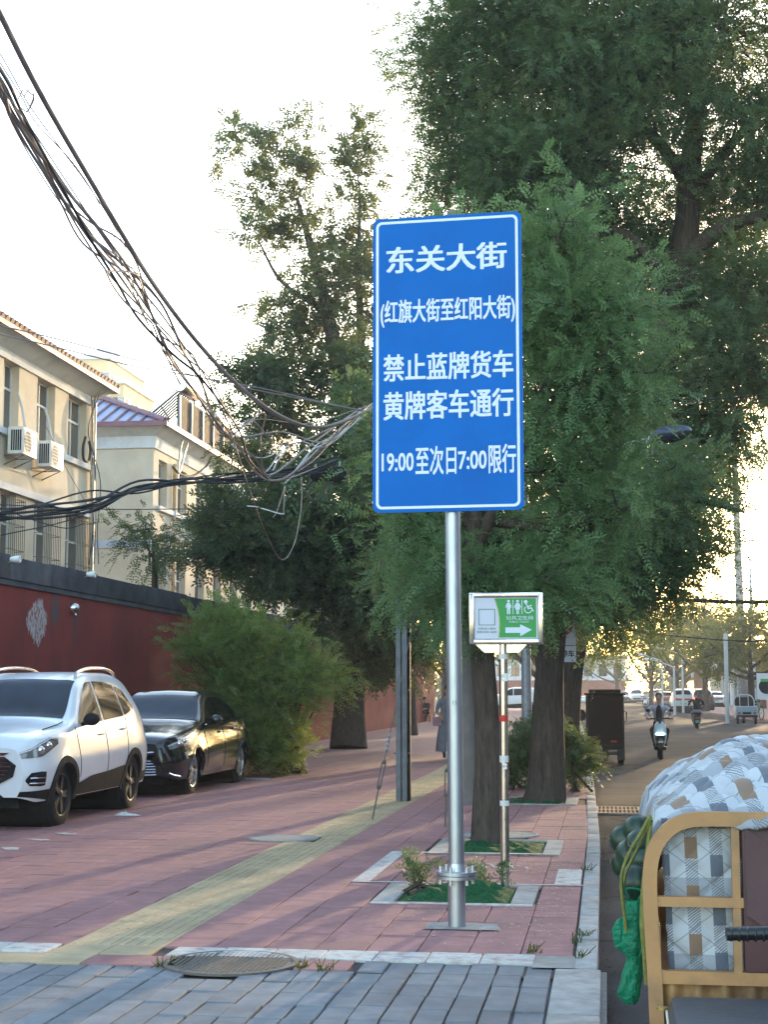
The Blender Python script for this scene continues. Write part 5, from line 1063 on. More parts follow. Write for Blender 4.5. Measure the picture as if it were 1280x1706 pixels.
SUV = dict(B=Body(4.36, dict(
    zb=[(0,.36),(.25,.3),(4.1,.3),(4.36,.38)], yb=[(0,.64),(.12,.74),(.4,.80),(.9,.83),(3.4,.83),(4.1,.78),(4.36,.62)],
    zm=[(0,.60),(.5,.66),(2,.70),(3.6,.76),(4.36,.74)], ym=[(0,.71),(.08,.79),(.25,.85),(.55,.885),(1.0,.9),(3.3,.9),(3.9,.875),(4.2,.80),(4.36,.68)],
    zw=[(0,.80),(.12,.88),(.5,.945),(1.2,1.02),(2.4,1.05),(3.4,1.11),(3.9,1.14),(4.36,1.04)], yw=[(0,.64),(.1,.72),(.3,.785),(.9,.83),(1.4,.83),(3.4,.82),(3.9,.78),(4.36,.64)],
    zt=[(0,.84),(.12,.93),(.5,.995),(1.05,1.06),(1.22,1.10),(1.95,1.50),(2.4,1.575),(3.2,1.58),(3.75,1.53),(4.0,1.44),(4.22,1.2),(4.36,1.06)], yt=[(0,.56),(.12,.63),(.5,.67),(1.05,.71),(1.22,.72),(1.95,.615),(2.6,.6),(3.5,.57),(4.0,.55),(4.36,.58)],
    zc=[(0,.86),(.12,.96),(.5,1.035),(1.0,1.095),(1.2,1.13),(1.95,1.545),(2.4,1.62),(3.2,1.635),(3.75,1.585),(4.0,1.5),(4.22,1.24),(4.36,1.07)])),
    axles=(.86,3.36), wr=.34, arch=.385, trim=.045, gc=.24,
    side_windows=[(1.42,2.28,[(1.42,1.06),(2.28,1.075)],[(1.42,1.075),(1.6,1.2),(1.95,1.42),(2.1,1.5),(2.28,1.515)]), (2.34,3.12,[(2.34,1.08),(3.12,1.12)],[(2.34,1.515),(2.8,1.515),(3.12,1.48)]), (3.17,3.62,[(3.17,1.125),(3.62,1.2)],[(3.17,1.475),(3.45,1.41),(3.62,1.23)])],
    screen=(1.24,1.93,4.14), rear=(3.98,4.22,4.2), head=(.012,.66,[(.012,.74),(.25,.755),(.66,.87)],[(.012,.80),(.25,.885),(.5,.94),(.66,.93)]), tail=(4.02,4.3,[(4.02,.98),(4.3,.9)],[(4.02,1.0),(4.15,1.08),(4.3,1.08)]),
    cladding=[(1.28,2.96,[(1.28,.31),(2.96,.31)],[(1.28,.44),(1.7,.5),(2.3,.52),(2.96,.56)]), (.0,.46,[(0,.37),(.46,.31)],[(0,.42),(.46,.43)]), (3.78,4.34,[(3.78,.31),(4.34,.39)],[(3.78,.45),(4.34,.47)])],
    seams=[(1.33,1.27,(.5,1.03)),(2.3,2.3,(.5,1.06)),(3.05,3.16,(.58,1.1))], handles=[(2.1,.93),(2.95,.97)], mirror=(1.52,1.05), mirror_mat=M['black_plastic'], wheel=wheel_set(.34,.21,5,RIM_D,.055,True))
suv = car('white_suv', 'white compact SUV with black cladding and roof rails parked by the red wall', (-6.9, 15.95, 0), 0, SUV, paint_mat('paint_white', (.74,.76,.80)))
B = SUV['B']
for sx in (1,-1):                                        # roof rails, fog lamp nests
    P_ = [B.pt(q, 4.25)*np.array([sx,1,1])+np.array([0,0,h]) for q, h in ((2.02,.0),(2.12,.05),(2.6,.065),(3.2,.065),(3.55,.05),(3.66,0))]; MB().tube(spline(P_,5), .02, 8).build('roof_rail', M['steel'], suv, 50)
    MB().grid([[B.side(q, z0+(z1-z0)*w, .01, sx) for w in np.linspace(0,1,4)] for q, z0, z1 in ((.02,.52,.54),(.06,.475,.60),(.2,.465,.61),(.29,.47,.605))]).build('fog_lamp_nest', M['black_plastic'], suv, 50)
    for z in (.5,.55): MB().tube([B.side(q, z, .022, sx) for q in (.05,.12,.2,.26)], .008, 5).build('fog_lamp_bar', MATC['chrome'], suv)
    P_ = [B.pt(q, 3.97)*np.array([sx,1,1])+B.nrm(q,3.97)*np.array([sx,1,1])*.01 for q in (.6,.8,1.0,1.15)]; MB().tube(P_, .006, 4).build('bonnet_seam', M['black_plastic'], suv)
    MB().tube([(sx*.1,1.2,1.155),(sx*.55,1.32,1.165)], .01, 5).build('wiper', M['black_plastic'], suv)
MB().slab([(-.5,-.004,.79),(.5,-.004,.79),(.63,-.004,.70),(.6,-.004,.58),(.42,-.004,.49),(-.42,-.004,.49),(-.6,-.004,.58),(-.63,-.004,.70)], (0,-.025,0)).build('grille', M['black_plastic'], suv)
for k in range(7): MB().box(-.58+.03*abs(k-4), .58-.03*abs(k-4), -.036, -.03, .515+.042*k, .525+.042*k).build('grille_bar', MATC['chrome'], suv)
MB().slab([(-.55,-.003,.835),(.55,-.003,.835),(.5,-.003,.805),(-.5,-.003,.805)], (0,-.018,0)).build('grille_lip', MATC['chrome'], suv)
MB().slab([(-.4,-.003,.44),(.4,-.003,.44),(.5,-.003,.36),(-.5,-.003,.36)], (0,-.015,0)).build('lower_intake', M['black_plastic'], suv)
MB().tube([(0,3.3,1.62),(0,3.5,1.78)], .006, 5).build('aerial', M['black_plastic'], suv); MB().box(-.22,.22,-.05,-.04,.40,.52).build('number_plate', MATC['plate'], suv)
rs = MB().grid([[np.array([x, 3.85+.28*w, 1.575-.05*w+.0-.04*(x/.6)**2]) for w in (0,.5,1)] for x in np.linspace(-.56,.56,9)]); rs.build('spoiler', suv.children[0].active_material, suv, 60)
SED = dict(B=Body(4.88, dict(
    zb=[(0,.30),(.3,.24),(4.6,.24),(4.88,.36)], yb=[(0,.6),(.12,.74),(.4,.82),(.9,.86),(3.8,.86),(4.5,.8),(4.88,.62)],
    zm=[(0,.5),(.5,.56),(2,.62),(3.8,.68),(4.88,.7)], ym=[(0,.64),(.1,.76),(.3,.85),(.7,.905),(1.2,.92),(3.7,.92),(4.4,.87),(4.75,.78),(4.88,.7)],
    zw=[(0,.70),(.15,.77),(.6,.835),(1.4,.91),(2.6,.93),(3.6,.97),(4.4,1.0),(4.88,.93)], yw=[(0,.56),(.12,.68),(.4,.78),(1.2,.83),(2.0,.84),(3.4,.83),(4.3,.78),(4.88,.64)],
    zt=[(0,.72),(.15,.80),(.6,.87),(1.25,.95),(1.45,.985),(2.2,1.30),(2.5,1.365),(3.2,1.375),(3.7,1.30),(4.3,1.07),(4.6,1.05),(4.88,.96)], yt=[(0,.5),(.15,.6),(.6,.68),(1.3,.74),(1.5,.74),(2.2,.61),(2.7,.58),(3.4,.57),(3.9,.6),(4.4,.68),(4.88,.58)],
    zc=[(0,.73),(.15,.82),(.6,.9),(1.2,.985),(1.42,1.01),(2.2,1.345),(2.5,1.42),(3.2,1.435),(3.7,1.36),(4.3,1.10),(4.6,1.07),(4.88,.97)])),
    axles=(1.0,3.83), wr=.335, arch=.365, trim=.008, gc=.18,
    side_windows=[(1.72,2.55,[(1.72,.935),(2.55,.95)],[(1.72,.95),(2.0,1.1),(2.3,1.26),(2.55,1.31)]), (2.6,3.45,[(2.6,.95),(3.45,.98)],[(2.6,1.315),(3.1,1.315),(3.45,1.25)]), (3.5,3.86,[(3.5,.985),(3.86,1.03)],[(3.5,1.235),(3.7,1.16),(3.86,1.06)])],
    screen=(1.5,2.22,4.12), rear=(3.72,4.28,4.15), head=(.1,.72,[(.1,.64),(.4,.69),(.72,.765)],[(.1,.70),(.4,.775),(.72,.80)]), tail=(4.45,4.82,[(4.45,.86),(4.82,.8)],[(4.45,.93),(4.82,.92)]),
    seams=[(1.55,1.5,(.36,.92)),(2.58,2.58,(.34,.94)),(3.42,3.52,(.5,.97))], handles=[(2.4,.83),(3.3,.86)], mirror=(1.85,.95), wheel=wheel_set(.335,.22,10,RIM_S,.05))
sed = car('black_sedan', 'black saloon car with silver wheels parked behind the white SUV', (-6.84, 21.2, 0), 0, SED, paint_mat('paint_black', (.008,.008,.009), .12, 0, .6)); B = SED['B']
MB().slab([(-.6,-.004,.53),(.6,-.004,.53),(.74,.06,.30),(-.74,.06,.30)], (0,-.02,0)).build('grille', M['black_plastic'], sed)
for k in range(6):
    w = .62+.02*k; MB().tube(spline([(-w,.03+.01*k,.515-.038*k),(-w*.6,-.04,.507-.038*k),(0,-.055,.505-.038*k),(w*.6,-.04,.507-.038*k),(w,.03+.01*k,.515-.038*k)],4), .008, 5).build('grille_bar', MATC['chrome'], sed)
MB().tube(spline([(-.62,.03,.64),(-.3,-.03,.615),(0,-.04,.60),(.3,-.03,.615),(.62,.03,.64)],4), .013, 6).build('chrome_lip', MATC['chrome'], sed)
for sx in (1,-1):
    MB().tube([B.side(q, z, .014, sx) for q, z in ((.08,.34),(.16,.31),(.3,.29))], .014, 5).build('bumper_blade', MATC['chrome'], sed)
    MB().tube([B.side(q, z, .014, sx) for q, z in ((.42,.60),(.44,.55),(.46,.52))], .012, 5).build('marker_lamp', MATC['whitelens'], sed)
    MB().tube([B.side(q, z, .006, sx) for q, z in ((1.72,.94),(2.2,.945),(2.8,.955),(3.4,.98),(3.85,1.03))], .008, 5).build('window_trim', MATC['chrome'], sed)
    MB().tube([(sx*.1,1.46,1.02),(sx*.6,1.6,1.03)], .01, 5).build('wiper', M['black_plastic'], sed)
MB().box(-.22,.22,-.075,-.066,.36,.46).build('number_plate', MATC['plate'], sed)
# traffic and parked cars far down the street
FAR = [('far_hatchback','pale hatchback with a lit red brake lamp driving away down the road', (1140,1188), 0, 'SUV', (.45,.47,.46), True, -1), ('far_red_car','dull red car right beside the braking pale hatchback', (1110,1183), 0, 'SED', (.3,.08,.06), False, -1), ('far_black_suv','black car parked across the road by the trees', (1173,1186), 0, 'SUV', (.02,.02,.025), False, -1),
       ('parked_white_van','white car parked side-on at the end of the pavement behind the trunks', (850,1188), 1, 'SUV', (.7,.7,.7), False, 1), ('far_car','dark grey car at the far end of the road beside the lamp posts', (1040,1172), 0, 'SED', (.1,.1,.11), False, 1), ('far_car','white car at the bend, next to the dark grey one', (1062,1171), 0, 'SUV', (.7,.7,.7), False, 1), ('far_car','dark car at the bend before the brick building', (1018,1171), 0, 'SED', (.06,.06,.07), False, 1), ('far_car','white saloon at the left end of the far row', (995,1172), 1, 'SED', (.7,.7,.7), False, 1), ('far_car','grey car behind the braking hatchback', (1098,1171), 0, 'SUV', (.3,.31,.33), False, -1), ('far_car','white car parked across the road behind the black one', (1195,1180), 0, 'SED', (.65,.65,.65), False, -1)]
for k, (nm, lab, (px, py), side_, sp, colr, lit, dirn) in enumerate(FAR):
    q = gnd(px, py, ZR); S_ = SUV if sp == 'SUV' else SED; rz = 0 if dirn > 0 else 0; yo = q[1]
    # tail towards us for cars driving away: turn half round
    if side_: car(nm, lab, (q[0]-2, q[1], 0 if k == 3 else ZR), R(-90), S_, paint_mat('paint_far', colr), False)
    elif dirn < 0: car(nm, lab, (q[0], q[1]+S_['B'].L, ZR), math.pi, S_, paint_mat('paint_far', colr), False, None, lit)
    else: car(nm, lab, (q[0], q[1], ZR), 0, S_, paint_mat('paint_far', colr), False)
# brick building and boundary at the bend
M['brick_far'] = mat('brick_far', (.27,.1,.075), .9, var=.2, scale=2, coords='World')
bb = thing('far_brick_building', 'low red brick building with a pale upper band at the end of the street', 'building')
MB().box(-24, 3, 236, 246, -.3, 3.0).build('wall', M['brick_far'], bb); MB().box(-24, 3, 236.1, 246, 3.0, 6.2).build('upper_wall', M['trim_white'], bb); MB().box(-24.4, 3.4, 235.6, 246.4, 6.2, 6.7).build('roof', M['brown_board'], bb)
for k in range(12): o = MB().box(-23+2.2*k, -21.8+2.2*k, 236.02, 236.12, 3.6, 5.4).build('window', M['win_glass'], bb); MB().box(-23.1+2.2*k, -21.7+2.2*k, 236.0, 236.08, 3.4, 3.58).build('sill', M['trim_white'], o)
rb = thing('roadside_shops', 'long low row of shops behind the trees across the road, its unseen near end raised to block sky glow', 'building'); 
for k in range(15):
    y = -36+16*k; x = 17.5-.055*max(0, y-60); hs = 4.2+.5*(k % 3) if y > 50 else 8.5+1.2*(k % 3)  # near units, out of view, added taller to block the low sky glow
    MB().box(x, x+9, y, y+15.6, -.3, hs).build('wall', [M['trim_white'],M['cream'],M['brick_far']][k % 3], rb); MB().box(x-.25, x-.01, y+.4, y+15.2, 3.0, 3.8).build('fascia_board', [M['brick_far'],M['brown_board'],M['pale_pole']][k % 3], rb); MB().box(x-.05, x-.012, y+1, y+7, 0, 2.7).build('shop_window', M['win_glass'], rb); MB().box(x-.05, x-.012, y+8.5, y+14, 0, 2.7).build('shop_window', M['win_glass'], rb)
# ------------------------------------------------------------------ cargo tricycle of watermelons (faces us)
M['ochre'] = mat('ochre', (.43,.215,.085), .55, var=.12, scale=4, stain=(.2,.125,.07), stain_scale=5, stain_amt=.7, bump=.15, bump_scale=30)
M['maroon'] = mat('maroon', (.075,.03,.032), .6, var=.2, scale=3, bump=.2, bump_scale=12)
M['grip'] = mat('grip', (.012,.013,.016), .4, var=.2, scale=12)
def quilt_mat():
    m, n, l, p = newmat('plaid_quilt'); uv = n.new('ShaderNodeUVMap'); uv.uv_map = 'UVMap'; s = n.new('ShaderNodeSeparateXYZ'); l.new(uv.outputs[0], s.inputs[0]); u, v = s.outputs[0], s.outputs[1]
    fr = lambda x, per, off=0.: mth(n, l, 'FRACT', mth(n, l, 'DIVIDE', mth(n, l, 'ADD', x, off), per))
    lt = lambda x, t: mth(n, l, 'LESS_THAN', x, t)
    mul = lambda a, b: mth(n, l, 'MULTIPLY', a, b)
    hatch = lt(fr(mth(n, l, 'ADD', u, v), .011), .5)
    tc = n.new('ShaderNodeTexCoord'); base = ramp(n, [(.3,(.38,.39,.42)),(.7,(.52,.53,.56))]); l.new(noise(n, l, 3, 4, uv.outputs[0]), base.inputs[0]); c = base.outputs[0]
    greyband = lt(fr(v, .30, .02), .32); c = mixc(n, l, c, (.25,.26,.29), mul(greyband, .75))                 # wide pale grey bands
    for off, col, blk in ((.0,(.085,.095,.13),.0), (.075,(.21,.115,.06),.07)):
        st = lt(fr(u, .16, off), .24)                          # stripe
        on = lt(fr(v, .19, blk), .45)                         # solid blocks on it, hatched between
        c = mixc(n, l, c, (.13,.13,.15), mul(mul(st, mth(n, l, 'SUBTRACT', 1.0, on)), mul(hatch, .8))); c = mixc(n, l, c, col, mul(st, mul(on, .9)))
    for sg_ in (1, -1):                                        # stitched quilting lines
        w_ = fr(mth(n, l, 'ADD', u, mul(v, float(sg_))), .12, 5.0); c = mixc(n, l, c, (.16,.16,.17), mul(lt(mth(n, l, 'ABSOLUTE', mth(n, l, 'SUBTRACT', w_, .5)), .022), .6))
    dirt = ramp(n, [(.5,(0,0,0)),(.8,(1,1,1))]); l.new(noise(n, l, 5, 6, uv.outputs[0], .7), dirt.inputs[0]); c = mixc(n, l, c, (.22,.2,.18), mul(dirt.outputs[0], .5))
    l.new(c, p.inputs['Base Color']); p.inputs['Roughness'].default_value = .9; p.inputs['Specular IOR Level'].default_value = .15; p.inputs['Sheen Weight'].default_value = .2
    b = n.new('ShaderNodeBump'); b.inputs['Strength'].default_value = .35; b.inputs['Distance'].default_value = .004; l.new(noise(n, l, 260, 2, uv.outputs[0]), b.inputs['Height']); l.new(b.outputs[0], p.inputs['Normal'])
    return m
M['quilt'] = quilt_mat()
def cloth_grid(name, fn, nu, nv, m, parent, uvfn):
    """surface fn(a,b) on the unit square with its own cloth coordinates, given a little thickness"""
    P = [[fn(a, b) for b in np.linspace(0,1,nv)] for a in np.linspace(0,1,nu)]; me = bpy.data.meshes.new(name)
    me.from_pydata([tuple(p) for r in P for p in r], [], [(i*nv+j, i*nv+j+1, (i+1)*nv+j+1, (i+1)*nv+j) for i in range(nu-1) for j in range(nv-1)])
    uvl = me.uv_layers.new(name='UVMap'); UV = [uvfn(a, b) for a in np.linspace(0,1,nu) for b in np.linspace(0,1,nv)]
    for lp in me.loops: uvl.data[lp.index].uv = UV[lp.vertex_index]
    me.materials.append(m); me.polygons.foreach_set('use_smooth', [True]*len(me.polygons)); o = link(name, me, parent)
    md = o.modifiers.new('thickness', 'SOLIDIFY'); md.thickness = .012; return o
YF = 5.3
def F_(px, py, Y=YF): q = at(px, py, Y); return np.array([q[0], Y, q[2]])
tr = thing('cargo_tricycle', 'ochre cargo tricycle with a quilt covered load parked at the kerb', 'tricycle', (0,0,0))
XC = .62                                                 # centre line of the tricycle
xl, zt, zc_, zb_ = F_(1086,1500)[0], F_(1180,1362)[2], F_(1150,1502)[2], F_(1150,1628)[2]
def bar(name, pts, w, d, m=M['ochre'], par=tr):
    """flat-bar: closed ribbon of width w (in the frame plane) and depth d following pts"""
    P = [np.array(p, float) for p in pts]; mb = MB(); rows = []
    for i, p in enumerate(P):
        t_ = P[min(i+1,len(P)-1)]-P[max(i-1,0)]; t_ /= np.linalg.norm(t_); nrm_ = np.array([-t_[2],0,t_[0]])
        rows.append([p+nrm_*w/2+np.array([0,-d/2,0]), p-nrm_*w/2+np.array([0,-d/2,0]), p-nrm_*w/2+np.array([0,d/2,0]), p+nrm_*w/2+np.array([0,d/2,0]), p+nrm_*w/2+np.array([0,-d/2,0])])
    return mb.grid(rows).build(name, m, par, 35)
mir = lambda P: [np.array([2*XC-p[0], p[1], p[2]]) for p in P]
arch_ = spline([F_(1098,1760), F_(1091,1620), F_(1085,1520), F_(1084,1450), F_(1094,1408), F_(1118,1379), F_(1150,1366), F_(1190,1364)], 6)
full = arch_+[np.array([XC,YF,arch_[-1][2]])]+list(reversed(mir(arch_)))
bar('headboard_hoop', full, .047, .04)
xs = F_(1228,1500)[0]
for x in (xs, 2*XC-xs): bar('upright', [(x,YF+.004,zb_),(x,YF+.004,zt-.02)], .026, .03)
for z, w in ((zc_,.032),(zb_,.042)): bar('cross_bar', [(xl+.02,YF+.002,z),(2*XC-xl-.02,YF+.002,z)], w, .034)
cp = MB().grid([[(x, YF+.012+.016*math.sin(2*math.pi*(x-xl)/.085), z) for z in (zb_-.32, zb_-.02)] for x in np.linspace(xl+.01, 2*XC-xl-.01, 90)]); cp.build('corrugated_panel', mat('ochre_rust', (.33,.18,.07), .6, var=.3, scale=7, stain=(.13,.06,.035), stain_scale=5, stain_amt=.9), tr, 60)
MB().cbox(xs+.02, 2*XC-xs-.02, YF-.02, YF+.03, zb_+.02, zt-.03, .012).build('backrest_panel', M['maroon'], tr, 30)
fl_ = MB().grid([[(xs+.03+.2*a, YF-.03-.02*b*math.sin(3*a), zt-.03-.28*b-.14*a) for b in np.linspace(0,1,6)] for a in np.linspace(0,1,8)]); fl_.build('cover_flap', M['maroon'], tr, 60)
MB().slab([(xs+.2,YF-.026,zc_-.09),(xs+.29,YF-.026,zc_-.09),(xs+.29,YF-.026,zc_+.04),(xs+.2,YF-.026,zc_+.04)], (0,.004,0)).build('label_card', M['paper'], tr)
# load bed
bedx0, bedx1 = xl+.0, 2*XC-xl
bed = MB().box(bedx0, bedx1, YF+.03, YF+1.75, .42, .46); bed.build('bed_floor', M['ochre'], tr)
for x in (bedx0, bedx1-.03): MB().box(x, x+.03, YF+.031, YF+1.75, .461, .72).build('bed_side', M['ochre'], tr)
MB().box(bedx0+.031, bedx1-.031, YF+1.72, YF+1.75, .461, .72).build('tail_board', M['ochre'], tr)
for x in (bedx0+.08, bedx1-.16): MB().box(x, x+.06, YF-.9, YF+1.7, .34, .419).build('chassis_rail', M['rust_bar'], tr)
def wheel3(x, y, r, w=.1):
    o = link('wheel', None, tr, (x, y, ZR+r)); o.empty_display_size = .1
    MB().lathe([(r*.7,-w/2),(r*.95,-w/2),(r,-w*.25),(r,w*.25),(r*.95,w/2),(r*.7,w/2)], (0,0,0), 'x', 28, True).build('tyre', M['black_rubber'], o, 40); MB().lathe([(.001,-.03),(r*.7,-.03),(r*.7,.03),(.001,.03)], (0,0,0), 'x', 20).build('rim', M['grey_metal'], o, 40)
wheel3(bedx0+.1, YF+1.15, .26); wheel3(bedx1-.1, YF+1.15, .26); wheel3(XC, YF-1.45, .26)
MB().tube([(bedx0+.1,YF+1.15,ZR+.26),(bedx1-.1,YF+1.15,ZR+.26)], .03, 8).build('axle', M['iron'], tr)
# seat, fork and handlebar
sx0 = at(1122,1690,4.72)[0]; sz = at(1180,1692,4.72)[2]
st_ = MB().cbox(sx0, 2*XC-sx0, 4.58, 5.02, sz-.09, sz, .03).build('seat', mat('seat_vinyl', (.05,.05,.055), .5, var=.2, scale=6, bump=.3, bump_scale=40), tr, 40)
MB().box(sx0+.03, 2*XC-sx0-.03, 4.62, 5.2, .34, sz-.091).build('seat_box', M['ochre'], tr); MB().tube([(sx0+.02,4.585,sz-.05),(2*XC-sx0-.02,4.585,sz-.05)], .006, 5).build('piping', M['maroon'], st_)
hx, hy, hz_ = at(1211,1556,4.4); hc = at(1262,1560,4.42)
MB().tube([(hx,hy,hz_),(hx+.125,hy+.01,hz_+.004)], .0185, 14).build('grip', M['grip'], tr, 50)
for k in range(5): MB().lathe([(.0195,-.003),(.021,0),(.0195,.003)], (hx+.012+.022*k,hy+.002*k,hz_), 'x', 14).build('grip_ring', M['grip'], tr)
MB().tube([(hx+.12,hy+.01,hz_+.003),(XC,hy+.08,hz_+.02),(2*XC-hx-.12,hy+.01,hz_+.003)], .013, 10).build('handlebar', M['rust_bar'], tr, 50)
MB().tube([(2*XC-hx,hy,hz_),(2*XC-hx-.125,hy+.01,hz_+.004)], .0185, 14).build('grip', M['grip'], tr, 50)
MB().cbox(hx+.13,hx+.24,hy-.04,hy+.05,hz_-.07,hz_+.05,.02).build('switch_housing', M['grip'], tr, 40); MB().lathe([(.013,-.055),(.013,-.045),(.001,-.06)], (hx+.155,hy,hz_-.005), 'y', 12).build('switch_button', M['steel'], tr)
MB().tube(spline([(hx+.14,hy-.01,hz_-.03),(hx+.15,hy-.05,hz_-.09),(hx+.25,hy-.04,hz_-.1),(hx+.33,hy,hz_-.06)],5), .008, 6).build('brake_cable', M['grip'], tr)
MB().tube([(XC,hy+.08,hz_+.02),(XC,YF-1.4,.5),(XC,YF-1.45,ZR+.5)], .022, 10).build('steering_stem', M['rust_bar'], tr, 50)
for s in (-1,1): MB().tube([(XC+s*.08,YF-1.4,.5),(XC+s*.08,YF-1.45,ZR+.26)], .018, 8).build('fork_leg', M['rust_bar'], tr)
MB().tube([(XC-.08,YF-1.4,.5),(XC+.08,YF-1.4,.5)], .018, 8).build('fork_crown', M['rust_bar'], tr); MB().tube([(XC,YF-1.2,.62),(XC,YF-.9,.38),(XC,YF-.1,.38)], .03, 8).build('main_tube', M['ochre'], tr, 50)
dp = at(1104,1678,4.9); MB().lathe([(.018,-.006),(.018,.0),(.001,.004)], (dp[0],dp[1],dp[2]), 'z', 14).build('brass_cap', mat('brass', (.5,.36,.12), .35, .9, var=.1), tr)
MB().tube([dp+np.array([.012,0,0]), dp+np.array([.022,-.02,-.1])], .004, 6).build('rod', M['white_plastic'], tr)
# quilt: mounded over the load, and hanging behind the headboard
gq = np.random.default_rng(3); QX0, QX1 = xl-.01, 2*XC-xl+.03
def mound(a, b):
    x = QX0+(QX1-QX0)*a; f_ = min(1, max(0, (a-.12)/.3)); y = YF+.035-.09*f_*f_*(3-2*f_)*(1-b)**6+2.0*b
    ex = 1-abs(2*a-1)**1.8; ey = 1-abs(2*b-.9)**3 if b > .45 else 1-abs((.45-b)/.47)**2.2
    h = max(0, ex)**.8*max(0, ey)**.62
    z = 1.03+.275*h-.045*f_*(1-b)**12+.02*math.sin(7*x+3*y)*h+.014*math.sin(15*x-4*y)*h
    p_ = .15; d1 = abs(math.sin(math.pi*(x+y)/p_)); d2 = abs(math.sin(math.pi*(x-y)/p_)); z += .04*(min(d1, d2)**.5-.6)*(.3+.7*h)       # stitched diamonds
    if a < .03: z -= .10*(.03-a)/.03; x += .01*math.sin(9*y)
    if b < .02: z -= .02*(1-b/.02)*(.6+.4*math.sin(9*x))
    return (x-.02*(1-h)*(1 if a > .5 else -1), y, z)
qt = cloth_grid('plaid_quilt', mound, 90, 130, M['quilt'], None, lambda a, b: (((QX1-QX0)*a*1.0+.35*b)*.74, (2.3*b+.12*a)*.74))
tag(qt, 'padded plaid quilt in white, grey and brown spread over the tricycle load', 'quilt')
def hang(a, b):
    x = xl+.04+(xs-xl+.02)*a; z = zt-.01-(zt-zb_+.0)*b; p_ = .17; d1 = abs(math.sin(math.pi*(x+z)/p_)); d2 = abs(math.sin(math.pi*(x-z)/p_))
    return (x+.015*b, YF+.075+.012*math.sin(8*x+3*z)-.022*(min(d1,d2)**.5), z)
qh = cloth_grid('hanging_quilt', hang, 40, 60, M['quilt'], None, lambda a, b: (.27*a+.02, .62*b+.05)); tag(qh, 'plaid quilt panel hanging behind the ochre hoop of the tricycle', 'quilt')
# watermelons in a rope net on the kerb side
m, n, l, p = newmat('melon'); tc = n.new('ShaderNodeTexCoord'); wv = n.new('ShaderNodeTexWave'); wv.inputs['Scale'].default_value = 9; wv.inputs['Distortion'].default_value = 5; wv.inputs['Detail'].default_value = 3; l.new(tc.outputs['Object'], wv.inputs[0])
r = ramp(n, [(.3,(.006,.018,.008)),(.75,(.014,.04,.016))]); l.new(wv.outputs[1], r.inputs[0]); l.new(r.outputs[0], p.inputs['Base Color']); p.inputs['Roughness'].default_value = .38
for k, (px, py, Y, r_) in enumerate([(1062,1470,5.62,.066),(1055,1425,5.8,.062),(1071,1408,5.72,.06),(1046,1400,6.05,.062),(1064,1383,6.0,.058),(1048,1440,6.0,.06),(1074,1432,5.7,.06),(1068,1500,5.68,.058),(1058,1392,6.35,.058)]):
    q = at(px, py, Y); w_ = thing('watermelon', 'dark green watermelon piled on the kerb side of the tricycle', 'watermelon', q, gq.uniform(0,3), 'watermelons on the tricycle')
    MB().ball((0,0,0), (r_,r_*1.12,r_), 22, 14).build('rind', m, w_, 80); MB().tube([(0,r_*1.1,.0),(.004,r_*1.2,.012)], [.005,.003], 6).build('stalk', M['rust_bar'], w_)
M['rope'] = mat('rope', (.19,.19,.06), .8, var=.3, scale=40)
rp = thing('rope', 'yellow green tie rope running from the quilt down past the watermelons', 'rope', (0,0,0))
for pts, Ys, r_ in [([(1084,1358),(1070,1385),(1052,1415),(1038,1450),(1036,1480),(1042,1530),(1050,1590),(1058,1640)], (5.35,5.55), .006), ([(1086,1362),(1074,1390),(1060,1420),(1046,1448),(1040,1470)], (5.35,5.5), .006), ([(1084,1372),(1078,1430),(1072,1480),(1070,1540),(1074,1590),(1078,1640)], (5.38,5.4), .008), ([(1086,1366),(1080,1420),(1075,1470),(1073,1530),(1076,1600)], (5.37,5.39), .007)]:
    MB().tube(spline(path(pts, *Ys), 6), r_, 6).build('strand', M['rope'], rp, 60)
# green plastic bags hanging from the hoop
m, n, l, p = newmat('green_bag'); tc = n.new('ShaderNodeTexCoord'); r = ramp(n, [(.3,(.0,.17,.085)),(.7,(.01,.33,.17))]); l.new(noise(n, l, 14, 4, tc.outputs['Object']), r.inputs[0]); l.new(r.outputs[0], p.inputs['Base Color']); p.inputs['Roughness'].default_value = .3
t_ = n.new('ShaderNodeBsdfTranslucent'); l.new(r.outputs[0], t_.inputs[0]); x_ = n.new('ShaderNodeMixShader'); x_.inputs[0].default_value = .35; l.new(p.outputs[0], x_.inputs[1]); l.new(t_.outputs[0], x_.inputs[2]); l.new(x_.outputs[0], n['Material Output'].inputs[0]); M['green_bag'] = m
b = n.new('ShaderNodeBump'); b.inputs['Strength'].default_value = .9; b.inputs['Distance'].default_value = .02; l.new(noise(n, l, 22, 3, tc.outputs['Object'], .5, 2.0), b.inputs['Height']); l.new(b.outputs[0], p.inputs['Normal'])
def bag(label, prof, Y, seed):
    g = np.random.default_rng(seed); q0 = at(prof[0][0], prof[0][1], Y); t = thing('plastic_bag', label, 'plastic bag', q0); ph = g.uniform(0, 6, 6); rows = []
    for i, (px, py, w) in enumerate(prof):
        c_ = at(px, py, Y)-q0; ww = w*Y/FPX; rows.append([c_+np.array([ww*math.cos(a)*(1+.16*math.sin(3*a+ph[i % 6]+i)), .6*ww*math.sin(a)*(1+.2*math.sin(5*a+ph[(i+2) % 6])), .1*ww*math.sin(4*a+ph[(i+1) % 6])]) for a in np.linspace(0, 2*math.pi, 25)])
    fine = []
    for k in range(25):
        fine.append(spline([r[k] for r in rows], 4))
    mb = MB().grid([list(z) for z in zip(*fine)]); mb.build('bag_body', M['green_bag'], t, 80)
    MB().tube(spline([rows[0][2], rows[0][2]+np.array([.01,0,.03]), rows[0][8]+np.array([-.01,0,.035]), rows[0][8]],4), .004, 5).build('bag_handle', M['green_bag'], t); return t
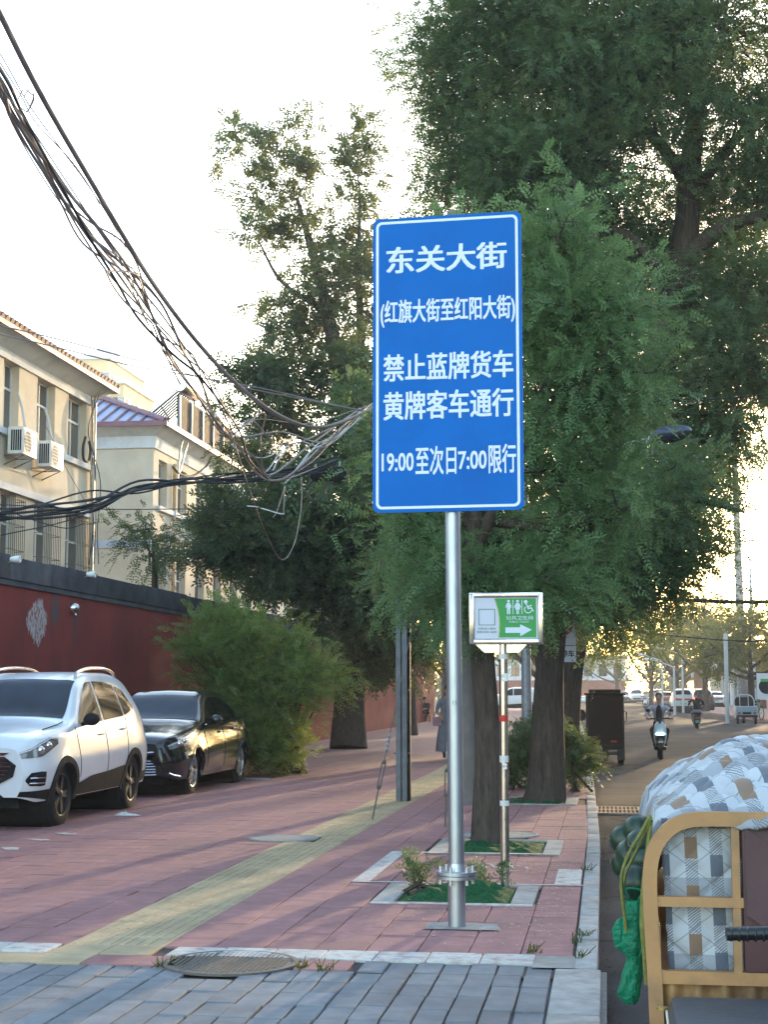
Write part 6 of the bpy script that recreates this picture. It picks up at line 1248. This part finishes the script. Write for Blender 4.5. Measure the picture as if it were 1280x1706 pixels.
bag('crumpled green plastic bag tied to the kerb side of the tricycle hoop', [(1056,1500,12),(1056,1520,14),(1056,1545,16),(1055,1580,17),(1058,1600,12),(1052,1625,16),(1047,1655,17),(1050,1672,10)], 5.5, 1)
bag('smaller bulging green plastic bag beside the longer crumpled one', [(1046,1526,4),(1040,1534,12),(1036,1550,15),(1040,1575,13),(1048,1590,4)], 5.62, 2)
# ------------------------------------------------------------------ black box tricycle
q = gnd(1010,1276,ZR); bt_ = thing('box_tricycle', 'black enclosed cargo tricycle seen from behind at the kerb', 'tricycle', (q[0]+.0, q[1], ZR)); s_ = q[1]/FPX; W = 62*s_/2; H = 1.6
M['box_black'] = mat('box_black', (.006,.006,.007), .7, var=.2, scale=4, spec=.05, stain=(.012,.012,.012), stain_scale=2)
MB().cbox(-W, W, 0, 1.5, .34, H-.1, .015).build('cargo_box', M['box_black'], bt_, 30); MB().cbox(-W-.03, W+.03, -.03, 1.53, H-.099, H-.05, .012).build('roof_rim', M['box_black'], bt_, 30); MB().cbox(-W+.06, W-.06, .08, 1.4, H-.049, H+.03, .03).build('roof_hump', M['box_black'], bt_, 30)
for x in (-W+.02, W-.05): MB().box(x, x+.03, -.014, -.001, .36, H-.12).build('corner_post', M['black_plastic'], bt_)
MB().box(-W+.06, W-.06, -.012, -.001, .42, .47).build('door_rail', M['black_plastic'], bt_); MB().box(-W*.6, -W*.3, -.02, -.012, .5, .54).build('tail_lamp', MATC['tail'], bt_); MB().box(W*.3, W*.6, -.02, -.012, .5, .54).build('tail_lamp', MATC['tail'], bt_)
MB().tube([(W,.02,.95),(W+.05,-.02,.95),(W+.05,-.02,1.15),(W,.02,1.15)], .014, 6).build('door_handle', M['black_plastic'], bt_, 40)
for sx in (-1,1):
    o = link('wheel', None, bt_, (sx*(W-.08), .35, .25)); o.empty_display_size = .1
    MB().lathe([(.15,-.06),(.23,-.06),(.25,-.03),(.25,.03),(.23,.06),(.15,.06)], (0,0,0), 'x', 24, True).build('tyre', M['black_rubber'], o, 40); MB().lathe([(.001,-.03),(.15,-.03),(.15,.03),(.001,.03)], (0,0,0), 'x', 16).build('rim', M['grey_metal'], o, 40)
    MB().box(sx*(W-.08)-.08, sx*(W-.08)+.08, -.02, .02, .12, .36).build('mudflap', M['black_rubber'], bt_)
MB().tube([(-W+.08,.35,.25),(W-.08,.35,.25)], .035, 8).build('axle', M['iron'], bt_); MB().ball((0,.35,.24), .09, 10, 8).build('differential', M['iron'], bt_)
MB().cbox(-W*.8, W*.8, 1.55, 2.3, .3, 1.2, .05).build('driver_cab', M['box_black'], bt_, 30); MB().ball((-W-.12,1.7,1.05), (.1,.05,.13), 12, 8).build('wing_mirror', M['black_plastic'], bt_, 60); MB().tube([(-W-.04,1.8,.95),(-W-.12,1.72,1.0)], .012, 6).build('mirror_stalk', M['black_plastic'], bt_)
o = link('wheel', None, bt_, (0,2.5,.25)); MB().lathe([(.15,-.05),(.23,-.05),(.25,-.02),(.25,.02),(.23,.05),(.15,.05)], (0,0,0), 'x', 24, True).build('tyre', M['black_rubber'], o, 40)
# ------------------------------------------------------------------ little cargo trike across the road, litter bin, bicycles
q = gnd(1246,1207,ZR); mt = thing('small_cargo_trike', 'small pale blue cargo trike with a round railed headboard parked across the road', 'tricycle', (q[0],q[1],ZR)); M['pale_blue'] = mat('pale_blue', (.27,.33,.36), .5, var=.15, scale=5)
MB().cbox(-.5,.5,0,1.4,.42,.85,.02).build('cargo_bed', M['pale_blue'], mt, 30); hoop = spline([(-.48,1.42,.85),(-.46,1.42,1.15),(-.3,1.42,1.36),(0,1.42,1.4),(.3,1.42,1.36),(.46,1.42,1.15),(.48,1.42,.85)],5); MB().tube(hoop, .03, 8).build('headboard_hoop', M['pale_pole'], mt, 60)
for x in (-.2,.2): MB().tube([(x,1.42,.85),(x,1.42,1.36)], .02, 6).build('rail', M['pale_pole'], mt)
MB().box(-.43,.43,1.44,1.46,.86,1.28).build('headboard_panel', M['black_plastic'], mt); MB().box(-.5,.5,-.03,-.001,.34,.44).build('rear_bumper', M['black_plastic'], mt); MB().box(-.2,.2,-.02,-.001,.48,.58).build('number_plate', M['black_plastic'], mt)
for x in (-.42,.3): MB().box(x,x+.12,-.02,-.001,.5,.57).build('tail_lamp', MATC['tail'], mt)
for x, y in ((-.42,.3),(.42,.3),(0,1.9)):
    o = link('wheel', None, mt, (x,y,.24)); MB().lathe([(.14,-.05),(.22,-.05),(.24,-.02),(.24,.02),(.22,.05),(.14,.05)], (0,0,0), 'x', 20, True).build('tyre', M['black_rubber'], o, 40); MB().lathe([(.001,0),(.14,0)], (0,0,0), 'x', 14).build('rim', M['grey_metal'], o)
MB().tube([(-.3,1.75,1.0),(.3,1.75,1.0)], .02, 6).build('handlebar', M['iron'], mt); MB().tube([(0,1.75,1.0),(0,1.9,.3)], .025, 6).build('steering_stem', M['iron'], mt)
q = gnd(1223,1190,.02); bn = thing('litter_bin', 'square dark red litter bin on the far pavement by the tree', 'bin', (q[0]+.4,q[1],.02)); MB().cbox(-.22,.22,-.2,.2,.05,1.0,.02).build('body', M['brick_far'], bn, 30); MB().cbox(-.26,.26,-.24,.24,1.0,1.08,.02).build('lid', M['black_plastic'], bn, 30); MB().box(-.14,.14,-.205,-.2,.7,.85).build('opening', M['black_plastic'], bn)
def bicycle(label, loc, rz, frame_m):
    t = thing('bicycle', label, 'bicycle', loc, rz, None); r_ = .33
    for y in (0, 1.05):
        o = link('wheel', None, t, (0,y,r_)); MB().tube([(0,r_*math.cos(a),r_*math.sin(a)) for a in np.linspace(0,6.283,29)], .02, 6).build('tyre', M['black_rubber'], o, 60); sp = MB()
        for k in range(14): a = k*math.pi/7; sp.tube([(0,0,0),(0,r_*.96*math.cos(a),r_*.96*math.sin(a))], .003, 3)
        sp.build('spokes', M['grey_metal'], o)
    for a, b in (((0,.35,.85),(0,.95,.8)),((0,.35,.85),(0,.45,.3)),((0,.45,.3),(0,.95,.75)),((0,.45,.3),(0,0,.33)),((0,.35,.85),(0,0,.33)),((0,.93,.85),(0,1.05,.33))): MB().tube([a,b], .018, 6).build('frame_tube', frame_m, t)
    MB().ball((0,.3,.93), (.08,.14,.04), 10, 6).build('saddle', M['black_plastic'], t, 60); MB().tube([(-.25,.85,1.02),(-.1,.95,1.0),(0,.93,.95),(.1,.95,1.0),(.25,.85,1.02)], .014, 6).build('handlebar', M['black_plastic'], t); MB().cbox(-.16,.16,1.02,1.28,.72,.95,.02).build('basket', M['black_plastic'], t, 30); MB().tube([(-.12,.45,.3),(.12,.45,.3)], .02, 6).build('crank', M['grey_metal'], t)
bicycle('black bicycle parked on the pavement behind the slim trunk', (gnd(835,1200)[0], gnd(835,1200)[1], 0), R(80), M['black_plastic'])
bicycle('dark bicycle parked between the concrete pole and the slim trunk', (gnd(792,1203)[0], gnd(792,1203)[1], 0), R(25), M['black_plastic'])
bicycle('green bicycle standing beside the small cargo trike', (at(1270,1200,80)[0], 80, .02), R(15), mat('bike_green', (.05,.3,.12), .4))
# scrap of white plastic by the parked cars
q = gnd(212,1359); lp = thing('plastic_scrap', 'crumpled scrap of white plastic on the paving by the white SUV', 'litter', (q[0],q[1],0)); g = np.random.default_rng(9)
hh_ = g.random((9,15)); MB().grid([[(-.16+.32*i/14, -.06+.12*j/8, .006+.055*hh_[j][i]*math.sin(math.pi*j/8)*math.sin(math.pi*i/14)*(1.4 if i < 7 else .7)) for i in range(15)] for j in range(9)]).build('sheet', M['paper'], lp, 50)
# poster on the far pavement
q = at(1275,1150,84); po = thing('shop_poster', 'dark round emblem poster on a board across the road', 'poster', (q[0],84,0)); MB().box(-.4,.6,0,.06,1.0,2.4).build('board', M['paper'], po); MB().lathe([(.4,-.004),(.4,-.006),(.001,-.006)], (.1,0,1.7), 'y', 24).build('dark_emblem', M['black_plastic'], po); MB().box(-.2,.4,-.012,-.008,1.95,2.1).build('green_band', M['green_sign'], po)
for x in (-.35,.5): MB().box(x,x+.05,.01,.05,0,1.0).build('leg', M['grey_metal'], po)
# ------------------------------------------------------------------ people and scooters
SKIN = mat('skin', (.42,.24,.16), .55, var=.08, scale=9); HAIR = mat('hair', (.012,.01,.009), .5, var=.3, scale=30)
def human(name, label, loc, rz, J, cloth, bones_extra=(), hair='short', head_dir=(0,-1,0), fingers=True):
    """one continuous skinned body; J: joint positions (metres); cloth: materials for upper, lower, shoes"""
    t = thing(name, label, 'person', loc, rz); V, E_, Rr, Mi = [], [], [], []
    def add(p, r, mi, par=None):
        V.append(tuple(p)); Rr.append(r); Mi.append(mi)
        if par is not None: E_.append((par, len(V)-1))
        return len(V)-1
    lerp = lambda a, b, w: np.array(a)*(1-w)+np.array(b)*w
    J = {k: np.array(v, float) for k, v in J.items()}
    pel = add(J['pelvis'], .135, 1); wst = add(lerp(J['pelvis'],J['chest'],.45), .125, 0, pel); ch = add(J['chest'], .15, 0, wst); nk = add(J['neck'], .062, 0, ch); nk2 = add(lerp(J['neck'],J['head'],.45), .05, 2, nk); hd = add(lerp(J['neck'],J['head'],.9), .06, 2, nk2)
    for s in 'LR':
        h_ = add(J['hip'+s], .1, 1, pel); th_ = add(lerp(J['hip'+s],J['knee'+s],.5), .082, 1, h_); k_ = add(J['knee'+s], .06, 1, th_); ca = add(lerp(J['knee'+s],J['ankle'+s],.35), .056, 1, k_); a_ = add(J['ankle'+s], .04, 1, ca); f_ = add(J['toe'+s], .038, 3, a_)
        sh = add(J['sh'+s], .068, 0, ch); el = add(J['el'+s], .045, 0, sh); fo = add(lerp(J['el'+s],J['wr'+s],.35), .042, cloth[4] if len(cloth) > 4 else 0, el); wr_ = add(J['wr'+s], .027, 2, fo); d = J['wr'+s]-J['el'+s]; d /= np.linalg.norm(d); hp = add(J['wr'+s]+d*.07, .03, 2, wr_)
        if fingers:
            up = np.array([0,0,1.]); sd = np.cross(d, up); sd /= np.linalg.norm(sd)+1e-9; dn = np.cross(sd, d)
            for k, ln in enumerate((.065,.075,.07,.055)):
                b0 = J['wr'+s]+d*.09+sd*(-.03+.02*k); i1 = add(b0, .0095, 2, hp); i2 = add(b0+d*ln*.5-dn*.012, .0085, 2, i1); add(b0+d*ln*.75-dn*.04, .0075, 2, i2)
            b0 = J['wr'+s]+d*.035+sd*.04; i1 = add(b0, .0105, 2, wr_); add(b0+d*.03+sd*.015-dn*.02, .009, 2, i1)
    me = bpy.data.meshes.new('b'); me.from_pydata(V, E_, []); o = bpy.data.objects.new('b', me); COL.objects.link(o)
    md = o.modifiers.new('s', 'SKIN'); md.use_smooth_shade = True; md.branch_smoothing = .4
    if not me.skin_vertices:
        bm = bmesh.new(); bm.from_mesh(me); bm.verts.layers.skin.verify(); bm.to_mesh(me); bm.free()
    for i, sv in enumerate(me.skin_vertices[0].data): sv.radius = (Rr[i], Rr[i]); sv.use_root = (i == 0)
    o.modifiers.new('d', 'SUBSURF').levels = 1; dg = bpy.context.evaluated_depsgraph_get(); dg.update(); bme = bpy.data.meshes.new_from_object(o.evaluated_get(dg)); bpy.data.objects.remove(o)
    va = np.array(V); mb = MB(); VV = [tuple(v.co) for v in bme.vertices]; seg = [(np.array(V[a]), np.array(V[b]), b) for a, b in E_]
    for p in bme.polygons:
        c = np.array(p.center); best = min(seg, key=lambda s_: np.linalg.norm(c-(s_[0]+(s_[1]-s_[0])*np.clip(np.dot(c-s_[0], s_[1]-s_[0])/max(1e-9, np.dot(s_[1]-s_[0], s_[1]-s_[0])), 0, 1)))); mb.f.append(list(p.vertices)); mb.m.append(Mi[best[2]])
    mb.v = VV; bpy.data.meshes.remove(bme)
    # head with face, part of the same surface mesh
    H = J['head']; fd = np.array(head_dir, float); fd /= np.linalg.norm(fd); sd = np.cross(fd, (0,0,1)); sd /= np.linalg.norm(sd); up = np.cross(sd, fd); rot = Matrix((tuple(sd), tuple(-fd), tuple(up))).transposed()
    mb.cur = 2; mb.ball(H, (.076,.095,.115), 18, 14, rot); mb.ball(H+fd*.045-up*.06, (.05,.05,.05), 12, 8, rot); mb.ball(H+fd*.1-up*.015, (.014,.02,.025), 8, 6, rot)
    for s in (-1,1): mb.ball(H+sd*s*.076-up*.005, (.012,.02,.03), 8, 6, rot)
    mb.cur = 4
    for s in (-1,1): mb.ball(H+fd*.086+sd*s*.032+up*.012, (.013,.008,.007), 8, 6, rot)
    mb.ball(H+fd*.09-up*.06, (.024,.008,.006), 8, 6, rot)
    mats_ = [cloth[0], cloth[1], SKIN, cloth[2], HAIR]
    body = mb.build('body', mats_, t, 70)
    hb_ = MB().ball(H-fd*.012+up*.03, (.083,.098,.098), 18, 12, rot)
    if hair == 'long': hb_.ball(H-fd*.05-up*.08, (.07,.05,.12), 14, 10, rot)
    hb_.build('hair', cloth[3] if len(cloth) > 3 and cloth[3] else HAIR, t, 70)
    return t
RS = (.93,)*3
C_ = {k: mat('cloth_'+k, c, .85, var=.15, scale=12, bump=.2, bump_scale=30) for k, c in dict(lilac=(.33,.34,.42), black=(.016,.016,.018), denim=(.045,.055,.09), grey=(.16,.165,.185), blue=(.2,.23,.33), white=(.55,.55,.55), navy=(.03,.035,.06), shoe=(.03,.03,.03), pink=(.35,.2,.22)).items()}
def scooter(name, label, loc, rz, front_m, dark_m, lit=False):
    t = thing(name, label, 'scooter', loc, rz)                  # front towards local -y
    sh = MB(); rows = []
    for z, w, y in ((.36,.09,-.42),(.45,.15,-.45),(.6,.165,-.47),(.75,.16,-.46),(.88,.135,-.43),(.95,.08,-.38)): rows.append([(w*math.sin(a), y+.1*(1-math.cos(a)), z) for a in np.linspace(-1.5,1.5,13)])
    sh.grid(rows); sh.build('front_shield', front_m, t, 60); MB().grid([[(x*.92, y+.05, z) for x, y, z in r_] for r_ in rows]).build('leg_shield', dark_m, t, 60)
    MB().grid([[(w*math.sin(a), y+.09*(1-math.cos(a)), z) for a in np.linspace(-1.5,1.5,11)] for z, w, y in ((.36,.095,-.44),(.5,.13,-.475),(.62,.14,-.49))]).build('nose_panel', dark_m, t, 60)
    MB().tube([(-.11,-.478,.645),(0,-.505,.64),(.11,-.478,.645)], .014, 8).build('headlight', mat('led_strip', (.6,.75,.8), .3, emit=((.55,.9,1.0), 2.2)) if lit else MATC['whitelens'], t)
    for y in (-.55,.62):
        o = link('wheel', None, t, (0,y,.22)); MB().lathe([(.12,-.045),(.2,-.045),(.22,-.02),(.22,.02),(.2,.045),(.12,.045)], (0,0,0), 'x', 24, True).build('tyre', M['black_rubber'], o, 40); MB().lathe([(.001,-.02),(.12,-.02),(.12,.02),(.001,.02)], (0,0,0), 'x', 16).build('rim', M['grey_metal'], o, 40)
    MB().grid([[(.07*math.sin(b), -.55+(.27)*math.cos(a), .22+.27*math.sin(a)+.03*math.cos(b)) for b in np.linspace(-1.5,1.5,7)] for a in np.linspace(.5,2.9,10)]).build('front_fender', dark_m, t, 60)
    MB().box(-.06,.06,-.74,-.72,.40,.48).build('fender_badge', front_m, t)
    MB().tube([(0,-.53,.25),(0,-.38,.95),(0,-.34,1.0)], .03, 8).build('steering_column', dark_m, t); MB().tube([(-.33,-.2,1.02),(-.15,-.32,1.03),(0,-.34,1.02),(.15,-.32,1.03),(.33,-.2,1.02)], .016, 8).build('handlebar', M['black_plastic'], t, 50)
    for s in (-1,1): MB().tube([(s*.2,-.3,1.03),(s*.28,-.28,1.2)], .007, 5).build('mirror_stalk', M['black_plastic'], t); MB().ball((s*.29,-.28,1.23), (.06,.015,.04), 10, 6).build('mirror', M['black_plastic'], t, 60)
    MB().cbox(-.15,.15,-.32,.2,.24,.33,.03).build('footboard', dark_m, t, 30); MB().cbox(-.15,.15,.16,.8,.33,.66,.07).build('rear_body', front_m, t, 40); MB().cbox(-.15,.15,.12,.85,.67,.76,.035).build('seat', M['black_plastic'], t, 40); MB().box(-.1,.1,.801,.82,.5,.56).build('tail_light', MATC['tail'], t); MB().cbox(-.09,.09,.82,.86,.3,.42,.01).build('number_plate', MATC['plate'], t, 30)
    t.scale = (.93,)*3; return t
def ride(arm_out=.0): 
    J = dict(pelvis=(0,.35,.84), chest=(0,.22,1.18), neck=(0,.16,1.4), head=(0,.11,1.56))
    for s, k in (('L',1),('R',-1)):
        J.update({'hip'+s:(k*.09,.33,.8), 'knee'+s:(k*.2,-.1,.74), 'ankle'+s:(k*.14,-.12,.4), 'toe'+s:(k*.15,-.25,.36), 'sh'+s:(k*.19,.18,1.33), 'el'+s:(k*.33,.05,1.1), 'wr'+s:(k*.29,-.14,1.05)})
    return J
q = gnd(1102,1267,ZR); sc1 = (q[0], q[1]+.55, ZR)
scooter('electric_scooter', 'white fronted electric scooter with a lit headlight strip coming towards us', sc1, 0, mat('scooter_white', (.5,.56,.6), .3, var=.06, coat=.5), M['black_plastic'], True)
rd1 = human('person', 'rider in an open lilac shirt over black, riding the white fronted scooter', sc1, 0, ride(), [C_['lilac'], C_['black'], C_['shoe']]); rd1.scale = RS; MB().ball((0,.115,1.13), (.085,.075,.24), 14, 10).build('inner_shirt', C_['black'], rd1, 70)
q = gnd(1163,1216,ZR); sc2 = (q[0], q[1]-.8, ZR)
scooter('motor_scooter', 'dark scooter being ridden away across the road', (sc2[0], q[1]+.6, ZR), math.pi, M['black_plastic'], M['black_plastic'])
human('person', 'rider in a black top and pale blue trousers riding away on the dark scooter', (sc2[0], q[1]+.6, ZR), math.pi, ride(), [C_['black'], C_['blue'], C_['shoe']]).scale = RS
q = gnd(1076,1184,ZR)
scooter('far_scooter', 'small far scooter near the bend', (q[0],q[1],ZR), 0, M['white_plastic'], M['black_plastic']); human('person', 'distant rider in a white top near the bend', (q[0],q[1],ZR), 0, ride(), [C_['white'], C_['black'], C_['shoe']], fingers=False).scale = RS
# woman in a grey dress behind the sign post
q = gnd(745,1264); J = dict(pelvis=(0,0,.86), chest=(0,-.02,1.18), neck=(0,-.01,1.36), head=(0,-.04,1.5))
for s, k in (('L',1),('R',-1)): J.update({'hip'+s:(k*.08,0,.82), 'knee'+s:(k*.09,-.05*k,.46), 'ankle'+s:(k*.09,.05*k,.09), 'toe'+s:(k*.1,.05*k-.13,.04), 'sh'+s:(k*.165,0,1.28), 'el'+s:(k*.25,-.02,1.04), 'wr'+s:(k*.2,-.16,.95)})
wo = human('person', 'woman in a long grey dress walking behind the sign post', (q[0]+.02,q[1],0), R(15), J, [C_['grey'], C_['grey'], C_['shoe']], hair='long')
ph = np.linspace(0, 2*math.pi, 33); MB().grid([[((r_+.014*math.sin(7*a+z*3))*math.cos(a), (r_*.8+.012*math.sin(6*a))*math.sin(a), z) for a in ph] for z, r_ in ((1.1,.16),(1.0,.15),(.9,.17),(.7,.2),(.45,.24),(.16,.27))]).build('dress_skirt', C_['grey'], wo, 70)
hb_ = thing('handbag', 'pale handbag carried by the woman in the grey dress', 'bag', (q[0]-.2,q[1]-.1,.72)); MB().cbox(-.1,.1,-.05,.05,0,.2,.03).build('bag_body', C_['pink'], hb_, 40); MB().tube(spline([(-.07,0,.19),(-.04,0,.3),(.04,0,.3),(.07,0,.19)],5), .01, 6).build('bag_strap', C_['shoe'], hb_)
# person sitting by the wall
q = gnd(712,1203); J = dict(pelvis=(0,0,.42), chest=(0,-.12,.74), neck=(0,-.2,.93), head=(0,-.25,1.07))
for s, k in (('L',1),('R',-1)): J.update({'hip'+s:(k*.09,-.02,.42), 'knee'+s:(k*.16,-.4,.5), 'ankle'+s:(k*.14,-.42,.09), 'toe'+s:(k*.15,-.55,.05), 'sh'+s:(k*.18,-.16,.86), 'el'+s:(k*.26,-.36,.66), 'wr'+s:(k*.1,-.48,.62)})
human('person', 'person in dark clothes sitting hunched on a stool by the sunlit wall', (q[0],q[1],0), R(-20), J, [C_['navy'], C_['black'], C_['shoe']], head_dir=(.3,-1,-.3))
sl = thing('stool', 'small low stool under the sitting person by the wall', 'stool', (q[0],q[1],0)); MB().cbox(-.17,.17,-.14,.16,.26,.3,.01).build('seat', M['brick_far'], sl, 30)
for x in (-.13,.13):
    for y in (-.1,.12): MB().tube([(x,y,0),(x*.9,y*.9,.26)], .018, 6).build('leg', M['brick_far'], sl)
# ------------------------------------------------------------------ evening air: haze volume, also added to lift blacks like lens glare
hm = bpy.data.materials.new('haze'); hm.use_nodes = True; hn = hm.node_tree.nodes; hn.remove(hn['Principled BSDF'])
pv = hn.new('ShaderNodeVolumePrincipled'); pv.inputs['Color'].default_value = (.93,.95,1.0,1); pv.inputs['Density'].default_value = .0007; pv.inputs['Anisotropy'].default_value = .35
hm.node_tree.links.new(pv.outputs[0], hn['Material Output'].inputs['Volume'])
hz_o = tag(MB().box(-120, 120, -45, 320, -1.4, 41).build('haze', hm), kind='stuff'); hz_o['label'] = 'thin pale evening haze filling the street, added to lift the dark tones'; hz_o['category'] = 'haze'
